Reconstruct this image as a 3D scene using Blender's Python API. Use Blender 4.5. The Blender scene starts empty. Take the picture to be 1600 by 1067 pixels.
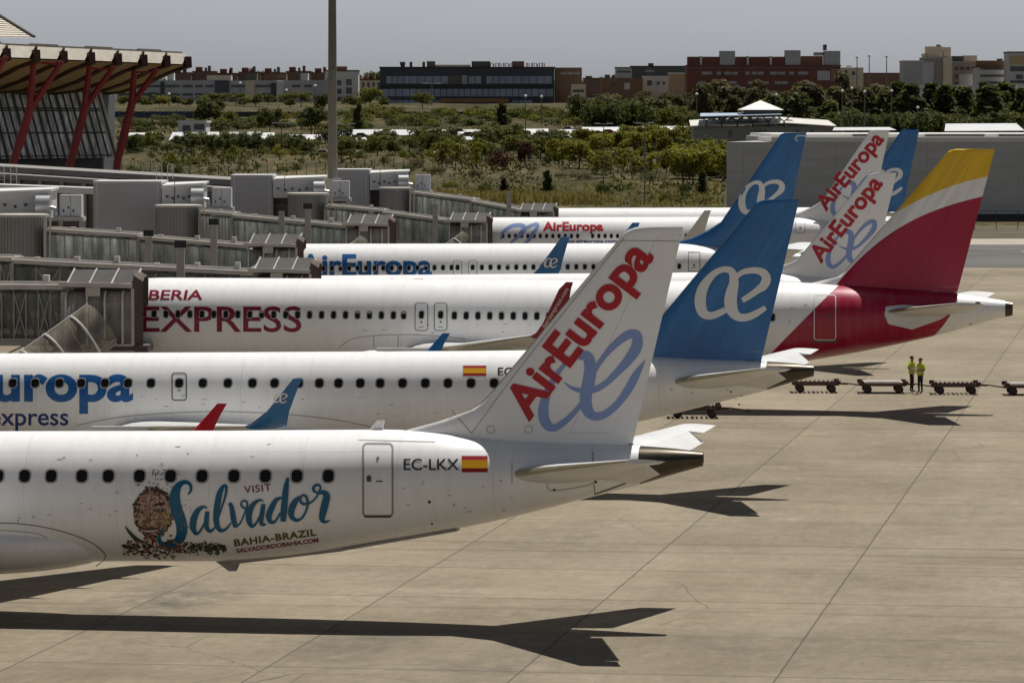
import bpy, bmesh, math, random
import numpy as np
from mathutils import Vector, Matrix

C = bpy.context.scene.collection
SC = bpy.context.scene
rad = math.radians

# ------------------------------------------------------------------ camera
FPX, HORIZON, CAM_H = 6500.0, 190.0, 13.0
PITCH = math.atan((533.5 - HORIZON) / FPX)
cam_d = bpy.data.cameras.new('camera')
cam_d.sensor_width = 36.0
cam_d.lens = 36.0 * FPX / 1600.0
cam_d.clip_start = 1.0
cam_d.clip_end = 20000.0
cam = bpy.data.objects.new('camera', cam_d)
C.objects.link(cam)
cam.location = (0, 0, CAM_H)
cam.rotation_euler = (math.pi / 2 - PITCH, 0, 0)
SC.camera = cam
CO = Vector((0, 0, CAM_H))


def ray(px, py):
    cp, sp = math.cos(PITCH), math.sin(PITCH)
    return Vector((px - 800.0, cp * FPX + sp * (533.5 - py), -sp * FPX + cp * (533.5 - py)))


def at(px, py, Y):
    d = ray(px, py)
    return CO + d * (Y / d.y)


def X_at(px, Y):
    return (px - 800.0) * Y / FPX


def Z_at(py, Y):
    return at(800, py, Y).z


# ------------------------------------------------------------------ mesh builder
class MB:
    def __init__(s):
        s.v, s.f, s.m = [], [], []

    def add(s, verts, faces, mi=0):
        o = len(s.v)
        s.v.extend([tuple(q) for q in verts])
        s.f.extend([tuple(i + o for i in f) for f in faces])
        s.m.extend([mi] * len(faces))

    def box(s, lo, hi, mi=0, M=None):
        (a, b, c), (d, e, f) = lo, hi
        vs = [(a, b, c), (d, b, c), (d, e, c), (a, e, c), (a, b, f), (d, b, f), (d, e, f), (a, e, f)]
        if M is not None:
            vs = [M @ Vector(q) for q in vs]
        s.add(vs, [(0, 3, 2, 1), (4, 5, 6, 7), (0, 1, 5, 4), (1, 2, 6, 5), (2, 3, 7, 6), (3, 0, 4, 7)], mi)

    def bar(s, p, q, w, h=None, mi=0, up=(0, 0, 1)):
        p, q = Vector(p), Vector(q)
        h = w if h is None else h
        d = (q - p)
        if d.length < 1e-6:
            return
        d.normalize()
        up = Vector(up)
        if abs(d.dot(up)) > 0.98:
            up = Vector((0, 1, 0))
        a = d.cross(up).normalized() * (w / 2)
        b = a.cross(d).normalized() * (h / 2)
        vs = [p - a - b, p + a - b, p + a + b, p - a + b, q - a - b, q + a - b, q + a + b, q - a + b]
        s.add(vs, [(3, 2, 1, 0), (4, 5, 6, 7), (0, 1, 5, 4), (1, 2, 6, 5), (2, 3, 7, 6), (3, 0, 4, 7)], mi)

    def tube(s, pts, r, n=8, mi=0, cap=True):
        pts = [Vector(p) for p in pts]
        rs = r if isinstance(r, (list, tuple)) else [r] * len(pts)
        rings = []
        for i, p in enumerate(pts):
            d = (pts[min(i + 1, len(pts) - 1)] - pts[max(i - 1, 0)]).normalized()
            up = Vector((0, 0, 1)) if abs(d.z) < 0.95 else Vector((1, 0, 0))
            a = d.cross(up).normalized()
            b = a.cross(d).normalized()
            rings.append([p + (a * math.cos(t) + b * math.sin(t)) * rs[i]
                          for t in [2 * math.pi * k / n for k in range(n)]])
        s.loft(rings, True, cap, cap, mi)

    def loft(s, rings, closed=True, cap0=False, cap1=False, mi=0):
        n = len(rings[0])
        vs = [q for r in rings for q in r]
        fs = []
        for i in range(len(rings) - 1):
            for k in range(n if closed else n - 1):
                k2 = (k + 1) % n
                fs.append((i * n + k, i * n + k2, (i + 1) * n + k2, (i + 1) * n + k))
        if cap0:
            fs.append(tuple(reversed(range(n))))
        if cap1:
            o = (len(rings) - 1) * n
            fs.append(tuple(o + k for k in range(n)))
        s.add(vs, fs, mi)

    def lathe(s, prof, n=24, c=(0, 0, 0), axis='z', mi=0, cap=True):
        rings = []
        for r, h in prof:
            ring = []
            for k in range(n):
                t = 2 * math.pi * k / n
                a, b = r * math.cos(t), r * math.sin(t)
                p = (a, b, h) if axis == 'z' else ((h, a, b) if axis == 'x' else (a, h, b))
                ring.append((c[0] + p[0], c[1] + p[1], c[2] + p[2]))
            rings.append(ring)
        s.loft(rings, True, cap, cap, mi)

    def mesh(s, name, mats, smooth=False, angle=35):
        me = bpy.data.meshes.new(name)
        me.from_pydata(s.v, [], s.f)
        mats = mats if isinstance(mats, (list, tuple)) else [mats]
        for m in mats:
            me.materials.append(m)
        if len(mats) > 1:
            me.polygons.foreach_set('material_index', s.m)
        bm = bmesh.new()
        bm.from_mesh(me)
        bmesh.ops.recalc_face_normals(bm, faces=bm.faces)
        if smooth:
            lim = rad(angle)
            for f in bm.faces:
                f.smooth = True
            for e in bm.edges:
                if len(e.link_faces) == 2 and e.calc_face_angle(0) > lim:
                    e.smooth = False
        bm.to_mesh(me)
        bm.free()
        me.update()
        return me

    def build(s, name, mats, parent=None, smooth=False, angle=35):
        o = bpy.data.objects.new(name, s.mesh(name, mats, smooth, angle))
        C.objects.link(o)
        if parent is not None:
            o.parent = parent
        return o


def mesh_obj(name, me, parent=None, loc=None, rot=None):
    o = bpy.data.objects.new(name, me)
    C.objects.link(o)
    if parent is not None:
        o.parent = parent
    if loc is not None:
        o.location = loc
    if rot is not None:
        o.rotation_euler = rot
    return o


def tag(o, label=None, cat=None, group=None, kind=None):
    if label:
        o['label'] = label
    if cat:
        o['category'] = cat
    if group:
        o['group'] = group
    if kind:
        o['kind'] = kind
    return o


def thing(name, label, cat, loc=(0, 0, 0), rot=(0, 0, 0), group=None):
    o = bpy.data.objects.new(name, None)
    o.empty_display_size = 0.3
    C.objects.link(o)
    o.location = loc
    o.rotation_euler = rot
    return tag(o, label, cat, group)


def children(o):
    return [c for c in C.objects if c.parent is o]


# ------------------------------------------------------------------ materials
class NT:
    """tiny node helper"""

    def __init__(s, name):
        s.mat = bpy.data.materials.new(name)
        s.mat.use_nodes = True
        s.t = s.mat.node_tree
        s.b = s.t.nodes['Principled BSDF']

    def n(s, typ, ins=None, **props):
        nd = s.t.nodes.new(typ)
        for k, v in props.items():
            setattr(nd, k, v)
        for k, v in (ins or {}).items():
            s.set(nd.inputs[k], v)
        return nd

    def set(s, sock, v):
        if isinstance(v, bpy.types.NodeSocket):
            s.t.links.new(v, sock)
        elif isinstance(v, (tuple, list)) and len(v) == 3 and sock.type == 'RGBA':
            sock.default_value = (*v, 1)
        else:
            sock.default_value = v

    def math(s, op, a, b=0.0, c=0.0, clamp=False):
        nd = s.n('ShaderNodeMath', {0: a, 1: b, 2: c}, operation=op, use_clamp=clamp)
        return nd.outputs[0]

    def mix(s, fac, a, b, blend='MIX'):
        nd = s.n('ShaderNodeMixRGB', {0: fac, 1: a, 2: b}, blend_type=blend)
        return nd.outputs[0]

    def ramp(s, fac, lo, hi, a=0.0, b=1.0):
        nd = s.n('ShaderNodeMapRange', {0: fac, 1: lo, 2: hi, 3: a, 4: b})
        return nd.outputs[0]

    def noise(s, vec, scale, detail=4, rough=0.55):
        nd = s.n('ShaderNodeTexNoise', {'Vector': vec, 'Scale': scale, 'Detail': detail, 'Roughness': rough})
        return nd.outputs[0]

    def obj(s):
        return s.n('ShaderNodeTexCoord').outputs['Object']

    def sep(s, v):
        nd = s.n('ShaderNodeSeparateXYZ', {0: v})
        return nd.outputs

    def comb(s, x, y, z=0.0):
        return s.n('ShaderNodeCombineXYZ', {0: x, 1: y, 2: z}).outputs[0]

    def bump(s, h, strength=0.3, dist=0.05):
        nd = s.n('ShaderNodeBump', {'Height': h, 'Strength': strength, 'Distance': dist})
        s.t.links.new(nd.outputs[0], s.b.inputs['Normal'])

    def out(s, color=None, rough=0.5, metal=0.0, spec=0.5, alpha=None):
        if color is not None:
            s.set(s.b.inputs['Base Color'], color)
        s.set(s.b.inputs['Roughness'], rough)
        s.set(s.b.inputs['Metallic'], metal)
        s.b.inputs['Specular IOR Level'].default_value = spec
        if alpha is not None:
            s.set(s.b.inputs['Alpha'], alpha)
        return s.mat


_mc = {}


def mat(name, col, rough=0.6, metal=0.0, var=0.12, scale=1.5, spec=0.4, alpha=None, rand=0.0):
    """plain procedural material with a little tonal variation (and per-object variation when rand > 0)"""
    if name in _mc:
        return _mc[name]
    t = NT(name)
    nz = t.noise(t.obj(), scale, 5, 0.6)
    f = t.ramp(nz, 0.3, 0.7, 1 - var, 1 + var)
    if rand:
        r = t.n('ShaderNodeObjectInfo').outputs['Random']
        f = t.math('MULTIPLY', f, t.ramp(r, 0, 1, 1 - rand, 1 + rand))
    c = t.mix(1.0, col, t.comb(f, f, f), 'MULTIPLY')
    _mc[name] = t.out(c, rough, metal, spec, alpha)
    return _mc[name]


def decal_mat(name, col, rough=0.35):
    return mat(name, col, rough, 0, 0.04, 0.8, 0.4)


def aircraft_paint(name, extra=None):
    """white paint: faint panel seams, vertical grime streaks, dirtier belly; extra(t, x, z, col) adds livery colour"""
    t = NT(name)
    o = t.obj()
    x, y, z = t.sep(o)
    streak = t.noise(t.comb(t.math('MULTIPLY', x, 3.0), y, t.math('MULTIPLY', z, 0.35)), 1.3, 5, 0.6)
    blot = t.noise(o, 0.5, 4, 0.6)
    dirt = t.math('ADD', t.ramp(streak, 0.45, 0.8, 0, 0.14), t.ramp(blot, 0.45, 0.8, 0, 0.07))
    belly = t.ramp(z, 3.0, 1.6, 0.0, 0.18)
    dirt = t.math('ADD', dirt, t.math('MULTIPLY', belly, t.ramp(blot, 0.2, 0.7, 0.6, 1.2)))
    fr = t.math('ABSOLUTE', t.math('SUBTRACT', t.math('FRACT', t.math('DIVIDE', t.math('ADD', x, 100.0), 2.46)), 0.5))
    seam = t.math('LESS_THAN', fr, 0.006)
    fz = t.math('LESS_THAN', t.math('ABSOLUTE', t.math('SUBTRACT', z, 4.62)), 0.012)
    seam = t.math('MAXIMUM', seam, fz)
    base = (0.91, 0.905, 0.90)
    col = t.mix(0.0, base, base)
    if extra:
        col = extra(t, x, z, col)
    col = t.mix(t.math('MINIMUM', dirt, 0.6), col, (0.36, 0.33, 0.29))
    col = t.mix(t.math('MULTIPLY', seam, t.ramp(blot, .35, .65, 0.03, 0.17)), col, (0.12, 0.12, 0.12))
    t.bump(t.noise(t.comb(t.math('MULTIPLY', x, 1.0), y, t.math('MULTIPLY', z, 1.6)), 1.6, 2), 0.10, 0.03)
    m = t.out(col, t.ramp(blot, 0.3, 0.7, 0.24, 0.40), 0, 0.5)
    return m


M = {}
M['white'] = aircraft_paint('white_aircraft_paint')
M['fin_white'] = mat('white_fin_paint', (0.87, 0.865, 0.86), 0.4, 0, 0.05, 0.6)
M['stab'] = mat('light_grey_stabilizer_paint', (0.66, 0.66, 0.655), 0.4, 0, 0.10, 0.8)
M['wing'] = mat('grey_wing_paint', (0.60, 0.60, 0.58), 0.4, 0, 0.12, 0.7)


def blue_paint():
    t = NT('blue_tail_paint')
    o = t.obj()
    x, y, z = t.sep(o)
    # slanting lighter strokes across the fin, as on the livery
    s1 = t.math('ADD', x, t.math('MULTIPLY', z, -0.62))
    nz = t.noise(t.comb(t.math('MULTIPLY', s1, 2.4), 0.0, t.math('MULTIPLY', z, 0.18)), 1.0, 5, 0.6)
    f = t.ramp(nz, 0.5, 0.78, 0, 0.75)
    c = t.mix(f, (0.018, 0.135, 0.36), (0.05, 0.21, 0.46))
    g = t.ramp(t.noise(o, 0.6, 3), 0.3, 0.7, 0.85, 1.1)
    c = t.mix(1.0, c, t.comb(g, g, g), 'MULTIPLY')
    return t.out(c, 0.35, 0, 0.5)


M['blue'] = blue_paint()
M['metal'] = mat('bare_metal', (0.085, 0.072, 0.052), 0.30, 0.75, 0.25, 2.0)
M['le_metal'] = mat('leading_edge_metal', (0.42, 0.36, 0.22), 0.35, 0.7, 0.2, 2.0)
M['dark'] = mat('dark_rubber', (0.02, 0.02, 0.02), 0.7)
M['tyre'] = mat('tyre_rubber', (0.025, 0.025, 0.025), 0.8)
M['glass_dark'] = mat('cabin_window_glass', (0.012, 0.012, 0.012), 0.12, 0, 0.3, 3)
M['rim'] = mat('window_rim_grey', (0.42, 0.40, 0.38), 0.5)
M['line'] = decal_mat('panel_line_grey', (0.10, 0.095, 0.09), 0.6)
M['line_soft'] = decal_mat('soft_panel_line_grey', (0.30, 0.29, 0.28), 0.6)
M['red_letter'] = decal_mat('red_lettering', (0.46, 0.012, 0.020))
M['lavender'] = decal_mat('lavender_emblem', (0.25, 0.35, 0.64))
M['blue_letter'] = decal_mat('blue_lettering', (0.016, 0.12, 0.36))
M['dkblue_letter'] = decal_mat('navy_lettering', (0.02, 0.045, 0.20))
M['maroon_letter'] = decal_mat('maroon_lettering', (0.24, 0.010, 0.030))
M['emblem_white'] = decal_mat('pale_emblem', (0.74, 0.72, 0.70))
M['teal'] = decal_mat('teal_script', (0.006, 0.115, 0.225))
M['olive'] = decal_mat('olive_lettering', (0.13, 0.12, 0.02))
M['black'] = decal_mat('black_lettering', (0.025, 0.025, 0.028))
M['flag_red'] = decal_mat('flag_red', (0.36, 0.02, 0.02))
M['flag_yellow'] = decal_mat('flag_yellow', (0.70, 0.36, 0.015))
M['plum'] = decal_mat('plum_lettering', (0.24, 0.03, 0.06))
# ------------------------------------------------------------------ airliners
YAW = -0.15


def pchip(xs, ys, q):
    xs, ys = np.asarray(xs, float), np.asarray(ys, float)
    h = np.diff(xs)
    d = np.diff(ys) / h
    m = np.zeros_like(ys)
    m[0], m[-1] = d[0], d[-1]
    for i in range(1, len(xs) - 1):
        if d[i - 1] * d[i] > 0:
            w1, w2 = 2 * h[i] + h[i - 1], h[i] + 2 * h[i - 1]
            m[i] = (w1 + w2) / (w1 / d[i - 1] + w2 / d[i])
    i = np.clip(np.searchsorted(xs, q) - 1, 0, len(h) - 1)
    t = (q - xs[i]) / h[i]
    return ((2 * t**3 - 3 * t**2 + 1) * ys[i] + (t**3 - 2 * t**2 + t) * h[i] * m[i]
            + (-2 * t**3 + 3 * t**2) * ys[i + 1] + (t**3 - t**2) * h[i] * m[i + 1])


def foil(u):
    u = min(max(u, 0), 1)
    return 5 * (0.2969 * math.sqrt(u) - 0.126 * u - 0.3516 * u * u + 0.2843 * u**3 - 0.1036 * u**4)


def foil_surface(mb, secs, u0=0.0, u1=1.0, n=12, le_u=0.0):
    """secs: (le, te, thickness, normal); closed sections from u0 to u1 of the chord, lofted"""
    rings = []
    us = [u0 + (u1 - u0) * (0.5 - 0.5 * math.cos(math.pi * k / n)) for k in range(n + 1)]
    for le, te, th, nr in secs:
        le, te, nr = Vector(le), Vector(te), Vector(nr).normalized()
        up = [le.lerp(te, u) + nr * (foil(u) * th) for u in us]
        lo = [le.lerp(te, u) - nr * (foil(u) * th) for u in reversed(us)]
        rings.append(up + lo)
    N = len(rings[0])
    o = len(mb.f)
    mb.loft(rings, True, True, True)
    if le_u > 0:
        uu = us + us[::-1]
        for i in range(len(rings) - 1):
            for k in range(N):
                if uu[k] < le_u and uu[(k + 1) % N] < le_u + 0.03:
                    mb.m[o + i * N + k] = 1


class Plane:
    """geometry of one type: stations (x, top, bottom, half width), x = 0 at the tail end, nose at -L"""

    def __init__(s, G):
        s.G = G
        st = G['st']
        s.xs = [a[0] for a in st]
        s.tp = [a[1] for a in st]
        s.bt = [a[2] for a in st]
        s.wd = [a[3] for a in st]
        s.le = G['fin_le']
        s.te = G['fin_te']

    def sec(s, x):
        x = min(max(x, s.xs[0]), s.xs[-1])
        return float(pchip(s.xs, s.tp, x)), float(pchip(s.xs, s.bt, x)), float(pchip(s.xs, s.wd, x))

    def fus_y(s, x, z):
        t, b, w = s.sec(x)
        c, h = (t + b) / 2, max((t - b) / 2, 1e-3)
        q = 1 - ((z - c) / h)**2
        return -w * math.sqrt(max(q, 0.0))

    def fin_line(s, L, z):
        zs = [q[1] for q in L]
        return float(np.interp(z, zs, [q[0] for q in L]))

    def fin_t(s, z):
        z0, z1 = s.le[0][1], s.le[-1][1]
        return np.interp(z, [z0, z1], s.G['fin_th'])

    def fin_y(s, x, z):
        a, b = s.fin_line(s.le, z), s.fin_line(s.te, z)
        u = (x - a) / max(b - a, 1e-3)
        return -foil(u) * s.fin_t(z)


E195 = Plane(dict(
    L=38.65,
    st=[(-38.65, 2.62, 2.52, .03), (-38.4, 3.0, 2.15, .45), (-37.6, 3.55, 1.9, .85), (-36.5, 4.25, 1.76, 1.2),
        (-35.2, 4.88, 1.71, 1.42), (-33.5, 5.1, 1.70, 1.505), (-12.8, 5.1, 1.68, 1.505), (-10.94, 5.11, 1.82, 1.5),
        (-8.38, 5.12, 2.22, 1.42), (-6.82, 5.05, 2.48, 1.30), (-5.98, 4.94, 2.63, 1.20), (-4.16, 4.80, 3.05, 1.0),
        (-2.82, 4.74, 3.39, .80), (-1.66, 4.69, 3.68, .58), (-.82, 4.63, 3.93, .40), (0, 4.53, 4.16, .19)],
    cone=-1.62,
    fin_le=[(-9.2, 4.5), (-8.6, 4.9), (-7.83, 5.1), (-6.9, 5.34), (-6.06, 5.63), (-5.75, 5.82), (-5.45, 6.12), (-1.99, 10.15),
            (-1.85, 10.25), (-1.66, 10.31)],
    fin_te=[(-1.87, 4.5), (-1.81, 4.79), (-.46, 10.25), (-.45, 10.31)],
    fin_th=(.40, .16), hinge=[(-3.4, 5.09), (-1.08, 10.16)], rud_z=(5.02, 10.1),
    stab=dict(r=(-5.1, -1.75, .55, 3.98), t=(-1.28, -.28, 6.04, 4.77), th=(.50, .11), el=(1.0, 5.1), drop=.26),
    wing=[((-25.0, 1.2, 2.35), -19.3, .85), ((-22.3, 5.0, 2.75), -18.05, .5), ((-17.35, 13.3, 3.4), -15.95, .2)],
    winglet=[((-17.35, 13.3, 3.4), -15.95, .17, (0, -.06, 1)), ((-17.0, 13.75, 3.56), -15.85, .14, (0, -.55, .83)),
             ((-16.45, 14.0, 3.95), -15.72, .11, (0, -.95, .3)), ((-15.78, 14.25, 4.7), -15.38, .07, (0, -.96, .25)),
             ((-15.5, 14.34, 5.02), -15.2, .04, (0, -.96, .25))],
    fairing=((-27.5, -15.2), 1.30, 1.62, 2.75), eng=(-25.5, 4.35, 1.75, .85, 3.3), gear=(-20.9, 2.95, .50), nose_gear=-34.9,
    win=dict(z=4.04, w=.31, h=.36), pitch=.0133))

A321 = Plane(dict(
    L=44.5,
    st=[(-44.5, 3.2, 3.1, .03), (-44.2, 3.7, 2.6, .6), (-43.2, 4.5, 2.1, 1.15), (-41.8, 5.35, 1.78, 1.6), (-40.3, 5.75, 1.69, 1.88),
        (-38.5, 5.82, 1.68, 1.975), (-14.0, 5.82, 1.68, 1.975), (-12.0, 5.82, 1.82, 1.96), (-10.68, 5.80, 2.0, 1.90),
        (-8.37, 5.72, 2.38, 1.70), (-5.0, 5.52, 3.05, 1.25), (-2.93, 5.36, 3.55, .92), (-.65, 5.06, 4.2, .45), (0, 4.95, 4.34, .30)],
    cone=-.32,
    fin_le=[(-10.6, 5.2), (-9.8, 5.62), (-9.0, 5.76), (-7.9, 6.02), (-7.5, 6.32), (-2.97, 11.6), (-2.8, 11.72), (-2.55, 11.77)],
    fin_te=[(-2.6, 4.9), (-2.45, 5.42), (-.84, 11.72), (-.83, 11.77)],
    fin_th=(.55, .2), hinge=[(-4.3, 5.5), (-1.75, 11.6)], rud_z=(5.62, 11.62),
    stab=dict(r=(-5.9, -2.2, .6, 4.45), t=(-2.4, -1.0, 6.2, 5.1), th=(.42, .15), el=(1.2, 5.9), drop=.0),
    wing=[((-27.6, 1.5, 2.55), -20.4, 1.0), ((-24.6, 6.4, 3.0), -20.2, .6), ((-19.4, 16.3, 4.1), -17.95, .24)],
    winglet=[((-19.4, 16.3, 4.1), -17.95, .2, (0, -.08, 1)), ((-19.1, 16.75, 4.25), -17.9, .17, (0, -.5, .86)),
             ((-18.75, 17.05, 4.7), -17.8, .13, (0, -.95, .3)), ((-18.05, 17.35, 6.1), -17.55, .08, (0, -.97, .2)),
             ((-17.75, 17.4, 6.4), -17.45, .04, (0, -.97, .2))],
    fairing=((-30.5, -17.5), 1.35, 2.05, 2.9), eng=(-28.6, 5.75, 1.75, 1.1, 4.2), gear=(-20.5, 3.8, .58), nose_gear=-39.3,
    win=dict(z=4.27, w=.25, h=.36), pitch=0.0))

B737 = Plane(dict(
    L=39.5,
    st=[(-39.5, 2.9, 2.8, .03), (-39.2, 3.3, 2.35, .55), (-38.3, 3.95, 1.9, 1.1), (-37.0, 4.75, 1.55, 1.5), (-35.5, 5.28, 1.45, 1.78),
        (-33.5, 5.42, 1.42, 1.88), (-13.0, 5.42, 1.42, 1.88), (-10.5, 5.42, 1.70, 1.85), (-8.0, 5.40, 2.15, 1.65), (-6.8, 5.30, 2.45, 1.5),
        (-5.0, 5.08, 2.95, 1.2), (-2.5, 4.92, 3.7, .75), (-1.0, 4.78, 4.12, .42), (0, 4.6, 4.34, .14)],
    cone=-.25,
    fin_le=[(-9.2, 5.0), (-8.6, 5.42), (-7.6, 5.7), (-6.5, 6.18), (-5.6, 6.75), (-1.95, 12.05), (-1.83, 12.22), (-1.6, 12.3)],
    fin_te=[(-1.9, 4.8), (-1.75, 5.2), (-.23, 12.25), (-.22, 12.3)],
    fin_th=(.5, .17), hinge=[(-3.5, 5.3), (-.95, 12.1)], rud_z=(5.35, 12.15),
    stab=dict(r=(-5.3, -1.6, .6, 4.35), t=(-1.5, .15, 7.1, 5.2), th=(.38, .14), el=(1.1, 6.8), drop=.0),
    wing=[((-25.5, 1.5, 2.0), -16.9, 1.0), ((-21.8, 6.0, 2.6), -16.9, .6), ((-15.6, 16.3, 3.85), -13.7, .24)],
    winglet=[((-15.6, 16.3, 3.85), -13.7, .2, (0, -.08, 1)), ((-15.2, 16.7, 4.0), -13.6, .17, (0, -.5, .86)),
             ((-14.7, 17.0, 4.45), -13.4, .13, (0, -.95, .3)), ((-13.6, 17.25, 5.9), -12.95, .08, (0, -.97, .2)),
             ((-13.3, 17.3, 6.3), -12.8, .04, (0, -.97, .2))],
    fairing=((-27.0, -14.5), 1.1, 1.95, 2.6), eng=(-24.5, 4.85, 1.45, .95, 4.3), gear=(-19.5, 2.86, .56), nose_gear=-35.2,
    win=dict(z=3.95, w=.25, h=.34), pitch=.006))


class Airliner:
    def __init__(s, P, label, tail_px, tail_Y, fus_mat=None, fin_mat=None, rudder_mat=None, winglet_mats=None, cone_mat=None):
        s.P, G = P, P.G
        s.G = G
        x = X_at(tail_px, tail_Y)
        s.root = thing('airliner', label, 'airliner', (x, tail_Y, 0), (0, -G['pitch'], YAW), 'airliners parked nose-in along the pier')
        s.MW = Matrix.Translation((x, tail_Y, 0)) @ Matrix.Rotation(YAW, 4, 'Z') @ Matrix.Rotation(-G['pitch'], 4, 'Y')
        s.MI = s.MW.inverted()
        fus_mat = fus_mat or M['white']
        fin_mat = fin_mat or M['fin_white']
        s.winglet_mats = winglet_mats or [M['blue'], M['blue']]
        N = 56

        def ring(xx, grow=0.0):
            t, b, w = P.sec(xx)
            c, h = (t + b) / 2, (t - b) / 2
            return [(xx, (w + grow) * math.sin(a), c + (h + grow) * math.cos(a)) for a in [2 * math.pi * k / N for k in range(N)]]

        L, cone = G['L'], G['cone']
        xs = list(-L + np.linspace(0, 1, 18)**1.6 * 6.0) + list(np.linspace(-L + 6.4, -13, 14)) + list(np.linspace(-12.6, cone, 34))
        mb = MB()
        mb.loft([ring(q) for q in xs], True, True, True)
        s.fus = mb.build('fuselage', fus_mat, s.root, True, 50)
        # tail cone with the exhaust opening
        mb = MB()
        cx = list(np.linspace(cone + .012, 0, 8))
        rr = [ring(q, -.004) for q in cx]
        t, b, w = P.sec(0)
        c, h = (t + b) / 2, (t - b) / 2
        rr.append([(0.0, .8 * w * math.sin(a), c + .8 * h * math.cos(a)) for a in [2 * math.pi * k / N for k in range(N)]])
        mb.loft(rr, True, True, False)
        inner = [[(q, .8 * w * math.sin(a), c + .8 * h * math.cos(a)) for a in [2 * math.pi * k / N for k in range(N)]] for q in (0.0, -.3)]
        mb.loft(inner, True, False, True, 1)
        s.cone = mb.build('tail_cone', [cone_mat or M['metal'], M['dark']], s.root, True, 50)
        # fin and rudder
        zs = sorted(set([q[1] for q in P.le] + [7, 7.8, 8.6, 9.4] + ([10.4, 11.2] if P is not E195 else [])))
        (hx0, hz0), (hx1, hz1) = G['hinge']

        def hinge(z):
            return hx0 + (hx1 - hx0) * (z - hz0) / (hz1 - hz0)

        r0, r1 = G['rud_z']
        mb = MB()
        secs = []
        for z in zs:
            a, e = P.fin_line(P.le, z), P.fin_line(P.te, z)
            secs.append((a, e, z, P.fin_t(z)))

        def fin_block(zl, ua, ub, mi_le=0.0):
            rings = []
            n = 12
            for z in zl:
                a, e, th = P.fin_line(P.le, z), P.fin_line(P.te, z), P.fin_t(z)
                A, B = ua(z, a, e), ub(z, a, e)
                us = [A + (B - A) * (0.5 - 0.5 * math.cos(math.pi * k / n)) for k in range(n + 1)]
                k_ = 0.55 if z >= zs[-1] - 1e-6 else 1
                up = [(a + (e - a) * u, -foil(u) * th * k_, z) for u in us]
                lo = [(a + (e - a) * u, foil(u) * th * k_, z) for u in reversed(us)]
                rings.append(up + lo)
            o = len(mb.f)
            mb.loft(rings, True, True, True)
            if mi_le:
                n2 = len(rings[0])
                for i in range(len(rings) - 1):
                    for k in (0, n2 - 2, n2 - 1):
                        mb.m[o + i * n2 + k] = 1

        zl_low = [z for z in zs if z < r0] + [r0]
        zl_mid = [r0] + [z for z in zs if r0 < z < r1] + [r1]
        zl_top = [r1] + [z for z in zs if z > r1]
        fin_block(zl_low, lambda z, a, e: 0, lambda z, a, e: 1)
        fin_block(zl_mid, lambda z, a, e: 0, lambda z, a, e: (hinge(z) - a) / (e - a), 1)
        fin_block(zl_top, lambda z, a, e: 0, lambda z, a, e: 1)
        s.fin = mb.build('fin', [fin_mat, M['le_metal']], s.root, True, 40)
        mb = MB()
        zl = [r0 + .006] + zl_mid[1:-1] + [r1 - .006]
        fin_block(zl, lambda z, a, e: (hinge(z) + .006 - a) / (e - a), lambda z, a, e: 1)
        s.rudder = mb.build('rudder', rudder_mat or fin_mat, s.fin, True, 40)
        # stabilizers with elevators
        st = G['stab']
        for sg in (-1, 1):
            def ssec(y):
                (rl, rt, ry, rz), (tl, tt, ty, tz) = st['r'], st['t']
                k = (y - ry) / (ty - ry)
                return ((rl + (tl - rl) * k, sg * y, rz + (tz - rz) * k), (rt + (tt - rt) * k, sg * y, rz + (tz - rz) * k),
                        st['th'][0] + (st['th'][1] - st['th'][0]) * k, (0, -.12 * sg, 1))
            e0, e1 = st['el']
            ty = st['t'][2]
            mb = MB()
            foil_surface(mb, [ssec(y) for y in (0.2, e0, 2.5, 4, e1, ty - .15)] + [ssec(ty)], 0, .70, 12, .02)
            foil_surface(mb, [ssec(y) for y in (e1 + .04, ty - .1, ty)], .702, 1.0, 6)
            sb = mb.build('stabilizer', [M['stab'], M['le_metal']], s.root, True, 40)
            mb = MB()
            es = []
            for y in (e0 + .03, 2.5, 4, e1 + .034):
                le, te, th, nr = ssec(y)
                le2, te2 = Vector(le).lerp(Vector(te), .703), Vector(te)
                es.append((le2, te2 + Vector((0, 0, -st['drop'])), th * .9, nr))
            rings = []
            for le, te, th, nr in es:
                nr = Vector(nr)
                ks = (0, .3, .7, 1)
                rings.append([le.lerp(te, k) + nr * th * .34 * (1 - k * .95) for k in ks] +
                             [le.lerp(te, k) - nr * th * .34 * (1 - k * .95) for k in reversed(ks)])
            mb.loft(rings, True, True, True)
            mb.build('elevator', M['stab'], sb, True, 40)
        # wings with winglets
        for i, sg in enumerate((-1, 1)):
            secs = []
            wl = G['wing']
            for j in range(len(wl) - 1):
                (p, te, th), (p2, te2, th2) = wl[j], wl[j + 1]
                for k in np.linspace(0, 1, 6)[:-1] if j < len(wl) - 2 else np.linspace(0, 1, 6):
                    q = Vector(p).lerp(Vector(p2), k)
                    e = te + (te2 - te) * k
                    secs.append(((q.x, sg * q.y, q.z), (e, sg * q.y, q.z - .12), th + (th2 - th) * k, (0, -.09 * sg, 1)))
            mb = MB()
            foil_surface(mb, secs, 0, 1, 14, .015)
            w = mb.build('wing', [M['wing'], M['le_metal']], s.root, True, 40)
            ws = []
            for p, te, th, nr in G['winglet']:
                ws.append(((p[0] + .002, sg * p[1], p[2]), (te + .002, sg * p[1], p[2]), th, (0, nr[1] * sg, nr[2])))
            mb = MB()
            foil_surface(mb, ws, 0, 1, 10, .012)
            wn = mb.build('winglet', [s.winglet_mats[i], M['le_metal']], w, True, 50)
            setattr(s, 'wing%d' % i, w)
            (a, ay, az), te, _ = wl[0]
            (a2, ay2, az2), te2, _ = wl[-1]
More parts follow.
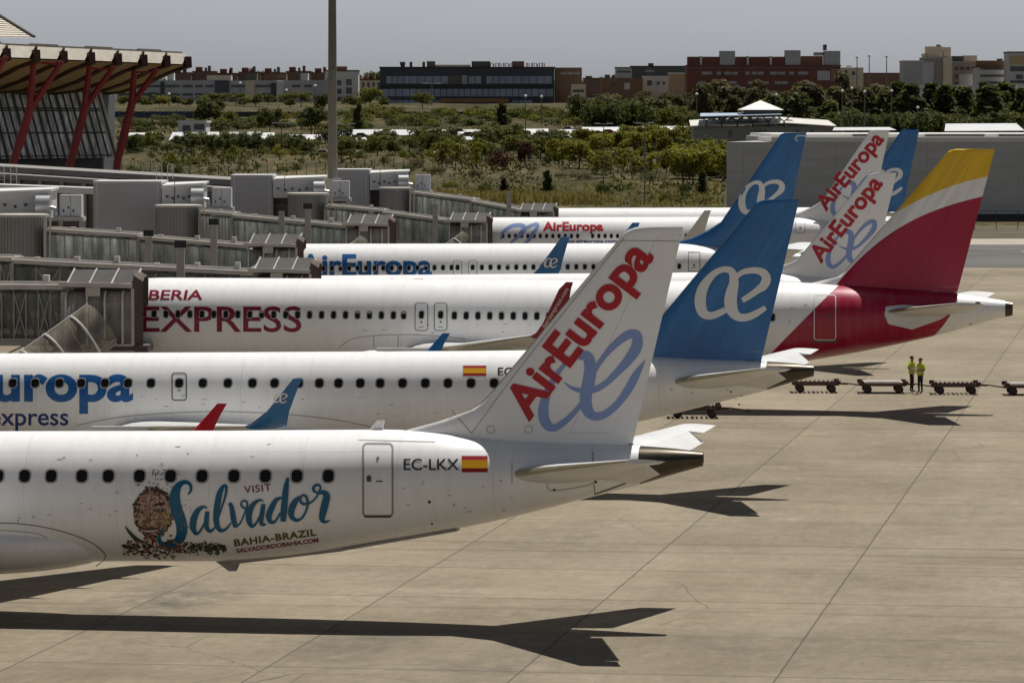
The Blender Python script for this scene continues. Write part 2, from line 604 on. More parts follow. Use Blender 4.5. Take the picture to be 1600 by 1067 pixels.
            for k in (.28, .5, .72):
                fx, fy, fz = te + (te2 - te) * k, sg * (ay + (ay2 - ay) * k), az + (az2 - az) * k - .28
                mb = MB()
                mb.lathe([(.02, -2.2), (.14, -1.7), (.2, -.8), (.17, .1), (.02, .75)], 10, (fx, fy, fz), 'x')
                mb.build('flap_track_fairing', M['wing'], w, True)
            # engine
            ex, ey, ez, er, el = G['eng']
            mb = MB()
            mb.lathe([(er * .80, .25), (er * .86, .02), (er * .97, .12), (er * 1.02, .5), (er, el * .45), (er * .86, el * .75), (er * .66, el)],
                     28, (ex, sg * ey, ez), 'x', 0, False)
            mb.lathe([(er * .8, .25), (er * .78, .6), (.02, .6)], 28, (ex, sg * ey, ez), 'x', 1, False)
            mb.lathe([(er * .62, el * .8), (er * .5, el * 1.05), (er * .2, el * 1.25), (.02, el * 1.3)], 20, (ex, sg * ey, ez), 'x', 1, False)
            eng = mb.build('engine', [M['white'], M['metal']], s.root, True, 50)
            mb = MB()
            mb.box((ex + .8, sg * ey - .12, ez + er * .8), (ex + el * .95, sg * ey + .12, ez + er * .8 + .36))
            mb.build('pylon', M['wing'], eng)
            # main gear
            gx, gy, gr = G['gear']
            gz = -gx * math.tan(G['pitch'])
            mb = MB()
            mb.tube([(gx, sg * gy, gz + gr), (gx, sg * gy * 1.02, 2.6)], .13, 10)
            mb.bar((gx - .9, sg * gy * .75, 2.4), (gx, sg * gy, gz + 1.0), .1)
            lg = mb.build('landing_gear', M['metal'], s.root, True)
            mb = MB()
            for o in (-.42, .42):
                mb.lathe([(gr * .55, -.16), (gr * .92, -.16), (gr, -.08), (gr, .08), (gr * .92, .16), (gr * .55, .16)], 20, (gx, sg * gy + o, gz + gr), 'y')
            mb.build('wheel', M['tyre'], lg, True)
        gx = G['nose_gear']
        gz = -gx * math.tan(G['pitch'])
        mb = MB()
        mb.tube([(gx, 0, gz + .35), (gx + .15, 0, 2.3)], .1, 10)
        lg = mb.build('landing_gear', M['metal'], s.root, True)
        mb = MB()
        for o in (-.2, .2):
            mb.lathe([(.2, -.1), (.34, -.1), (.37, 0), (.34, .1), (.2, .1)], 18, (gx, o, gz + .37), 'y')
        mb.build('wheel', M['tyre'], lg, True)
        # belly fairing
        (f0, f1), zb, hw, zt = G['fairing']
        mb = MB()
        rings = []
        for k in np.linspace(0, 1, 24):
            q = f0 + (f1 - f0) * k
            e = max(min(1.0, (1 - abs(2 * k - 1)**3.2))**.5, 0.05)
            rings.append([(q, hw * e * math.sin(a), zb + .95 + (.95 * e if math.cos(a) < 0 else (zt - zb - .95) * e) * math.cos(a))
                          for a in [2 * math.pi * j / 28 for j in range(28)]])
        mb.loft(rings, True, True, True)
        mb.build('wing_fairing', M['white'], s.root, True, 60)
        # windscreen
        mb = MB()
        for a0, a1 in ((-62, -34), (-31, -3), (3, 31), (34, 62)):
            g = []
            for xx in np.linspace(-L + 2.0, -L + 3.1, 4):
                t, b, w = P.sec(xx)
                c, h = (t + b) / 2, (t - b) / 2
                g.append([(xx + .25 * abs(a) / 62, (w + .012) * math.sin(rad(a)), c + (h + .012) * math.cos(rad(a))) for a in np.linspace(a0, a1, 6)])
            mb.loft(g, False)
        mb.build('windscreen', M['glass_dark'], s.root, True)

    # ---- decals traced on the photograph and laid on the skin
    def local(s, px, py, surf, guess):
        o = s.MI @ CO
        d = (s.MI.to_3x3() @ ray(px, py))
        yl = guess
        for _ in range(4):
            t = (yl - o.y) / d.y
            q = o + d * t
            yl = surf(q.x, q.z)
        return q.x, q.z, yl

    def surf(s, where):
        if where == 'fus':
            return s.P.fus_y, -1.4
        if where == 'fin':
            return s.P.fin_y, -.1
        w = s.G['winglet']
        z0, y0, z1, y1 = w[2][0][2], w[2][0][1], w[4][0][2], w[4][0][1]
        return (lambda x, z: -(y0 + (y1 - y0) * (z - z0) / (z1 - z0)) - .05), -y0

    def decal(s, name, parent, mt, V, F, where='fus', off=.008, mi=None, rise=None):
        """V: 2-D pixel vertices"""
        fn, g = s.surf(where)
        vs = []
        for i, (px, py) in enumerate(V):
            x, z, y = s.local(px, py, fn, g)
            vs.append((x, y - off - (rise[i] if rise else 0), z))
        mb = MB()
        mb.add(vs, F)
        if mi:
            mb.m = mi
        return mb.build(name, mt, parent, where == 'fus', 180)


def text_mesh(txt, bold=0.0, shear=0.0, space=1.0):
    cu = bpy.data.curves.new('lettering', 'FONT')
    cu.body = txt
    cu.offset = bold
    cu.shear = shear
    cu.space_character = space
    cu.resolution_u = 5
    ob = bpy.data.objects.new('lettering', cu)
    C.objects.link(ob)
    dg = bpy.context.evaluated_depsgraph_get()
    me = bpy.data.meshes.new_from_object(ob.evaluated_get(dg))
    bpy.data.objects.remove(ob)
    bm = bmesh.new()
    bm.from_mesh(me)
    bpy.data.meshes.remove(me)
    bmesh.ops.triangulate(bm, faces=bm.faces)
    return bm


CAP = None


def text_px(txt, p0, p1, cap_px, bold=0.02, shear=0.0, step=6.0, space=1.0):
    """fit a line of text to the baseline p0 -> p1 (pixels) with the given cap height; returns V, F"""
    global CAP
    if CAP is None:
        b = text_mesh('E')
        CAP = max(v.co.y for v in b.verts)
        b.free()
    bm = text_mesh(txt, bold, shear, space)
    x0 = min(v.co.x for v in bm.verts)
    x1 = max(v.co.x for v in bm.verts)
    dx, dy = p1[0] - p0[0], p1[1] - p0[1]
    ln = math.hypot(dx, dy)
    ux, uy = dx / ln, dy / ln
    vx, vy = uy, -ux
    sx, sy = ln / (x1 - x0), cap_px / (CAP + bold)
    for v in bm.verts:
        a, b = (v.co.x - x0) * sx, (v.co.y) * sy
        v.co = (p0[0] + ux * a + vx * b, p0[1] + uy * a + vy * b, 0)
    subdiv2(bm, step)
    bm.verts.index_update()
    V = [(v.co.x, v.co.y) for v in bm.verts]
    F = [tuple(v.index for v in f.verts) for f in bm.faces]
    bm.free()
    return V, F


def subdiv2(bm, step):
    for ax in (0, 1):
        cs = [v.co[ax] for v in bm.verts]
        q = math.ceil(min(cs) / step) * step
        no = (1, 0, 0) if ax == 0 else (0, 1, 0)
        while q < max(cs):
            co = (q, 0, 0) if ax == 0 else (0, q, 0)
            bmesh.ops.bisect_plane(bm, geom=bm.verts[:] + bm.edges[:] + bm.faces[:], plane_co=co, plane_no=no, dist=1e-5)
            q += step


def poly_px(pts, step=6.0):
    bm = bmesh.new()
    bm.faces.new([bm.verts.new((x, y, 0)) for x, y in pts])
    bmesh.ops.triangulate(bm, faces=bm.faces)
    subdiv2(bm, step)
    bm.verts.index_update()
    V = [(v.co.x, v.co.y) for v in bm.verts]
    F = [tuple(v.index for v in f.verts) for f in bm.faces]
    bm.free()
    return V, F


def catmull(P, n=8):
    out = []
    for i in range(len(P) - 1):
        a, b, c, d = P[max(i - 1, 0)], P[i], P[i + 1], P[min(i + 2, len(P) - 1)]
        for k in range(n):
            t = k / n
            out.append(tuple(0.5 * (2 * b[j] + (c[j] - a[j]) * t + (2 * a[j] - 5 * b[j] + 4 * c[j] - d[j]) * t * t
                                    + (-a[j] + 3 * b[j] - 3 * c[j] + d[j]) * t**3) for j in range(len(b))))
    out.append(tuple(P[-1]))
    return out


def ribbon(strokes, fn=lambda x, y, w: (x, y, w), n=8, cols=2, rise=.002, base=0.0, taper=True):
    """variable width strokes -> V, F, rise per vertex (each stroke a hair prouder than the last)"""
    V, F, R = [], [], []
    for si, S in enumerate(strokes):
        P = catmull([fn(*q) for q in S], n)
        o = len(V)
        k = len(P)
        for i, (x, y, w) in enumerate(P):
            a, b = P[max(i - 1, 0)], P[min(i + 1, k - 1)]
            dx, dy = b[0] - a[0], b[1] - a[1]
            l = math.hypot(dx, dy) or 1
            nx, ny = -dy / l, dx / l
            for c in range(cols + 1):
                q = (c / cols - .5) * w
                V.append((x + nx * q, y + ny * q))
                R.append(base + rise * (si + i / k))
        for i in range(k - 1):
            for c in range(cols):
                p = o + i * (cols + 1) + c
                F.append((p, p + 1, p + cols + 2, p + cols + 1))
    return V, F, R


def rrect(cx, cy, w, h, r, n=6, ang=0.0):
    pts = []
    for sx, sy, a0 in ((1, 1, 0), (-1, 1, 90), (-1, -1, 180), (1, -1, 270)):
        for k in range(n + 1):
            a = rad(a0 + 90 * k / n)
            pts.append((cx + sx * (w / 2 - r) + r * math.cos(a), cy + sy * (h / 2 - r) + r * math.sin(a)))
    return pts


def frame_px(cx, cy, w, h, r, t):
    A, B = rrect(cx, cy, w, h, r), rrect(cx, cy, w - 2 * t, h - 2 * t, max(r - t, .5))
    # extra cuts on the long sides so the strip follows the skin
    def dens(P):
        out = []
        for i in range(len(P)):
            a, b = P[i], P[(i + 1) % len(P)]
            m = 8 if i % 7 == 6 else 1
            for k in range(m):
                out.append((a[0] + (b[0] - a[0]) * k / m, a[1] + (b[1] - a[1]) * k / m))
        return out
    A, B = dens(A), dens(B)
    n = len(A)
    return A + B, [(i, (i + 1) % n, n + (i + 1) % n, n + i) for i in range(n)]


# cabin windows: shared mesh per type
def window_mesh(w, h, rim, pale_patch=0):
    mb = MB()
    r = min(w, h) * .42
    A, B = rrect(0, 0, w, h, r), rrect(0, 0, w - .03, h - .03, r - .015)
    n = len(A)
    mb.add([(x, -.008, z) for x, z in B], [tuple(range(n))], 0)
    A2, B2 = rrect(0, 0, w + .05, h + .05, r + .02), B
    mb.add([(x, -.004, z) for x, z in A2] + [(x, -.009, z) for x, z in B2], [(i, (i + 1) % n, n + (i + 1) % n, n + i) for i in range(n)], 1)
    if pale_patch:
        # pale curved patch inside the pane: drawn blinds, and glints painted as colour
        q = [(x, z) for x, z in rrect(0, 0, w - .05, h - .05, r - .025) if (z > h * .12 if pale_patch == 1 else x > w * .12 and z > -h * .2)]
        mb.add([(x, -.0095, z) for x, z in q], [tuple(range(len(q)))], 2)
    return mb.mesh('window', [M['glass_dark'], rim, mat('blind_and_glint', (.42, .41, .39), .6)])


WRNG = random.Random(8)


def put_windows(A, pxs, py, me, parent=None, extra=None):
    fn, g = A.surf('fus')
    for px in pxs:
        x, z, y = A.local(px, py(px) if callable(py) else py, fn, g)
        y2 = fn(x, z + .05)
        ang = math.atan2(y2 - y, .05)
        mm = me
        if isinstance(me, tuple):
            q = WRNG.random()
            mm = me[0] if q > me[3] else (me[1] if q > me[3] * .6 else me[2])
        mesh_obj('window', mm, parent or A.root, (x, y, z), (-ang, 0, 0))


DOOR_N = 0


def door(A, cx, cy, w, h, r, t, mt, win=None, handle=None, fill=None):
    V, F = frame_px(cx, cy, w, h, r, t)
    d = A.decal('door', A.root, mt, V, F, 'fus', .010)
    if win:
        put_windows(A, [cx], cy + win[0], win[1], d)
    for hx, hy, hw, hh in handle or []:
        V, F = poly_px(rrect(cx + hx, cy + hy, hw, hh, min(hw, hh) * .3, 3), 4)
        A.decal('handle', d, M['line'], V, F, 'fus', .011)
    return d


def smooth_line(pts, w):
    V, F, R = ribbon([[(x, y, w) for x, y in pts]], cols=1, rise=0)
    return V, F
# ------------------------------------------------------------------ the seven airliners
def windows_of(w, h, share):
    return tuple(window_mesh(w, h, M['rim'], b) for b in (0, 1, 2)) + (share,)


WIN_E = windows_of(.31, .36, .05)
WIN_A = windows_of(.24, .36, .30)
WIN_B = windows_of(.25, .35, .15)

# lavender emblem of the white fins and pale emblem of the blue fins, as pen strokes in picture pixels
k1 = lambda x, y, w: (780 + x / 5.333, 500 + y / 5.333, w / 5.333)
LAV = [[k1(*q) for q in S] for S in [
    [(690, 690, 38), (620, 775, 44), (540, 850, 52), (455, 898, 62), (392, 862, 84), (368, 775, 88), (382, 665, 72), (428, 545, 56), (500, 425, 38), (590, 325, 36), (690, 275, 46)],
    [(660, 300, 62), (735, 305, 88), (760, 400, 100), (745, 520, 104), (722, 640, 100), (735, 745, 96), (790, 800, 72), (880, 785, 62), (985, 700, 58), (1075, 580, 68), (1140, 460, 62), (1216, 335, 6)],
    [(785, 440, 34), (840, 352, 40), (915, 255, 50), (1005, 170, 64), (1090, 118, 74), (1148, 135, 82), (1142, 230, 92), (1075, 335, 78), (980, 440, 58), (885, 530, 50), (785, 582, 52), (690, 588, 44), (605, 565, 26), (538, 515, 5)]]]
k2 = lambda x, y, w: (1060 + x / 8.889, 400 + y / 8.889, w / 8.889)
OE = [[k2(*q) for q in S] for S in [
    [(655, 748, 84), (560, 795, 92), (450, 830, 104), (355, 800, 130), (312, 710, 152), (305, 590, 156), (340, 450, 140), (410, 335, 112), (510, 235, 88), (620, 188, 82), (720, 200, 96), (770, 270, 112)],
    [(762, 255, 110), (772, 370, 132), (742, 500, 160), (725, 620, 176), (742, 740, 166), (800, 825, 128), (880, 856, 110), (985, 842, 100), (1095, 790, 90), (1212, 715, 66)],
    [(800, 300, 60), (880, 232, 72), (990, 203, 82), (1110, 205, 94), (1195, 250, 116), (1222, 330, 128), (1180, 415, 124), (1095, 480, 92), (1000, 548, 82), (888, 618, 72)]]]


def similar(a0, a1, b0, b1):
    """similarity taking the segment a0-a1 to b0-b1"""
    za, zb = complex(a1[0] - a0[0], a1[1] - a0[1]), complex(b1[0] - b0[0], b1[1] - b0[1])
    r = zb / za
    m = abs(r)

    def fn(x, y, w):
        q = r * complex(x - a0[0], y - a0[1])
        return b0[0] + q.real, b0[1] + q.imag, w * m
    return fn


ident = lambda x, y, w: (x, y, w)


def fin_title(A, p0, p1, cap, S, name_bold=.035):
    V, F, R = ribbon(LAV, S)
    A.decal('emblem', A.fin, M['lavender'], V, F, 'fin', .010, rise=R)
    V, F = text_px('AirEuropa', p0, p1, cap, .032, step=max(cap / 6, 3))
    A.decal('lettering', A.fin, M['red_letter'], V, F, 'fin', .022)


def fin_emblem(A, S):
    V, F, R = ribbon(OE, S)
    A.decal('emblem', A.fin, M['emblem_white'], V, F, 'fin', .010, rise=R)


def flag(A, x0, y0, x1, y1):
    h = (y1 - y0) / 4
    V, F, mi = [], [], []
    for a, b, m in ((y0, y0 + h, 0), (y0 + h, y1 - h, 1), (y1 - h, y1, 0)):
        n = 4
        for i in range(n):
            o = len(V)
            xa, xb = x0 + (x1 - x0) * i / n, x0 + (x1 - x0) * (i + 1) / n
            V += [(xa, a), (xb, a), (xb, b), (xa, b)]
            F.append((o, o + 1, o + 2, o + 3))
            mi.append(m)
    A.decal('flag', A.root, [M['flag_red'], M['flag_yellow']], V, F, 'fus', .008, mi)


def line_on(A, name, pts, w, mt, where='fus', parent=None, off=.007):
    V, F = smooth_line(pts, w)
    return A.decal(name, parent or A.root, mt, V, F, where, off)


# ---- 1: white regional jet with the script title
A1 = Airliner(E195, 'white airliner with blue Salvador script and painted face on its side', 1103, 106.6,
              winglet_mats=[M['red_letter'], M['red_letter']])
put_windows(A1, [-195, -146, -97, -48, -3, 38.6, 80, 128, 169.5, 218, 266.6, 315.7, 365.6, 414.7, 464, 513], 743.5, WIN_E)
fin_title(A1, (825, 658), (1022, 400.5), 54, ident)
door(A1, 590.5, 749.5, 49, 117, 8, 3.0, M['line_soft'], None, [(-14, -2, 7, 10), (0, -34, 4, 4), (2, 2, 10, 2), (0, 57, 42, 4)])
V, F = text_px('EC-LKX', (631, 734), (717, 734), 17.5, .006, step=5)
A1.decal('registration', A1.root, M['black'], V, F)
flag(A1, 721.5, 712, 762, 737.5)

a6 = lambda x, y, w: (190 + x / 6.667, 720 + y / 6.667, w / 6.667)
b7 = lambda x, y, w: (350 + x / 7.111, 730 + y / 7.111, w / 7.111)
SCRIPT = [[a6(*q) for q in S] for S in [
    [(692, 350, 14), (722, 305, 26), (715, 245, 34), (660, 218, 44), (600, 250, 66), (560, 330, 100), (555, 420, 118), (580, 520, 118), (615, 620, 118), (630, 710, 116), (612, 800, 100), (555, 862, 84), (480, 885, 66), (415, 858, 50), (392, 805, 38), (405, 745, 26), (432, 692, 10)],
    [(892, 495, 12), (855, 476, 28), (795, 515, 54), (755, 600, 70), (745, 690, 64), (775, 755, 36), (820, 728, 24), (868, 640, 24), (895, 545, 30)],
    [(895, 525, 44), (886, 610, 50), (888, 690, 48), (925, 732, 32), (972, 695, 20)],
    [(972, 695, 18), (1040, 500, 18), (1085, 350, 24), (1092, 270, 28), (1065, 258, 30), (1025, 330, 58), (1002, 440, 66), (988, 560, 64), (992, 655, 58), (1030, 722, 40), (1092, 705, 24), (1145, 640, 14)]]]
SCRIPT += [[b7(*q) for q in S] for S in [
    [(62, 392, 36), (88, 450, 50), (105, 560, 60), (130, 665, 46)],
    [(130, 665, 26), (180, 620, 18), (222, 530, 18), (256, 440, 20), (258, 390, 22), (228, 368, 20), (196, 385, 20), (196, 425, 22), (230, 452, 22), (285, 442, 14)],
    [(440, 380, 12), (400, 362, 26), (332, 405, 50), (288, 485, 66), (278, 580, 64), (308, 652, 40), (352, 628, 24), (408, 525, 24), (434, 435, 28)],
    [(440, 405, 46), (426, 510, 54), (414, 595, 50), (428, 636, 34), (468, 628, 16)],
    [(640, 335, 24), (582, 362, 48), (530, 450, 66), (500, 540, 66), (518, 602, 46), (570, 600, 26), (628, 505, 24)],
    [(712, 112, 26), (690, 230, 62), (676, 380, 72), (666, 500, 72), (660, 602, 58)],
    [(842, 322, 24), (792, 380, 64), (752, 470, 72), (755, 548, 54), (808, 588, 34), (868, 560, 26), (915, 480, 24), (932, 395, 28), (912, 320, 28), (872, 312, 26), (848, 350, 26), (868, 398, 30), (930, 405, 26), (1000, 362, 20), (1058, 285, 22)],
    [(1058, 285, 24), (1074, 215, 22), (1040, 192, 28), (1000, 215, 32), (1000, 258, 30), (1050, 284, 28), (1108, 278, 54), (1142, 320, 76), (1124, 410, 84), (1100, 510, 78), (1092, 575, 58), (1125, 606, 30), (1180, 588, 10)]]]
V, F, R = ribbon(SCRIPT, n=7, rise=.0015)
A1.decal('lettering', A1.root, M['teal'], V, F, 'fus', .018, rise=R)
for txt, p0, p1, cap, bold, mt, sp in (('VISIT', (382, 770.5), (424, 766), 11, .012, M['plum'], 1.12),
                                       ('BAHIA-BRAZIL', (366.5, 853), (494.5, 836), 10.5, .035, M['olive'], 1.12),
                                       ('SALVADORDOBAHIA.COM', (370, 863.5), (498, 846.5), 6.5, .03, M['maroon_letter'], 1.0)):
    V, F = text_px(txt, p0, p1, cap, bold, 0, 5, sp)
    A1.decal('lettering', A1.root, mt, V, F, 'fus', .010)


def face_mural(A):
    """mosaic-like portrait: hundreds of small paint dabs in browns, pinks and ochres, plus foliage at the foot"""
    rng = random.Random(5)
    mats = [mat('mural_paint_%d' % i, c, .5) for i, c in enumerate([
        (.10, .045, .03), (.20, .10, .065), (.30, .17, .11), (.035, .018, .014), (.36, .16, .14), (.40, .26, .06), (.10, .11, .04), (.05, .075, .035), (.55, .50, .46), (.46, .33, .25)])]
    mb_v, mb_f, mb_m, R = [], [], [], []

    def dab(x, y, w, h, a, m, lift):
        o = len(mb_v)
        n = 6
        for k in range(n):
            t = 2 * math.pi * k / n
            u, v = w * math.cos(t) * rng.uniform(.75, 1.1), h * math.sin(t) * rng.uniform(.75, 1.1)
            mb_v.append((x + u * math.cos(a) - v * math.sin(a), y + u * math.sin(a) + v * math.cos(a)))
            R.append(lift)
        mb_f.append(tuple(range(o, o + n)))
        mb_m.append(m)

    def base(pts, m):
        V, F = poly_px(pts, 6)
        o = len(mb_v)
        mb_v.extend(V)
        R.extend([0] * len(V))
        mb_f.extend([tuple(i + o for i in f) for f in F])
        mb_m.extend([m] * len(F))

    cx, cy = 240, 801
    outline = []
    for t in np.linspace(0, 2 * math.pi, 44)[:-1]:
        x, y = math.cos(t), math.sin(t)
        k = 1 + .035 * math.sin(7 * t + 1) + .03 * rng.uniform(-1, 1)
        outline.append((cx + (32 - 5 * max(0, y)) * k * x, cy + 41 * k * y))
    base(outline, 9)
    lift = .003

    def put(x, y, w, h, a, m):
        nonlocal lift
        lift += 1.2e-5
        dab(x, y, w, h, a, m, lift)

    for i in range(480):
        t, r = rng.uniform(0, 2 * math.pi), math.sqrt(rng.random())
        x, y = cx + 31 * r * math.cos(t), cy + 39 * r * math.sin(t)
        m = rng.choices([0, 1, 2, 3, 9, 8], [2.4, 2.6, 4, 1.6, 4, .8])[0]
        if r > .86:
            m = rng.choice([3, 0, 0, 3])
        elif y < 775:
            m = rng.choices([1, 2, 4, 0, 3], [3, 3, 3, 1, .5])[0] if x < 238 else rng.choices([1, 0, 3, 2], [2, 3, 2, 1])[0]
        elif x > 254 and y > 800:
            m = rng.choices([5, 1, 2, 6], [5, 1, 1, 1.5])[0]
        elif y > 818:
            m = rng.choices([0, 1, 4], [4, 2, 1])[0]
        put(x, y, rng.uniform(1.2, 2.9), rng.uniform(.9, 2.0), rng.uniform(0, 3.1), m)
    # hair line, brows, eyes, nose, cheeks, mouth
    for i in range(46):
        t = math.pi * (1.02 + .96 * i / 45)
        put(cx + 31 * math.cos(t) + rng.uniform(-2, 2), cy + 39 * math.sin(t) + rng.uniform(-1, 4), rng.uniform(1.5, 3.2), rng.uniform(1.2, 2.4), rng.uniform(0, 3), rng.choice([3, 3, 0]))
    for x, y, w, h, a, m in ((224, 777, 7, 5, 0, 4), (226, 778, 3.5, 2.5, 0, 2), (250, 787, 11, 2.2, -.12, 3), (215, 787, 7, 2, .15, 3),
                             (250, 797, 8.5, 3.4, 0, 7), (250, 797, 5, 2.2, 0, 3), (250.5, 796.5, 1.6, 1.3, 0, 8), (246, 797.5, 1, .9, 0, 8),
                             (214, 796, 6, 2.6, 0, 0), (214, 796.5, 3.4, 1.7, 0, 3), (215, 796, 1, .9, 0, 8),
                             (229, 803, 3, 9, 0, 2), (235, 806, 2, 8, 0, 0), (227, 800, 1.6, 8, 0, 4), (229, 814, 7.5, 3, 0, 1), (225, 815.5, 2, 1.3, 0, 3), (233, 815.5, 2, 1.3, 0, 3),
                             (236, 826, 15, 3.2, -.08, 0), (236, 829.5, 13.5, 3.2, -.08, 3)):
        put(x, y, w, h, a, m)
    for k in range(8):
        put(227 + k * 2.6, 829.6 - .2 * k - .09 * (k - 3.5)**2 + .9, 1.7, 1.9, 0, 8)
    for i in range(26):
        put(238 + rng.uniform(-12, 14), 841 + rng.uniform(-6, 5), rng.uniform(1.5, 3), rng.uniform(1.2, 2.4), rng.uniform(0, 3), rng.choice([0, 1, 4, 3]))
    # little ink houses over the head
    for x, y, w, h in [(239, 738, 1, 5), (243, 741, 1, 4), (241, 734, 3, .7), (246, 740, 2, .8), (248, 737, .8, 4), (252, 741, .8, 3), (255, 739, 2.6, .7), (257, 734, 3.2, .8), (243, 748, .7, 2), (247, 748.5, .7, 2), (251, 748.5, .7, 2), (254, 748, .7, 2),
                       (279, 736, 1.2, .9), (279.5, 740, 1.2, .9), (240, 755, 2.4, .8), (247, 756, 2.2, 1), (217, 757.5, 2.4, 1.5), (229, 761, 2.6, 1.6), (233, 753, .8, 2.5), (262, 757, 2.2, .7), (268, 760, 2.8, .7)]:
        put(x, y, w, h, 0, 3)
    for i in range(40):
        put(rng.uniform(203, 300), rng.uniform(752, 768), rng.uniform(.5, 1.1), rng.uniform(.4, .8), 0, rng.choice([3, 0, 4, 1]))
    for i in range(24):
        put(rng.uniform(280, 300), rng.uniform(775, 830), rng.uniform(.6, 1.2), rng.uniform(.5, 1), 0, rng.choice([2, 4, 5, 1]))
    for i in range(330):
        x = 193 + 160 * rng.random()
        y = 856 + rng.gauss(0, 1) * max(2.5, 8 - abs(x - 245) * .05)
        y = min(y, 872)
        m = rng.choices([0, 3, 1, 7, 6, 4, 2], [3, 3, 2, 2, 2, .7, 1])[0]
        if x > 300:
            m = rng.choice([7, 6, 3, 7])
        put(x, y, rng.uniform(1.6, 5), rng.uniform(.8, 2.2), rng.uniform(-.9, .9), m)
    A.decal('mural', A.root, mats, mb_v, mb_f, 'fus', .008, mb_m, R)
    V, F, R2 = ribbon([[a6(40, 680, 10), a6(90, 750, 34), a6(160, 815, 40), a6(250, 850, 10)]])
    A.decal('mural_leaf', A.root, mats[7], V, F, 'fus', .013)


face_mural(A1)
# on the nearest aircraft the far wing sits slightly lower and further forward
A1.wing1.location = (-.48, 0, -.16)


def skin_details(A, seed, x0, x1, yt, yb, n):
    """small hatches and stencilled notes scattered over the visible side"""
    rng = random.Random(seed)
    for i in range(n):
        x, y = rng.uniform(x0, x1), rng.uniform(yt, yb)
        if i % 3 == 0:
            w_, h_ = rng.choice([(15, 10), (10, 12), (22, 9), (9, 9)])
            k = (yb - yt) / 190
            V, F = frame_px(x, y, w_ * k, h_ * k, 2 * k, .6)
            A.decal('hatch', A.root, M['line_soft'], V, F, 'fus', .0065)
        else:
            V, F = poly_px([(x, y), (x + rng.uniform(3, 8), y), (x + rng.uniform(3, 8), y + 1.0), (x, y + 1.0)], 8)
            A.decal('stencil', A.root, M['line_soft'], V, F, 'fus', .006)


skin_details(A1, 21, 10, 560, 690, 725, 12)
skin_details(A1, 22, 20, 190, 762, 815, 9)
skin_details(A1, 23, 625, 800, 745, 800, 12)
# panel lines, fairing outline, vents
line_on(A1, 'panel_line', [(-40, 816), (30, 818), (90, 828), (140, 846), (165, 868), (150, 884)], 1.4, M['line'])
line_on(A1, 'panel_line', [(0, 828), (60, 834), (82, 850), (82, 872), (30, 882), (0, 880)], 1.0, M['line_soft'])
line_on(A1, 'panel_line', [(4, 842), (20, 837), (36, 846), (36, 862), (18, 864), (4, 856), (4, 842)], 1.0, M['line_soft'])
line_on(A1, 'panel_line', [(44, 854), (68, 854), (70, 872), (44, 870), (44, 854)], 1.0, M['line_soft'])
line_on(A1, 'panel_line', [(560, 687), (680, 690)], 1.2, M['line_soft'])
line_on(A1, 'panel_line', [(802, 686), (930, 690), (990, 694)], 1.8, M['line'])
line_on(A1, 'panel_line', [(927, 689), (926, 740)], 1.3, M['line'])
line_on(A1, 'panel_line', [(855, 742), (856, 762), (870, 766), (924, 756), (928, 742)], 1.2, M['line_soft'])
line_on(A1, 'panel_line', [(800, 722), (800, 755)], 1.0, M['line_soft'])
line_on(A1, 'panel_line', [(928, 756), (930, 775)], 1.2, M['line'])
line_on(A1, 'panel_line', [(930, 772), (985, 752)], 2.2, M['line'])
line_on(A1, 'panel_line', [(705, 640), (737, 677)], 1.2, M['line_soft'], 'fin', A1.fin)
line_on(A1, 'panel_line', [(737, 677), (822, 562), (975, 372)], 1.0, M['line_soft'], 'fin', A1.fin)
line_on(A1, 'panel_line', [(966, 376), (1062, 377)], 1.0, M['line_soft'], 'fin', A1.fin)
for cx_ in (767, 826):
    V, F = frame_px(cx_, 671, 13, 13, 6.4, .9)
    A1.decal('access_panel', A1.fin, M['line_soft'], V, F, 'fin', .008)
for x_, y_, r_ in ((671, 784, 2.4), (675, 818, 1.6), (866, 765, 2), (931, 753, 2)):
    V, F = poly_px(rrect(x_, y_, 2 * r_, 2 * r_, r_ * .95, 4))
    A1.decal('vent', A1.root, M['black'], V, F)
mb = MB()
mb.add([(-12.95, -.03, 1.75), (-12.5, -.03, 1.42), (-12.3, -.03, 1.42), (-12.15, -.03, 1.75), (-12.95, .03, 1.75), (-12.5, .03, 1.42), (-12.3, .03, 1.42), (-12.15, .03, 1.75)], [(0, 1, 2, 3), (7, 6, 5, 4), (0, 4, 5, 1), (1, 5, 6, 2), (2, 6, 7, 3)])
mb.bar((-12.4, 0, 1.66), (-9.4, 0, 2.02), .5, .09)
mb.bar((-9.4, 0, 2.02), (-6.4, 0, 2.53), .5, .07)
mb.build('drain_mast', mat('shade_grey_belly_strip', (.34, .32, .29), .6), A1.root)  # darkened grey stands in for the shade under the belly
mb = MB()
mb.add([(-8.75, -.02, 5.08), (-8.35, -.02, 5.1), (-8.3, -.015, 5.36), (-8.5, -.015, 5.36), (-8.75, .02, 5.08), (-8.35, .02, 5.1), (-8.3, .015, 5.36), (-8.5, .015, 5.36)],
       [(0, 1, 2, 3), (7, 6, 5, 4), (0, 4, 5, 1), (1, 5, 6, 2), (2, 6, 7, 3), (3, 7, 4, 0)])
mb.build('antenna', M['white'], A1.root)

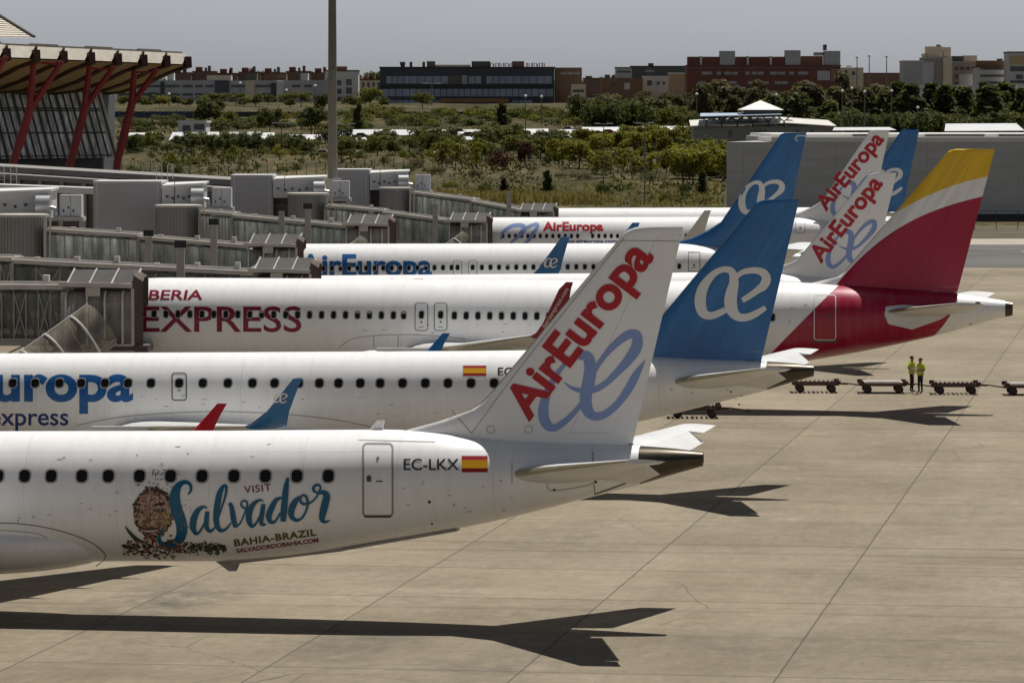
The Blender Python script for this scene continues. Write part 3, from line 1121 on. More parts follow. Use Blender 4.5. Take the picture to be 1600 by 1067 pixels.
# ---- 2: blue-finned regional jet
A2 = Airliner(E195, 'airliner with blue express title and blue fin, directly behind the Salvador one', 1275, 144.4, fin_mat=M['blue'],
              winglet_mats=[M['blue'], M['blue']])
put_windows(A2, [-60, -20, 20, 55, 93, 127, 164, 200, 236, 317, 356, 394.5, 429, 467, 499, 529, 563, 594, 629, 664.6, 700, 736, 772, 808, 844, 880, 916], 598.5, WIN_E)
door(A2, 280, 604, 24, 44, 5, 1.7, M['line'], (-5.5, WIN_E), [(0, 6, 6, 1.4)])
V, F = text_px('AirEuropa', (-180, 625), (208, 625), 59, .03, step=7)
A2.decal('lettering', A2.root, M['blue_letter'], V, F, 'fus', .008)
V, F = text_px('express', (-16, 664), (107, 664), 27, .012, step=6)
A2.decal('lettering', A2.root, M['dkblue_letter'], V, F, 'fus', .008)
flag(A2, 723.5, 571, 760, 587)
V, F = text_px('EC-', (778, 586), (808, 586), 12, .01, step=5)
A2.decal('registration', A2.root, M['black'], V, F)
fin_emblem(A2, ident)
line_on(A2, 'panel_line', [(120, 664), (200, 650), (320, 643), (430, 646), (520, 655), (585, 668)], 1.2, M['line_soft'])
line_on(A2, 'panel_line', [(1030, 556), (1110, 558), (1196, 566)], 1.4, M['line_soft'])
for (px, py) in ((1155, 632), (1142, 612)):
    V, F = poly_px(rrect(px, py, 3, 3, 1.3, 3))
    A2.decal('vent', A2.root, M['black'], V, F)
V, F, R = ribbon(OE, similar((1085, 460), (1210, 460), (428, 622), (451, 622)), n=5)
A2.decal('emblem', A2.wing0, M['emblem_white'], V, F, 'winglet', .06)

skin_details(A2, 31, 215, 700, 616, 650, 14)
skin_details(A2, 32, 1040, 1160, 600, 640, 6)

# ---- 3: dark red tail
T3 = (X_at(1583, 185.7), 185.7)


def iberia_mats():
    class _:
        pass
    MWi = Matrix.Translation((T3[0], T3[1], 0)) @ Matrix.Rotation(YAW, 4, 'Z')
    MIi = MWi.inverted()

    def lc(px, py, yl):
        o, d = MIi @ CO, MIi.to_3x3() @ ray(px, py)
        q = o + d * ((yl - o.y) / d.y)
        return q.x, q.z
    L = [lc(*q, -1.6) for q in ((1195, 562), (1252, 503), (1308, 447))]
    Rr = [lc(*q, -.8) for q in ((1497, 452), (1489, 480), (1470, 515), (1436, 545))]
    cl = np.polyfit([q[1] for q in L], [q[0] for q in L], 1)
    cr = np.polyfit([q[1] for q in Rr], [q[0] for q in Rr], 2)
    c1 = np.polyfit(*zip(*[lc(*q, -.1) for q in ((1311, 440), (1375, 377), (1431, 342), (1487, 320), (1536, 307))]), 3)
    c2 = np.polyfit(*zip(*[lc(*q, -.1) for q in ((1407, 329), (1440, 309), (1469, 298), (1510, 285), (1546, 275))]), 2)
    red, yel = (0.36, 0.004, 0.038), (0.72, 0.44, 0.012)

    def poly(t, c, v):
        r = float(c[0])
        for a in c[1:]:
            r = t.math('ADD', t.math('MULTIPLY', r, v), float(a))
        return r

    def fus(t, x, z, col):
        a = t.math('GREATER_THAN', x, poly(t, cl, z))
        b = t.math('LESS_THAN', x, poly(t, cr, z))
        lo = t.math('GREATER_THAN', z, -10.0)
        return t.mix(t.math('MULTIPLY', t.math('MULTIPLY', a, b), lo), col, red)

    def fin():
        t = NT('red_white_yellow_fin_paint')
        x, y, z = t.sep(t.obj())
        g = t.ramp(t.noise(t.comb(t.math('MULTIPLY', t.math('ADD', x, t.math('MULTIPLY', z, -.6)), 2.5), 0.0, t.math('MULTIPLY', z, .3)), 1.0, 5), .35, .7, .9, 1.18)
        c = t.mix(t.math('LESS_THAN', z, poly(t, c1, x)), (.78, .77, .76), red)
        c = t.mix(t.math('GREATER_THAN', z, poly(t, c2, x)), c, yel)
        c = t.mix(1.0, c, t.comb(g, g, g), 'MULTIPLY')
        return t.out(c, .38, 0, .5)
    return aircraft_paint('white_and_red_aircraft_paint', fus), fin()


IB_FUS, IB_FIN = iberia_mats()
A3 = Airliner(A321, 'airliner with dark red tail, its fin topped by a white and a yellow band', 1583, 185.7, IB_FUS, IB_FIN,
              winglet_mats=[M['maroon_letter'], M['maroon_letter']], cone_mat=M['metal'])
put_windows(A3, [222 + 18.7 * i for i in range(22)] + [630.8], lambda px: 490.5 + .0055 * (px - 220), WIN_A)
put_windows(A3, [710 + 18.4 * i for i in range(28)], lambda px: 490.5 + .0055 * (px - 220), WIN_A)
for cx_ in (658.5, 688.5):
    door(A3, cx_, 495, 21, 44, 5, 1.2, M['line'], (-3, WIN_A), [(0, 8, 3, 3), (0, 16, 7, 1)])
door(A3, 1289, 496, 35, 72, 5, 1.5, M['emblem_white'], None, [(8, -3, 4, 5), (8, 8, 3, 2), (-10, -2, 2, 3), (0, 37.5, 42, 3)])
V, F = text_px('IBERIA', (223.5, 468), (316, 468), 15, .022, .12, 4)
A3.decal('lettering', A3.root, M['maroon_letter'], V, F)
V, F = text_px('EXPRESS', (221, 518), (471, 518), 39, .010, 0, 6)
A3.decal('lettering', A3.root, M['maroon_letter'], V, F)
line_on(A3, 'panel_line', [(530, 543), (550, 530), (590, 524), (640, 523), (700, 526), (728, 530)], 1.0, M['line_soft'])
line_on(A3, 'panel_line', [(584, 524), (584, 543)], 1.0, M['line_soft'])
line_on(A3, 'panel_line', [(622, 524), (622, 543)], 1.0, M['line_soft'])
# unpainted hexagon around the stabilizer pivot
V, F = poly_px([(1382, 492), (1384, 479), (1412, 476), (1446, 479), (1484, 490), (1470, 499), (1425, 515), (1388, 506)], 5)
A3.decal('pivot_plate', A3.root, M['stab'], V, F, 'fus', .009)
line_on(A3, 'panel_line', [(1456, 454), (1496, 457)], 2.0, M['emblem_white'])
for x_, y_ in ((1528, 473), (1518, 507)):
    V, F = poly_px(rrect(x_, y_, 8, 3, 1, 3))
    A3.decal('vent', A3.root, M['black'], V, F)
V, F = text_px('iberiaexpress.com', (852, 513), (889, 452), 6.5, .0, 0, 4)
A3.decal('winglet_lettering', A3.wing0, M['emblem_white'], V, F, 'winglet', .05)

skin_details(A3, 41, 480, 1180, 503, 522, 14)
skin_details(A3, 42, 1220, 1280, 475, 520, 5)

# ---- 4: white fin half hidden by the red tail
A4 = Airliner(E195, 'white-finned airliner mostly hidden behind the one with the dark red tail', 1418, 220.3, winglet_mats=[M['red_letter'], M['red_letter']])
S14 = similar((825, 658), (1022, 400.5), (1282, 412), (1380, 287))
fin_title(A4, (1282, 412), (1380, 287), 26.5, S14)
V, F = text_px('AirEuropa', (600, 452), (742, 452), 16.5, .03, step=5)
A4.decal('lettering', A4.root, M['red_letter'], V, F)
line_on(A4, 'panel_line', [(1050, 439), (1072, 439)], 1.6, M['red_letter'])
put_windows(A4, [560 + 24 * i for i in range(27)], 457, WIN_E)

# ---- 5: blue fin, blue title
A5 = Airliner(B737, 'airliner with broad blue fin before the hangar and half-cropped blue title', 1267, 260, fin_mat=M['blue'], winglet_mats=[M['blue'], M['blue']])
put_windows(A5, [492 + 13.35 * i for i in range(17)] + [753 + 13.4 * i for i in range(24)], lambda px: 419.5 - .006 * (px - 500), WIN_B)
for cx_ in (715, 738.5):
    door(A5, cx_, 419, 14, 25, 3.5, 1.0, M['line_soft'], (-1, WIN_B))
door(A5, 1084.5, 409, 19, 31, 2, 1.0, M['line'], None, [(0, 5, 3, 3), (0, 9, 8, 1)])
V, F = text_px('AirEuropa', (467, 430), (675, 430), 33, .03, step=5)
A5.decal('lettering', A5.root, M['blue_letter'], V, F, 'fus', .008)
fin_emblem(A5, similar((1085, 460), (1210, 460), (1153, 312), (1231, 306)))
V, F, R = ribbon(OE, similar((1085, 460), (1210, 460), (850, 411), (873, 411)), n=4, cols=1)
A5.decal('emblem', A5.wing0, M['emblem_white'], V, F, 'winglet', .08)
V, F, R = ribbon([[(1262, 213, 1.6), (1246, 213, 1.6), (1243, 218, 1.6), (1247, 221, 1.4)]], cols=1)
A5.decal('fin_mark', A5.fin, M['emblem_white'], V, F, 'fin', .012)

# ---- 6: white fin, red title
A6 = Airliner(B737, 'airliner with red title and lavender emblem beside it on the forward fuselage', 1395, 333, winglet_mats=[M['wing'], M['wing']])
put_windows(A6, [786 + 9.72 * i for i in range(13)] + [926 + 9.72 * i for i in range(30)], 369, WIN_B)
V, F = text_px('AirEuropa', (848, 360.5), (943, 360.5), 14, .035, step=4)
A6.decal('lettering', A6.root, M['red_letter'], V, F, 'fus', .02)
V, F = text_px('www.aireuropa.com', (874, 379.5), (964, 379.5), 5.5, .03, step=4)
A6.decal('lettering', A6.root, M['dkblue_letter'], V, F)
V, F, R = ribbon([[(783, 374, 3), (787, 362, 4.5), (800, 353, 5.5), (815, 352, 6), (820, 358, 6), (812, 368, 5.5), (800, 378, 4), (795, 384, 4)],
                  [(810, 372, 4), (815, 361, 4.5), (826, 354, 4.5), (838, 350, 5), (840, 354, 5), (834, 363, 5.5), (828, 373, 5.5), (818, 383, 4.5)]], rise=.006)
A6.decal('emblem', A6.root, M['lavender'], V, F, 'fus', .010, rise=R)
S16 = similar((825, 658), (1022, 400.5), (1290, 331), (1382, 218))
fin_title(A6, (1290, 331), (1382, 218), 24, S16)
door(A6, 1250.5, 352, 15, 25, 2, .9, M['line_soft'], None, [(0, 4, 3, 3)])

# ---- 7: farthest
A7 = Airliner(B737, 'farthest airliner in the row, blue fin tip showing behind the white-finned ones', 1441, 369, fin_mat=M['blue'], winglet_mats=[M['blue'], M['blue']])
fin_emblem(A7, similar((1085, 460), (1210, 460), (1352, 290), (1415, 282)))
put_windows(A7, [850 + 8.9 * i for i in range(30)], 352, WIN_B)
# ------------------------------------------------------------------ light and sky
SUN_DIR = Vector((-0.235, -0.38, -1.0)).normalized()      # direction the light travels
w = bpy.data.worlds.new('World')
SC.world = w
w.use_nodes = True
nt = w.node_tree
sky = nt.nodes.new('ShaderNodeTexSky')
sky.sky_type = 'NISHITA'
sky.sun_disc = False
sky.sun_elevation = math.asin(-SUN_DIR.z)
sky.sun_rotation = math.atan2(0.235, 0.38)
sky.air_density = 1.0
sky.dust_density = 1.5
sky.ozone_density = 1.0
hs = nt.nodes.new('ShaderNodeHueSaturation')
hs.inputs['Saturation'].default_value = 0.30
nt.links.new(sky.outputs[0], hs.inputs['Color'])
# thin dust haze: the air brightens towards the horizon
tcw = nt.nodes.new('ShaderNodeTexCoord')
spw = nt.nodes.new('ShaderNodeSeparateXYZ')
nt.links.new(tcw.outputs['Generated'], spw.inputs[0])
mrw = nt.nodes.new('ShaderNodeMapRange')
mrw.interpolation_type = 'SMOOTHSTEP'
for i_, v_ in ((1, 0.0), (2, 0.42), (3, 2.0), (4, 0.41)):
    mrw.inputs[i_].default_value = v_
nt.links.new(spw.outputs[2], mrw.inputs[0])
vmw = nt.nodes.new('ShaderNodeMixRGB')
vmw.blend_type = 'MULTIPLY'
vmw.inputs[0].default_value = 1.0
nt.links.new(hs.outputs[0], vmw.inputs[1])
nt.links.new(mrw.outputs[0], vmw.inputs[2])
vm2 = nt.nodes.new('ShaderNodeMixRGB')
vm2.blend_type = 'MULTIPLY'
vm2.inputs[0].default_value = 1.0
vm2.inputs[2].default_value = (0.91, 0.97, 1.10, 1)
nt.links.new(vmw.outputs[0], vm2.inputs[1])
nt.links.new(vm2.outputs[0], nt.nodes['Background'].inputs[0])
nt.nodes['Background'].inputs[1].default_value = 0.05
sl = bpy.data.lights.new('sun', 'SUN')
sl.energy = 5.0
sl.angle = rad(0.53)
sl.color = (1.0, 0.965, 0.91)
so = bpy.data.objects.new('sun', sl)
C.objects.link(so)
so.location = (60, 100, 200)
so.rotation_euler = SUN_DIR.to_track_quat('-Z', 'Y').to_euler()
SC.view_settings.view_transform = 'Standard'
SC.view_settings.look = 'None'
SC.view_settings.exposure = 0
SC.view_settings.gamma = 1
SC.cycles.max_bounces = 6
SC.cycles.transparent_max_bounces = 16

# ------------------------------------------------------------------ ground
TH = math.atan(0.157)
GY = [-60, 480, 560, 620, 700, 800, 900, 1000, 1100, 1190, 1240, 1300, 1420, 1600, 2200, 3000, 4500, 9000]
GZ = [-0.02, -0.02, -0.02, 0.05, 1.6, 4.1, 6.8, 8.8, 9.8, 10.6, 14.2, 15.4, 17.5, 20, 27, 42, 52, 55]


def gz(x, y):
    z = float(np.interp(y, GY, GZ))
    if y > 600:
        k = min(1, (y - 600) / 150)
        z += k * (0.9 * math.sin(x * .021 + 1.3) * math.sin(y * .017) + .5 * math.sin(x * .061 + y * .043))
    return z


def sheet(name, x0, x1, y0, y1, z, m, nx=1, ny=1):
    mb = MB()
    for i in range(nx):
        for j in range(ny):
            a, b = x0 + (x1 - x0) * i / nx, x0 + (x1 - x0) * (i + 1) / nx
            c, d = y0 + (y1 - y0) * j / ny, y0 + (y1 - y0) * (j + 1) / ny
            mb.add([(a, c, z), (b, c, z), (b, d, z), (a, d, z)], [(0, 1, 2, 3)])
    return tag(mb.build(name, m), kind='structure')


def concrete():
    t = NT('apron_concrete')
    x, y, z = t.sep(t.obj())
    c, s_ = math.cos(TH), math.sin(TH)
    u = t.math('ADD', t.math('SUBTRACT', t.math('MULTIPLY', x, c), t.math('MULTIPLY', y, s_)), 8.9)
    v = t.math('ADD', t.math('MULTIPLY', x, s_), t.math('MULTIPLY', y, c))
    wob = t.math('MULTIPLY', t.math('SUBTRACT', t.noise(t.obj(), .9, 3), .5), .05)
    uu = t.math('DIVIDE', t.math('ADD', t.math('ADD', u, wob), 610.0), 6.1)
    vv = t.math('DIVIDE', t.math('ADD', t.math('ADD', v, wob), 750.0 - 104.3), 7.5)
    du = t.math('MULTIPLY', t.math('ABSOLUTE', t.math('SUBTRACT', t.math('FRACT', t.math('ADD', uu, .5)), .5)), 6.1)
    dv = t.math('MULTIPLY', t.math('ABSOLUTE', t.math('SUBTRACT', t.math('FRACT', t.math('ADD', vv, .5)), .5)), 7.5)
    ju = t.ramp(du, .012, .034, 1, 0)
    jv = t.ramp(dv, .02, .09, 1, 0)
    jn = t.ramp(t.noise(t.comb(t.math('MULTIPLY', u, .03), t.math('MULTIPLY', v, .11)), 1.0, 3), .34, .54, 0.2, 1.0)
    cell = t.n('ShaderNodeTexWhiteNoise', {'Vector': t.comb(t.math('FLOOR', uu), t.math('FLOOR', vv))}, noise_dimensions='2D').outputs[0]
    row = t.n('ShaderNodeTexWhiteNoise', {'Vector': t.comb(t.math('FLOOR', uu), 3.0)}, noise_dimensions='2D').outputs[0]
    tone = t.math('ADD', t.ramp(cell, 0, 1, -.085, .07), t.ramp(row, 0, 1, -.04, .04))
    # brushed streaks running across the lanes, seen nearly edge-on
    st1 = t.noise(t.comb(t.math('MULTIPLY', u, .30), t.math('MULTIPLY', v, .85)), 1.0, 7, .7)
    st2 = t.noise(t.comb(t.math('MULTIPLY', u, 1.6), t.math('MULTIPLY', v, 1.9)), 1.0, 5, .7)
    big = t.noise(t.comb(t.math('MULTIPLY', u, .02), t.math('MULTIPLY', v, .055)), 1.0, 4, .55)
    blot = t.noise(t.comb(t.math('MULTIPLY', u, .20), t.math('MULTIPLY', v, .10)), 1.0, 7, .68)
    f = t.math('ADD', 1.0, tone)
    f = t.math('ADD', f, t.ramp(st1, .3, .7, -.11, .08))
    f = t.math('ADD', f, t.ramp(st2, .3, .7, -.09, .09))
    f = t.math('ADD', f, t.ramp(big, .35, .65, -.16, .12))
    f = t.math('ADD', f, t.ramp(blot, .3, .7, -.12, .09))
    grain = t.noise(t.comb(t.math('MULTIPLY', u, 3.2), t.math('MULTIPLY', v, .9)), 1.0, 6, .78)
    f = t.math('ADD', f, t.ramp(grain, .3, .7, -.14, .14))
    pit = t.noise(t.comb(t.math('MULTIPLY', u, 1.5), t.math('MULTIPLY', v, .8)), 1.0, 6, .78)
    f = t.math('SUBTRACT', f, t.ramp(pit, .60, .76, 0, .34))
    col = t.mix(t.ramp(blot, .35, .7), (.222, .181, .121), (.250, .211, .150))
    col = t.mix(1.0, col, t.comb(f, f, f), 'MULTIPLY')
    # oily smears near the parking centre lines
    sm = t.noise(t.comb(t.math('MULTIPLY', u, .9), t.math('MULTIPLY', v, .5)), 1.0, 7, .75)
    def spot(px, py, ru, rv, amt):
        q = at(px, py, 100)
        d = ray(px, py)
        p = CO + d * (-CAM_H / d.z)
        pu, pv = p.x * c - p.y * s_ + 8.9, p.x * s_ + p.y * c
        a = t.math('DIVIDE', t.math('SUBTRACT', u, pu), ru)
        b = t.math('DIVIDE', t.math('SUBTRACT', v, pv), rv)
        r = t.math('SQRT', t.math('ADD', t.math('MULTIPLY', a, a), t.math('MULTIPLY', b, b)))
        return t.math('MULTIPLY', t.ramp(r, .15, 1.0, amt, 0), t.ramp(sm, .40, .58))
    st = None
    for a in ((255, 938, 2.4, 6, .85), (200, 958, 2.6, 3.0, .6), (560, 1005, 2.5, 5, .5), (690, 915, 2.4, 4, .3), (520, 890, 3, 2, .3), (1000, 935, 4, 5, .25),
              (1180, 800, 3.5, 8, .3), (1400, 690, 4, 12, .28), (760, 1040, 3, 6, .4), (1330, 900, 4, 9, .28), (1500, 800, 3, 10, .3), (900, 840, 3, 8, .35), (1150, 1010, 3, 6, .28)):
        q = spot(*a)
        st = q if st is None else t.math('MAXIMUM', st, q)
    col = t.mix(st, col, (.07, .062, .052))
    # wandering cracks and sealed seams
    vor = t.n('ShaderNodeTexVoronoi', {'Vector': t.comb(t.math('MULTIPLY', u, .10), t.math('ADD', t.math('MULTIPLY', v, .07), t.math('MULTIPLY', blot, .4))), 'Scale': 1.0}, feature='DISTANCE_TO_EDGE').outputs[0]
    ck = t.math('MULTIPLY', t.ramp(vor, .0, .004, 1, 0), t.ramp(t.noise(t.obj(), .07, 2), .55, .62))
    col = t.mix(t.math('MULTIPLY', ck, .6), col, (.06, .05, .04))
    # worn tyre arcs
    def arc(px, py, r_, wd, amt):
        d = ray(px, py)
        p = CO + d * (-CAM_H / d.z)
        a, b = t.math('SUBTRACT', x, p.x), t.math('SUBTRACT', y, p.y)
        r = t.math('SQRT', t.math('ADD', t.math('MULTIPLY', a, a), t.math('MULTIPLY', b, b)))
        k = t.ramp(t.math('ABSOLUTE', t.math('SUBTRACT', r, r_)), wd * .3, wd, amt, 0)
        return t.math('MULTIPLY', k, t.ramp(blot, .4, .6))
    for a in ((620, 935, 1.2, .14, .28), (700, 935, 1.2, .14, .28), (640, 1060, 2.6, .16, .25), (520, 1075, 2.2, .14, .25)):
        col = t.mix(arc(*a), col, (.10, .09, .075))
    # faint tyre tracks: pairs along the stand centre lines and crossing on the taxi route
    def track(c_, p_, wd, amt, sc_):
        wv = t.math('MULTIPLY', t.math('SUBTRACT', t.noise(t.comb(t.math('MULTIPLY', c_, .02), 7.0), 1.0, 2), .5), 6.0)
        k = t.math('ABSOLUTE', t.math('SUBTRACT', t.math('ADD', p_, wv), sc_))
        return t.math('MULTIPLY', t.ramp(k, wd * .4, wd, amt, 0), t.ramp(t.noise(t.comb(t.math('MULTIPLY', c_, .06), t.math('MULTIPLY', p_, .8)), 1.0, 5, .7), .40, .60))
    for a_ in ((u, v, .35, .32, 104.0), (u, v, .35, .32, 109.5), (u, v, .4, .34, 124.5), (u, v, .4, .26, 127.0), (u, v, .5, .30, 141.0), (u, v, .6, .34, 160.0), (u, v, .6, .3, 176.0), (v, u, .22, .24, 21.0), (v, u, .22, .24, 24.2)):
        col = t.mix(track(*a_), col, (.075, .062, .048))
    for a_ in ((u, v, .30, .5, 122.0), (u, v, .3, .4, 121.0)):
        col = t.mix(track(*a_), col, (.30, .22, .17))
    col = t.mix(t.math('MULTIPLY', ju, .72), col, (.035, .03, .026))
    col = t.mix(t.math('MULTIPLY', t.math('MULTIPLY', jv, jn), .9), col, (.09, .075, .06))
    t.bump(st2, .12, .02)
    return t.out(col, .82, 0, .25)


sheet('apron', -260, 320, 15, 452, 0.0, concrete(), 8, 8)


def asphalt():
    t = NT('taxiway_asphalt')
    o = t.obj()
    x, y, z = t.sep(o)
    a = t.noise(t.comb(t.math('MULTIPLY', x, .05), t.math('MULTIPLY', y, .4)), 1, 5)
    b = t.noise(o, .08, 4)
    f = t.math('ADD', t.ramp(a, .3, .7, .75, 1.2), t.ramp(b, .3, .7, -.2, .2))
    c = t.mix(1.0, (.115, .108, .10), t.comb(f, f, f), 'MULTIPLY')
    return t.out(c, .85, 0, .2)


sheet('taxiway', -260, 320, 370, 440, 0.004, asphalt(), 8, 2)
# taxiway edge keeps to the right of the aircraft: a concrete verge and a worn marking
sheet('taxiway_verge', -260, 320, 440, 462, 0.004, mat('pale_concrete_verge', (.36, .32, .25), .85, 0, .15, .2), 8, 1)
for a, b, c, d in ((32, 42.5, 398, 399.2), (51, 57, 416, 417)):
    sheet('taxiway_marking', a, b, c, d, 0.009, mat('worn_yellow_marking' if a < 40 else 'worn_white_marking', (.34, .30, .17) if a < 40 else (.5, .48, .45), .8, 0, .3, .6))


def field():
    t = NT('dry_scrub_grass')
    o = t.obj()
    x, y, z = t.sep(o)
    a = t.noise(t.comb(t.math('MULTIPLY', x, .035), t.math('MULTIPLY', y, .016)), 1.0, 8, .72)
    b = t.noise(t.comb(t.math('MULTIPLY', x, .35), t.math('MULTIPLY', y, .10)), 1.0, 6, .7)
    c = t.mix(t.ramp(a, .42, .60), (.050, .045, .020), (.140, .106, .054))
    c = t.mix(t.ramp(b, .40, .68), c, (.034, .040, .014))
    n2 = t.noise(t.comb(t.math('MULTIPLY', x, .9), t.math('MULTIPLY', y, .3)), 1.0, 4, .7)
    g = t.ramp(n2, .3, .7, .45, 1.5)
    c = t.mix(1.0, c, t.comb(g, g, g), 'MULTIPLY')
    return t.out(c, .95, 0, .1)


mb = MB()
xs_ = list(np.linspace(-900, 900, 73))
ys_ = sorted(set(list(np.linspace(455, 1500, 84)) + [-300, -100, 15, 200, 330, 1700, 2000, 2400, 3000, 4000, 6000, 9000]))
V = []
for y in ys_:
    for x in xs_:
        q = x * (1 + max(0, y - 1200) / 1500)
        V.append((q, y, gz(q, y) if y > 455 else -.25))
nx = len(xs_)
mb.add(V, [(j * nx + i, j * nx + i + 1, (j + 1) * nx + i + 1, (j + 1) * nx + i) for j in range(len(ys_) - 1) for i in range(nx - 1)])
FIELD = field()
tag(mb.build('terrain', FIELD, smooth=True, angle=180), kind='structure')

# ------------------------------------------------------------------ far-off road, blue wall and embankment edge
M['conc_dark'] = mat('dark_barrier', (.045, .047, .047), .7, 0, .2, .3)
M['conc'] = mat('weathered_concrete', (.26, .24, .21), .8, 0, .15, .4)
M['bluewall'] = mat('blue_barrier', (.025, .04, .10), .5, 0, .2, .2)
mb = MB()
def strip_road(px0, px1, Y, dz0, dz1, depth, m, name, label, cat, seg=16):
    mb = MB()
    xs = np.linspace(X_at(px0, Y), X_at(px1, Y), seg + 1)
    for i in range(seg):
        z = gz((xs[i] + xs[i + 1]) / 2, Y)
        mb.box((xs[i] + .01, Y, z + dz0), (xs[i + 1], Y + depth, z + dz1))
    return tag(mb.build(name, m), label, cat)


def flat_wall(name, label, cat, px0, px1, y_top, y_bot, Y, m, depth=.6, posts=0, postm=None):
    t_ = thing(name, label, cat, ((X_at(px0, Y) + X_at(px1, Y)) / 2, Y, Z_at(y_bot, Y)))
    hw, h = (X_at(px1, Y) - X_at(px0, Y)) / 2, Z_at(y_top, Y) - Z_at(y_bot, Y)
    mb = MB()
    mb.box((-hw, 0, -3), (hw, depth, h))
    mb.build('wall_panel', m, t_)
    if posts:
        mb = MB()
        for i in range(posts + 1):
            x = -hw + 2 * hw * i / posts
            mb.box((x - .12, -.15, -3), (x + .12, -.003, h + .25))
        mb.build('posts', postm or M['conc'], t_)
    return t_


flat_wall('road_barrier', 'long dark road barrier below the glass office block', 'barrier', 300, 905, 175, 181.5, 1268, M['conc_dark'], .6, 40, M['conc_dark'])
flat_wall('retaining_wall', 'pale low retaining kerb along the embankment under the dark road barrier', 'wall', 480, 1010, 181.5, 184.5, 1262, M['conc'], 1.0)
flat_wall('noise_wall', 'blue panelled noise wall behind the red canopy struts', 'wall', 150, 302, 174.5, 188, 1255, M['bluewall'], .5, 12, mat('blue_grey_post', (.10, .13, .20), .5))
flat_wall('road_parapet', 'pale road parapet among the trees left of the pyramid roof', 'wall', 985, 1085, 172, 178, 1290, M['conc'])
flat_wall('yard_wall', 'pale yard wall at the edge of the wood on the right', 'wall', 1550, 1700, 173, 186, 1150, mat('cream_wall', (.42, .40, .34), .8))

# ------------------------------------------------------------------ hangar on the right
def hangar():
    Y = 545.0
    x0, x1 = X_at(1135, Y), X_at(1760, Y)
    zt = Z_at(222, Y)
    r = thing('hangar', 'long grey windowless hangar wall with pale flat roof', 'hangar', ((x0 + x1) / 2, Y + 30, 0), (0, 0, 0))
    hw = (x1 - x0) / 2
    sk = 10.5
    t = NT('grey_metal_cladding')
    o = t.obj()
    x, y, z = t.sep(o)
    f = t.math('FRACT', t.math('MULTIPLY', z, 1.6))
    g = t.math('SUBTRACT', 1.0, t.math('MULTIPLY', t.math('LESS_THAN', f, .1), .04))
    fx = t.math('LESS_THAN', t.math('FRACT', t.math('DIVIDE', x, 6.0)), .012)
    nz = t.ramp(t.noise(t.comb(t.math('MULTIPLY', x, .12), t.math('MULTIPLY', z, .9)), 1, 4), .3, .7, .88, 1.1)
    g = t.math('MULTIPLY', t.math('MULTIPLY', g, nz), t.math('SUBTRACT', 1.0, t.math('MULTIPLY', fx, .25)))
    c = t.mix(1.0, (.50, .49, .49), t.comb(g, g, g), 'MULTIPLY')
    clad = t.out(c, .7, 0, .3)
    mb = MB()
    mb.add([(-hw, -30, -.2), (hw, -30, -.2), (hw + sk, 30, -.2), (-hw + sk, 30, -.2), (-hw, -30, zt), (hw, -30, zt), (hw + sk, 30, zt), (-hw + sk, 30, zt)], [(0, 3, 2, 1), (4, 5, 6, 7), (0, 1, 5, 4), (1, 2, 6, 5), (2, 3, 7, 6), (3, 0, 4, 7)])
    mb.build('wall', clad, r)
    mb = MB()
    mb.box((-hw, -30.02, -.2), (hw, -30.003, .9))
    mb.build('plinth', mat('dark_plinth', (.05, .05, .05), .8), r)
    wr = mat('pale_roof_membrane', (.72, .71, .67), .7, 0, .08, .1)
    mb = MB()
    xa = X_at(1205, Y) - (x0 + x1) / 2
    mb.box((xa, -30.2, zt + .003), (hw, 30, zt + .62))
    rf = mb.build('roof', wr, r)
    mb = MB()
    mb.box((xa + .6, -24, zt + .62), (hw, 29, zt + 1.05))
    mb.build('roof_kerb', wr, rf)
    for a, b in ((1338, 1368), (1452, 1545), (1568, 1620)):
        mb = MB()
        mb.box((X_at(a, Y) - (x0 + x1) / 2, -24.3, zt + .7), (X_at(b, Y) - (x0 + x1) / 2, -24.003, zt + .95))
        mb.build('roof_vent', mat('dark_roof_vent', (.12, .11, .10), .7), rf)


hangar()
sheet('dirt_verge', -60, 320, 462, 520, 0.012, mat('brown_dirt_verge', (.085, .072, .042), .95, 0, .35, .12), 8, 1)
mb = MB()
for i in range(34):
    x = 40 + i * 2.6
    mb.bar((x, 500, 0), (x, 500, 2.3), .07)
mb.bar((40, 500, 2.25), (126, 500, 2.25), .05)
mb.bar((40, 500, 1.2), (126, 500, 1.2), .04)
fence = tag(mb.build('fence', mat('dark_fence_steel', (.04, .04, .04), .6)), 'dark post-and-rail fence below the grey hangar wall', 'fence')

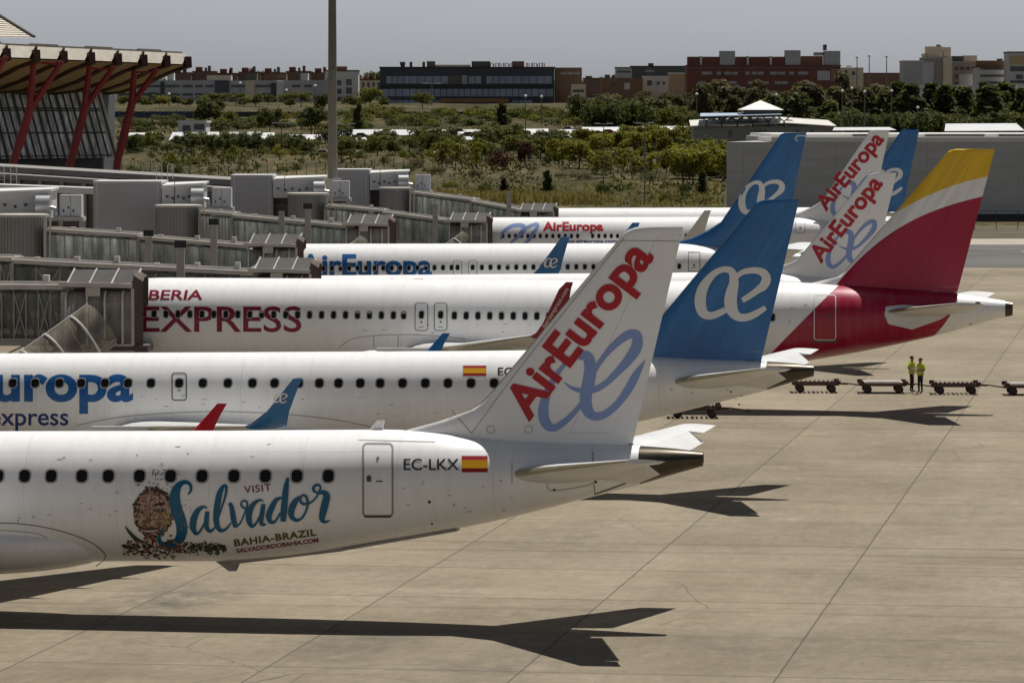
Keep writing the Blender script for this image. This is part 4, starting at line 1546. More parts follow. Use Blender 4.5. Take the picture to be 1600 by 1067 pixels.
# ------------------------------------------------------------------ people
def person(label, X, Y, rz, arms, height=1.72):
    r = thing('person', label, 'person', (X, Y, 0), (0, 0, rz))
    k = height / 1.72
    bm = bmesh.new()
    lay = bm.verts.layers.skin.verify()
    J = []

    def v(p, rx, ry=None, par=None):
        q = bm.verts.new(Vector(p) * k)
        q[lay].radius = (rx * k, (ry or rx) * k)
        if par is not None:
            bm.edges.new((J[par], q))
        J.append(q)
        return len(J) - 1
    pel = v((0, 0, .93), .15, .11)
    sp = v((0, 0, 1.12), .135, .10, pel)
    ch = v((0, .0, 1.32), .165, .11, sp)
    ns = v((0, .0, 1.45), .075, .07, ch)
    hd = v((0, -.01, 1.53), .06, .06, ns)
    h2 = v((0, -.02, 1.61), .085, .10, hd)
    h3 = v((0, -.015, 1.68), .06, .075, h2)
    for sg, A in ((-1, arms[0]), (1, arms[1])):
        a = v((sg * .09, 0, .84), .085, .09, pel)
        b = v((sg * .11, -.015, .48), .058, .06, a)
        c = v((sg * .12, .015, .10), .042, .045, b)
        v((sg * .135, -.14, .04), .042, .035, c)
        a = v((sg * .19, 0, 1.40), .058, .058, ch)
        b = v(A[0], .042, .042, a)
        c = v(A[1], .03, .03, b)
        d0 = (Vector(A[1]) - Vector(A[0])).normalized()
        palm = v(Vector(A[1]) + d0 * .06, .035, .018, c)
        side = d0.cross(Vector((0, 0, 1))).normalized()
        for i in range(4):
            f1 = v(Vector(A[1]) + d0 * .11 + side * (.02 * (i - 1.5)), .009, .009, palm)
            v(Vector(A[1]) + d0 * (.15 + .012 * (1 - abs(i - 1.4))) + side * (.02 * (i - 1.5)) + Vector((0, 0, -.02)), .008, .008, f1)
        v(Vector(A[1]) + d0 * .07 + side * .05, .01, .01, c)
    J[pel][lay].use_root = True
    me = bpy.data.meshes.new('body')
    bm.to_mesh(me)
    bm.free()
    o = bpy.data.objects.new('body', me)
    C.objects.link(o)
    o.modifiers.new('Skin', 'SKIN').use_smooth_shade = True
    sub = o.modifiers.new('Subsurf', 'SUBSURF')
    sub.levels = sub.render_levels = 1
    m2 = bpy.data.meshes.new_from_object(o.evaluated_get(bpy.context.evaluated_depsgraph_get()))
    bpy.data.objects.remove(o)
    m2.name = 'body'
    m2.materials.clear()
    for m in (mat('dark_work_trousers', (.012, .013, .018), .8), mat('navy_work_shirt', (.02, .024, .035), .8), mat('skin', (.30, .16, .10), .55), mat('black_boots', (.01, .01, .01), .5)):
        m2.materials.append(m)
    for p in m2.polygons:
        z = p.center.z / k
        ax = abs(p.center.x / k)
        fore = any((p.center / k - Vector(A[1])).length < .24 for A in arms)
        p.material_index = 3 if z < .1 else (0 if z < .98 and not (fore and ax > .17) else (2 if z > 1.47 or fore else 1))
        p.use_smooth = True
    body = mesh_obj('body', m2, r)
    # hi-vis vest
    mb = MB()
    rings = []
    for z, rx, ry in ((.90, .20, .155), (1.0, .195, .15), (1.12, .185, .145), (1.25, .20, .155), (1.36, .215, .155), (1.44, .18, .13), (1.475, .10, .095)):
        rings.append([(rx * k * math.cos(a), ry * k * math.sin(a), z * k) for a in [2 * math.pi * i / 20 for i in range(20)]])
    mb.loft(rings)
    vest = mb.build('vest', mat('hi_vis_yellow_fabric', (.42, .50, .02), .7, 0, .2, 8), r, True)
    mb = MB()
    for z, rx, ry in ((1.02, .20, .155), (1.2, .20, .158)):
        mb.loft([[(rx * k * math.cos(a), ry * k * math.sin(a), q * k) for a in [2 * math.pi * i / 20 for i in range(20)]] for q in (z, z + .04)])
    mb.build('reflective_band', mat('silver_band', (.5, .5, .48), .4), vest)
    for sg, A in ((-1, arms[0]), (1, arms[1])):
        mb = MB()
        s0, e0 = Vector((sg * .19, 0, 1.405)) * k, Vector(A[0]) * k
        mb.tube([s0 + (s0 - e0) * .12, s0, s0.lerp(e0, .5), s0.lerp(e0, .9)], [.06 * k, .075 * k, .065 * k, .06 * k], 10)
        mb.build('sleeve', mat('hi_vis_yellow_fabric', (.42, .50, .02), .7), r, True)
    mb = MB()
    rings = []
    for z, q in ((1.615, .098), (1.66, .10), (1.70, .085), (1.73, .05), (1.74, .01)):
        rings.append([(q * .92 * k * math.cos(a), (.005 + q * 1.08 * math.sin(a)) * k, (z + (.035 if math.sin(a) < -.3 and z < 1.65 else 0)) * k) for a in [2 * math.pi * i / 16 for i in range(16)]])
    mb.loft(rings, True, False, True)
    mb.build('hair', mat('dark_hair', (.012, .009, .007), .8), r, True)
    mb = MB()
    for sg in (-1, 1):
        mb.lathe([(.002, -.008), (.009, -.004), (.009, .004), (.002, .008)], 8, (sg * .034 * k, -.112 * k, 1.615 * k), 'y')
    mb.lathe([(.016, 0), (.012, -.02), (.004, -.03)], 8, (0, -.115 * k, 1.585 * k), 'y')
    mb.build('face', mat('skin', (.30, .16, .10)), r, True)


def gpt(px, py):
    d = ray(px, py)
    p = CO + d * (-CAM_H / d.z)
    return p.x, p.y


x, y = gpt(1424.5, 613)
person('person in yellow vest and dark trousers, slightly taller, elbow out, by the dollies', x, y, 1.1,
       (((-.36, .05, 1.16), (-.20, -.20, 1.10)), ((.30, .08, 1.13), (.16, -.20, 1.18))), 1.74)
x, y = gpt(1438, 615)
person('person in yellow vest nearest the empty roller dolly, standing close to the other', x, y, -1.0,
       (((-.28, .06, 1.12), (-.22, -.18, .98)), ((.29, .03, 1.13), (.12, -.22, 1.14))), 1.70)

# ------------------------------------------------------------------ baggage dollies
M['rust'] = mat('red_brown_dolly_paint', (.055, .022, .017), .65, 0, .35, 3)
M['roller'] = mat('steel_roller', (.38, .35, .32), .4, .5, .2, 3)


def dolly(label, px, py, plate, Lh=1.05, rz=-.02):
    x, y = gpt(px, py)
    r = thing('baggage_dolly', label, 'dolly', (x, y, 0), (0, 0, rz), 'baggage dollies coupled in a line')
    mb = MB()
    for sy in (-.75, .75):
        mb.box((-Lh, sy - .05, .36), (Lh, sy + .05, .47))
    for sx in (-Lh, 0, Lh):
        mb.box((sx - .06, -.70, .37), (sx + .06, .70, .46))
    for sx in (-Lh, Lh):
        for sy in (-.78, .78):
            mb.box((sx - .12, sy - .06, .42), (sx + .12, sy + .06, .60))
    mb.build('frame', M['rust'], r)
    if plate:
        mb = MB()
        mb.box((-Lh + .13, -.72, .475), (Lh - .13, .72, .55))
        mb.box((-Lh + .25, -.5, .55), (Lh - .25, .5, .58))
        mb.build('deck_plate', mat('pale_deck_plate', (.42, .38, .34), .6, 0, .25, 2), r)
    else:
        mb = MB()
        for i in range(9):
            q = -Lh + .2 + (2 * Lh - .4) * i / 8
            mb.tube([(q, -.7, .50), (q, .7, .50)], .05, 8)
        mb.build('roller', [M['rust']], r, True)
    for sx in (-Lh * .72, Lh * .72):
        for sy in (-.62, .62):
            mb = MB()
            mb.lathe([(.06, -.09), (.18, -.09), (.20, -.05), (.20, .05), (.18, .09), (.06, .09)], 18, (sx, sy, .20), 'y')
            w_ = mb.build('wheel', M['tyre'], r, True)
            mb = MB()
            mb.lathe([(.01, -.095), (.1, -.092), (.1, .092), (.01, .095)], 12, (sx, sy, .20), 'y')
            mb.build('rim', M['rust'], w_, True)
    mb = MB()
    mb.bar((Lh, 0, .42), (Lh + .5, 0, .40), .09, .09)
    mb.bar((Lh + .5, 0, .42), (Lh + 1.35, 0, .30), .06, .06)
    mb.tube([(Lh + 1.33, 0, .26), (Lh + 1.36, 0, .36)], .07, 8)
    mb.build('drawbar', M['rust'], r)
    return r


dolly('baggage dolly with open rollers below the tip of the nearer blue-finned tail cone', 1274, 612.5, False)
dolly('baggage dolly with pale flat deck plate left of the two people', 1379, 613.5, True)
dolly('baggage dolly with open rollers right of the two people', 1492, 615, False)
dolly('baggage dolly with pale deck at the right edge of the picture', 1606, 616.5, True)
dolly('baggage dolly half hidden under the belly of the blue-finned airliner', 1085, 652, False)
# ------------------------------------------------------------------ jet bridges and pier
M['jb_grey'] = mat('bridge_grey_steel', (0.311, 0.290, 0.270), .55, 0.1, .15, .8)
M['jb_light'] = mat('bridge_light_steel', (0.468, 0.442, 0.403), .5, .1, .12, .8)
M['jb_dark'] = mat('bridge_dark_steel', (0.083, 0.075, 0.071), .6, .1, .2, .8)
M['jb_hood'] = mat('brown_bellows', (.105, .080, .066), .85, 0, .2, 2)
M['jb_sign'] = mat('black_sign', (.015, .015, .016), .5)
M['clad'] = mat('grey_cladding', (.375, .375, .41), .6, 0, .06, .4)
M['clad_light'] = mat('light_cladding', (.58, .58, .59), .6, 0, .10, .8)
M['white_metal'] = mat('white_painted_steel', (.70, .69, .66), .45)


def glass(name, col, alpha):
    t = NT(name)
    n = t.noise(t.obj(), .5, 4)
    c = t.mix(t.ramp(n, .35, .65), col, tuple(q * 1.9 for q in col))
    zz = t.sep(t.obj())[2]
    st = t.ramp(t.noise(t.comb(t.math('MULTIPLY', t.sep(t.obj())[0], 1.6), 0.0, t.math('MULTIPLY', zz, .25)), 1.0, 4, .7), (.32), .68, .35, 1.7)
    st = t.math('MULTIPLY', st, t.ramp(zz, 4.2, 6.2, .55, 1.35))  # painted reflections: pale streaks and a paler top put into the glass colour
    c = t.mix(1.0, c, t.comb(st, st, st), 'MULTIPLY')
    return t.out(c, .12, 0, .6, alpha)


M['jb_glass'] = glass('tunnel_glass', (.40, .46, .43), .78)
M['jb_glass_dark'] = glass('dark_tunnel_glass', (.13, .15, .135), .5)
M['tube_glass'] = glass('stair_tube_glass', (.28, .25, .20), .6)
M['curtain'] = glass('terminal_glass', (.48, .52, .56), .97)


def tunnel(root, p0, p1, wd, ht, bays, name='tunnel', light=True, braces=True, gm=None):
    """glazed walkway section; p0, p1: roof line ends on the camera side (root-local)"""
    p0, p1 = Vector(p0), Vector(p1)
    d = (p1 - p0)
    n = Vector((d.y, -d.x, 0)).normalized()
    if n.y > 0:
        n = -n
    dn = d.normalized()
    up = Vector((0, 0, 1))
    back = -n * wd
    mb = MB()
    c0, c1 = p0 + back / 2, p1 + back / 2
    mb.bar(c0 - up * .11, c1 - up * .11, wd + .12, .22)
    mb.tube([c0 + up * .06 - back * .25, c1 + up * .06 - back * .25], .06, 6)
    mb.tube([c0 + up * .05 + back * .3, c1 + up * .05 + back * .3], .045, 6)
    L_ = (c1 - c0).length
    for i in range(int(L_ / 2.2)):
        f = (i + .5) / int(L_ / 2.2)
        q = c0.lerp(c1, f)
        mb.box((q.x - .14, q.y - .5, q.z + .0), (q.x + .14, q.y + .1, q.z + .16 + .12 * (i % 3)))
    roof = mb.build(name + '_roof', M['jb_light'] if light else M['jb_grey'], root)
    bays = int(bays * 1.5)
    mb = MB()
    mb.bar(c0 - up * (ht - .15), c1 - up * (ht - .15), wd + .1, .34)
    fl = mb.build(name + '_floor', M['jb_grey'], root)
    mb = MB()
    mb.bar(c0 - up * (ht - .36), c1 - up * (ht - .36), wd - .3, .05)
    mb.build('carpet', M['jb_dark'], fl)
    # lattice girder and cable tray under the floor
    mb = MB()
    nb_ = max(3, int((p1 - p0).length / 1.6))
    for i in range(nb_):
        a_, b_ = p0.lerp(p1, i / nb_) - up * (ht + .02), p0.lerp(p1, (i + 1) / nb_) - up * (ht + .02)
        mb.bar(a_, (a_ + b_) / 2 - up * .45, .06)
        mb.bar((a_ + b_) / 2 - up * .45, b_, .06)
    mb.bar(p0 - up * (ht + .48), p1 - up * (ht + .48), .09)
    mb.bar(p0 - n * .12 - up * (ht - .42), p1 - n * .12 - up * (ht - .42), .09, .14)
    mb.build('girder', M['jb_dark'], fl)
    mb = MB()
    pts_ = [p0.lerp(p1, i / 24) + n * .03 - up * (.34 + .05 * abs(math.sin(i * 1.05))) for i in range(25)]
    mb.tube(pts_, .025, 5)
    mb.build('cable', M['jb_dark'], roof)
    for k in (0, 1):
        q = back * k + n * (.0 if k else 0)
        mb = MB()
        off = n * (-.05 if k == 0 else .05)
        mb.bar(p0 + q + off - up * (ht / 2), p1 + q + off - up * (ht / 2), .03, ht - .66)
        gl = mb.build('glazing', gm or M['jb_glass'], root)
        mb = MB()
        for i in range(bays + 1):
            f = i / bays
            b = p0.lerp(p1, f) + q
            mb.bar(b - up * .32, b - up * (ht - .32), .07 if 0 < i < bays else .2, .07 if 0 < i < bays else .2)
            if braces and i < bays and (k == 1 or (gm is M['jb_glass_dark'] and i % 2)):
                e = p0.lerp(p1, (i + 1) / bays) + q
                mb.bar(b - up * .35, e - up * (ht - .35), .06)
                mb.bar(e - up * .35, b - up * (ht - .35), .06)
        mb.build('frame', M['jb_grey'] if k == 0 else M['jb_dark'], gl)
    return roof


def cab(root, o, hood=True, tube=True):
    """bridge head: o = left bottom front corner (root-local); 3.4 m wide, 3.2 m high"""
    o = Vector(o)
    W_, H_, D_ = 3.45, 2.75, 2.6
    t = lambda x, y, z: o + Vector((x, y, z))
    T = Matrix.Translation(o)
    mb = MB()
    mb.box((0, 0, -.25), (W_ - .35, D_, .0), M=T)
    mb.box((W_ - .35, -.05, -.32), (W_ + .25, D_, -.02), M=T)
    mb.build('cab_floor', M['jb_dark'], root)
    mb = MB()
    mb.box((-.25, -.02, H_ - .12), (W_ - .4, D_, H_ + .02), M=T)
    mb.bar(t(-.3, -.08, H_ + .0), t(W_ - .45, -.08, H_ - .08), .14, .2)
    rf = mb.build('cab_roof', M['jb_light'], root)
    # raised rear screen with slanting stays
    mb = MB()
    mb.add([t(.0, .35, H_ + .03), t(W_ - .25, .35, H_ + .03), t(W_ - .15, 1.0, H_ + .62), t(.35, 1.0, H_ + .62)], [(0, 1, 2, 3)])
    mb.build('roof_screen', mat('grey_brown_screen', (.085, .077, .070), .7, 0, .2, 1), rf)
    for i in range(4):
        mb = MB()
        x = .05 + i * (W_ - .45) / 3
        mb.bar(t(x, .28, H_ + .02), t(x + .28, .94, H_ + .66), .075)
        mb.build('stay', M['white_metal'], rf)
    mb = MB()
    mb.box((.9, -.03, H_ - .55), (1.55, .04, H_ - .16), M=T)
    mb.build('sign_box', M['jb_light'], root)
    # glazed curved front
    def prof(n=7, r=.55):
        return [(0, 0)] + [(0, H_ - .35 - r + 0)] + [(r - r * math.cos(a), H_ - .35 - r + r * math.sin(a)) for a in [math.pi / 2 * k / n for k in range(1, n + 1)]]
    P_ = prof()
    mb = MB()
    mb.loft([[t(x, y + .05, z) for y, z in P_] for x in (.0, W_ - .42)], False)
    gl = mb.build('cab_glazing', M['tube_glass'], root, True)
    for x in (.0, .95, 1.75, 2.55):
        mb = MB()
        mb.tube([t(x, y, z) for y, z in P_], .05, 6)
        mb.build('hoop', M['white_metal'], gl, True)
    mb = MB()
    mb.bar(t(W_ - .43, .0, 0), t(W_ - .43, .0, H_ - .2), .14)
    mb.bar(t(.3, -.02, .0), t(W_ - .4, -.02, .0), .09)
    mb.build('cab_post', M['jb_light'], root)
    mb = MB()
    mb.box((.1, D_ - .1, 0), (W_ - .4, D_, H_ - .15), M=T)
    mb.build('cab_back_wall', M['jb_dark'], root)
    mb = MB()
    mb.box((1.85, .9, .3), (2.5, 1.2, 1.5), M=T)
    mb.build('control_desk', M['jb_dark'], root)
    if hood:
        # bellows hood folding round to the fuselage
        mb = MB()
        rings = []
        for i in range(7):
            a = i / 6
            x = W_ - .40 + .42 * a
            g = .03 * (i % 2)
            rings.append([t(x, -.05 + .25 * a + g, -.15 + .0 * a), t(x, -.05 + .25 * a + g, H_ + .42 - .30 * a - g), t(x + .04, .7, H_ + .62 - .3 * a - g), t(x + .04, 2.6, H_ + .55 - .3 * a - g), t(x, 2.6, -.15)])
        mb.loft(rings, True, False, False)
        mb.build('bellows', M['jb_hood'], root, True, 20)
    if tube:
        # enclosed service stair going down to the apron
        a, b = t(1.75, -.75, .80), t(-3.7, -3.4, -3.1)
        d = (b - a).normalized()
        sx = d.cross(Vector((0, 0, 1))).normalized()
        un = sx.cross(d).normalized()
        def ring(k, r=1.12):
            c = a.lerp(b, k)
            return [c + sx * r * math.cos(q) + un * (r * 1.15 * math.sin(q)) for q in [math.pi * j / 12 for j in range(-2, 15)]]
        mb = MB()
        mb.loft([ring(k) for k in np.linspace(0, 1, 8)], False)
        tb = mb.build('stair_tube', M['tube_glass'], root, True)
        for k in (.14, .34, .52, .70, .88):
            mb = MB()
            mb.tube(ring(k, 1.15), .05, 6)
            mb.build('hoop', M['white_metal'], tb, True)
        mb = MB()
        mb.bar(a + un * 1.31, b + un * 1.31, .06)
        mb.build('ridge_rail', M['white_metal'], tb)
        mb = MB()
        for i in range(16):
            c = a.lerp(b, (i + .5) / 16) - un * .55
            mb.box((c.x - .16, c.y - .55, c.z - .03), (c.x + .16, c.y + .55, c.z))
        mb.bar(a - un * .7 - sx * .6, b - un * .7 - sx * .6, .08, .25)
        mb.bar(a - un * .7 + sx * .6, b - un * .7 + sx * .6, .08, .25)
        mb.build('stairs', M['jb_grey'], root)


def drive_column(root, p, z1, top_sign=True, w=.42):
    """lift column standing on its wheel bogie"""
    p = Vector(p)
    mb = MB()
    mb.box((p.x - w / 2, p.y - w / 2, .5), (p.x + w / 2, p.y + w / 2, z1))
    mb.box((p.x - w * 1.1, p.y - w * .4, .45), (p.x + w * 1.1, p.y + w * .4, .8))
    c = mb.build('lift_column', M['jb_grey'], root)
    for sx in (-.55, .55):
        mb = MB()
        mb.lathe([(.1, -.17), (.4, -.17), (.45, -.08), (.45, .08), (.4, .17), (.1, .17)], 18, (p.x + sx, p.y, .45), 'y')
        mb.build('wheel', M['tyre'], c, True)
    if top_sign:
        mb = MB()
        mb.box((p.x - w * .75, p.y - .12, z1 + .02), (p.x + w * .75, p.y + .12, z1 + .42))
        mb.build('sign', M['jb_sign'], c)


def bridge(label, cab_px, cab_y0, cab_y1, Yc, pts, col=None, rot=None, tube=True):
    """pts: roof line points (px, py, Y, height, bays) from the terminal end to the cab"""
    x0, zc = X_at(cab_px, Yc), Z_at(cab_y1, Yc)
    r = thing('jet_bridge', label, 'jet bridge', (x0, Yc, 0), (0, 0, 0), 'jet bridges along the pier')
    L = lambda px, py, Y: Vector((X_at(px, Y) - x0, Y - Yc, Z_at(py, Y)))
    zc = Z_at(cab_y0, Yc) - 2.75
    cab(r, (0, 0, zc), True, tube)
    for i in range(len(pts) - 1):
        a, b = pts[i], pts[i + 1]
        A, B = L(*a[:3]), L(*b[:3])
        if i:
            A = A + Vector((0, .18, -.12))
        tunnel(r, A, B, 2.5 - .3 * i, a[3] - .2 * i, a[4], gm=M['jb_glass'] if rot else M['jb_glass_dark'])
    for px, py, Y, sg in col or []:
        q = L(px, py, Y)
        drive_column(r, (q.x, q.y, 0), q.z, sg)
    if rot:
        px, y0, y1, Y, wpx = rot
        R = X_at(px + wpx / 2, Y) - X_at(px - wpx / 2, Y)
        q = L(px, y0, Y)
        z0, z1 = Z_at(y1, Y), Z_at(y0, Y)
        mb = MB()
        n = 40
        mb.lathe([(R / 2 * (1 + .012 * 0), z0), (R / 2, z1)], n, (q.x, q.y, 0))
        dr = mb.build('rotunda', mat('grey_rotunda_cladding', (.24, .24, .24), .45, .25, .12, .5), r, True)
        mb = MB()
        for k in range(n):
            a = 2 * math.pi * k / n
            mb.bar((q.x + R / 2 * 1.005 * math.cos(a), q.y + R / 2 * 1.005 * math.sin(a), z0), (q.x + R / 2 * 1.005 * math.cos(a), q.y + R / 2 * 1.005 * math.sin(a), z1), .035)
        mb.build('ribs', mat('rotunda_rib', (.19, .19, .19), .5), dr)
        mb = MB()
        mb.lathe([(R / 2 + .12, z1), (R / 2 + .12, z1 + .16), (R / 2 - .1, z1 + .2)], 36, (q.x, q.y, 0))
        mb.build('rotunda_cap', M['jb_light'], dr, True)
        mb = MB()
        mb.lathe([(R / 2 + .1, z0 - .25), (R / 2 + .1, z0)], 36, (q.x, q.y, 0))
        mb.lathe([(.55, 0), (.55, z0 - .2)], 20, (q.x, q.y, 0))
        mb.build('pedestal', M['jb_dark'], dr, True)
        mb = MB()
        mb.box((q.x + R / 2 - .05, q.y - R / 2 - .1, z0), (q.x + R / 2 + .12, q.y - R / 2 + .12, z1 + .1))
        mb.box((q.x + R / 2 + .3, q.y - R / 2 - .1, z0), (q.x + R / 2 + .42, q.y - R / 2 + .08, z1 + .1))
        mb.build('corner_post', M['jb_light'], dr)
    return r


bridge('jet bridge with large hooped stair tube docked to the red-tailed airliner', 102, 444, 545, 187.2,
       [(-150, 444, 189.5, 2.75, 9), (98, 445, 187.4, 2.75, 5)])
bridge('jet bridge behind the hooped stair tube, roof sloping down to the half-hidden white airliner', 396, 422, 500, 221.8,
       [(-190, 399, 225, 2.9, 8), (18, 402, 224, 2.9, 7), (396, 424, 222, 2.8, 8)], [(282, 388, 221.6, True)])
bridge('jet bridge with wide clear glass sides docked to the blue-titled airliner', 388, 382, 470, 261.3,
       [(72, 357, 263.5, 2.7, 7), (215, 366, 262.8, 2.6, 6), (388, 383, 261.6, 2.5, 6)],
       [(334, 352, 261.1, True), (232, 370, 261.5, True)], (34, 339, 401, 265, 80))
bridge('jet bridge standing open with no airliner at its head', 541, 350, 420, 297,
       [(312, 329, 300, 2.7, 7), (362, 333, 299.5, 2.6, 6), (541, 352, 297.5, 2.5, 7)],
       [(481, 327, 297, True), (440, 330, 297.3, True)], (279, 324, 372, 302, 70))
bridge('jet bridge with bright glass docked to the red-titled airliner', 702, 345, 400, 334.2,
       [(508, 320, 337, 2.7, 7), (597, 328, 336, 2.6, 6), (702, 344, 334.6, 2.5, 7)], [(680, 318, 334, False), (580, 330, 335, False)], (481, 305, 352, 339, 62))
bridge('jet bridge farthest along the pier, docked to the farthest airliner', 812, 329, 375, 370.3,
       [(642, 299, 374, 2.7, 7), (735, 311, 372, 2.6, 6), (812, 327, 370.7, 2.5, 5)], [(795, 300, 370, False)], (617, 296, 335, 375, 48))


# grey fixed link blocks behind the rotundas
def fixed_link(label, px0, px1, pxr, y0, y1, Y, k):
    """big closed block px0..px1, lower lit wing up to pxr with duct, cabinet and roof kit; k = px per metre"""
    xo = X_at((px0 + px1) / 2, Y)
    r = thing('fixed_walkway', label, 'walkway', (xo, Y, 0), (0, 0, 0), 'fixed walkway blocks on the pier')
    X = lambda px: X_at(px, Y) - xo
    zt, zb = Z_at(y0, Y), Z_at(y1, Y)
    mb = MB()
    mb.box((X(px0), .0, zb - .4), (X(px1), 6, zt))
    body = mb.build('wall', M['clad'], r)
    mb = MB()
    mb.box((X(px0) - .02, -.05, zt + .003), (X(px1) + .05, 6.05, zt + .14))
    mb.build('roof_edge', M['clad_light'], body)
    mb = MB()
    for x in (X(px0) + .25, X(px1) - .3):
        mb.box((x, -.03, zb - .4), (x + .06, -.003, zt))
    mb.build('seam', M['clad_light'], body)
    mb = MB()
    for x in (X(px0) + .6, X(px1) - .9):
        mb.box((x - .3, 2, .0), (x + .3, 2.6, zb - .41))
    mb.build('pillar', M['jb_grey'], r)
    # wing: wall turned to the light, sunlit tone painted as lighter cladding, descending roof
    zw = zt - .05
    a, b = X(px1) + .06, X(pxr)
    mb = MB()
    mb.add([(a, -.2, zt - 1.75), (b, .5, zt - 1.75), (b, .5, zw - .1), (a, -.2, zw - .28), (a, 5, zt - 1.75), (b, 5, zt - 1.75), (b, 5, zw - .1), (a, 5, zw - .28)],
           [(0, 1, 2, 3), (1, 5, 6, 2), (5, 4, 7, 6), (4, 0, 3, 7), (3, 2, 6, 7), (1, 0, 4, 5)])
    wg = mb.build('wing_wall', M['clad_light'], r)
    mb = MB()
    mb.add([(a, -.35, zw - .27), (b + .15, .35, zw - .09), (b + .15, 5, zw - .02), (a, 5, zw - .12), (a, -.35, zw - .12), (b + .15, .35, zw + .06), (b + .15, 5, zw + .13), (a, 5, zw + .03)],
           [(0, 1, 2, 3), (7, 6, 5, 4), (0, 4, 5, 1), (1, 5, 6, 2), (2, 6, 7, 3), (3, 7, 4, 0)])
    mb.build('wing_roof', M['white_metal'], wg)
    mb = MB()
    for i in range(6):
        x = a + .4 + i * (b - a - .6) / 6
        y = -.2 + .7 * (x - a) / (b - a)
        mb.lathe([(.09, -.16), (.1, 0)], 10, (x, y, zt - 1.0 - .12 * (i % 2)), 'y')
    mb.bar((a + .9, .0, zt - 1.7), (a + .95, -.05, zt + .1), .05)
    mb.build('wall_fitting', M['jb_dark'], wg)
    # curved air duct
    mb = MB()
    rings = []
    for k_ in range(9):
        q = math.pi / 2 * k_ / 8
        rings.append([(b - .55 - .0, -.5 - .55 * math.cos(q) + .5, zt - 1.15 + .75 * math.sin(q)), (b + .35, -.5 - .55 * math.cos(q) + .5, zt - 1.15 + .75 * math.sin(q))])
    rings = [[(b - .75, -.55, zt - 1.9), (b + .15, -.55, zt - 1.9)]] + [[(p[0] - .2, p[1] - .5, p[2]) for p in g] for g in rings] + [[(b - .75, .6, zt - .38), (b + .15, .6, zt - .38)]]
    mb.loft(rings, False)
    for x in (b - .75, b + .15):
        mb.add([(x, q[0][1], q[0][2]) for q in rings] + [(x, .6, zt - 1.9)], [tuple(range(len(rings) + 1))])
    ac = mb.build('air_duct', mat('pale_duct_metal', (.50, .50, .50), .35, .5, .12, 1.5), r, True, 40)
    mb = MB()
    mb.tube([(b + .15, -.1, zt - 1.2), (b + .42, -.1, zt - 1.25), (b + .5, -.1, zt - 1.5), (b + .5, -.1, zt - 1.9)], .19, 10)
    mb.build('duct_bend', mat('pale_duct_metal', (.50, .50, .50), .35, .5), ac, True)
    # cabinet on its ledge
    mb = MB()
    mb.box((b + .75, -.3, zt - 1.75), (b + 2.15, 1.0, zt - .35))
    cb = mb.build('service_cabinet', M['clad_light'], r)
    mb = MB()
    for i in range(3):
        mb.box((b + .95 + .32 * i, -.33, zt - 1.45 + .2 * (i % 2)), (b + 1.05 + .32 * i, -.302, zt - 1.28 + .2 * (i % 2)))
    mb.box((b + 1.44, -.32, zt - 1.72), (b + 1.46, -.302, zt - .4))
    mb.build('cabinet_fitting', M['jb_dark'], cb)
    mb = MB()
    mb.box((b - .2, -.6, zt - 2.02), (b + 2.3, 1.2, zt - 1.77))
    mb.box((b + .6, .4, 0), (b + .85, .65, zt - 2.021))
    mb.box((b + 1.95, .4, 0), (b + 2.2, .65, zt - 2.021))
    mb.build('ledge', M['jb_light'], r)
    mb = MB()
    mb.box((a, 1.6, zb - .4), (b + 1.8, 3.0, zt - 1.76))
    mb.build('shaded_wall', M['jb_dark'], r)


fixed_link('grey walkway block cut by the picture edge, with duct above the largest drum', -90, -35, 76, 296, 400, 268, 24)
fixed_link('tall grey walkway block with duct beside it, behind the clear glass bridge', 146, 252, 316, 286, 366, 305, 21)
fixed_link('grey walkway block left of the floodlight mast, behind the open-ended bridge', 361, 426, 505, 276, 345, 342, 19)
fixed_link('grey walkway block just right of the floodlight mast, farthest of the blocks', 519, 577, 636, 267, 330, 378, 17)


# handrail loops on the roofs
def hoops(label, px, py, Y, n):
    r = thing('roof_ladder_loops', label, 'ladder', (X_at(px, Y), Y, 0))
    z = Z_at(py, Y)
    for i in range(n):
        mb = MB()
        x = i * 1.0
        mb.tube([(x, 0, z - .1), (x, 0, z + 1.1), (x + .12, 0, z + 1.3), (x + .36, 0, z + 1.3), (x + .48, 0, z + 1.1), (x + .48, 0, z - .1)], .035, 6)
        for k in range(3):
            mb.bar((x, 0, z + .2 + .35 * k), (x + .48, 0, z + .2 + .35 * k), .03)
        mb.build('ladder', M['white_metal'], r, True)


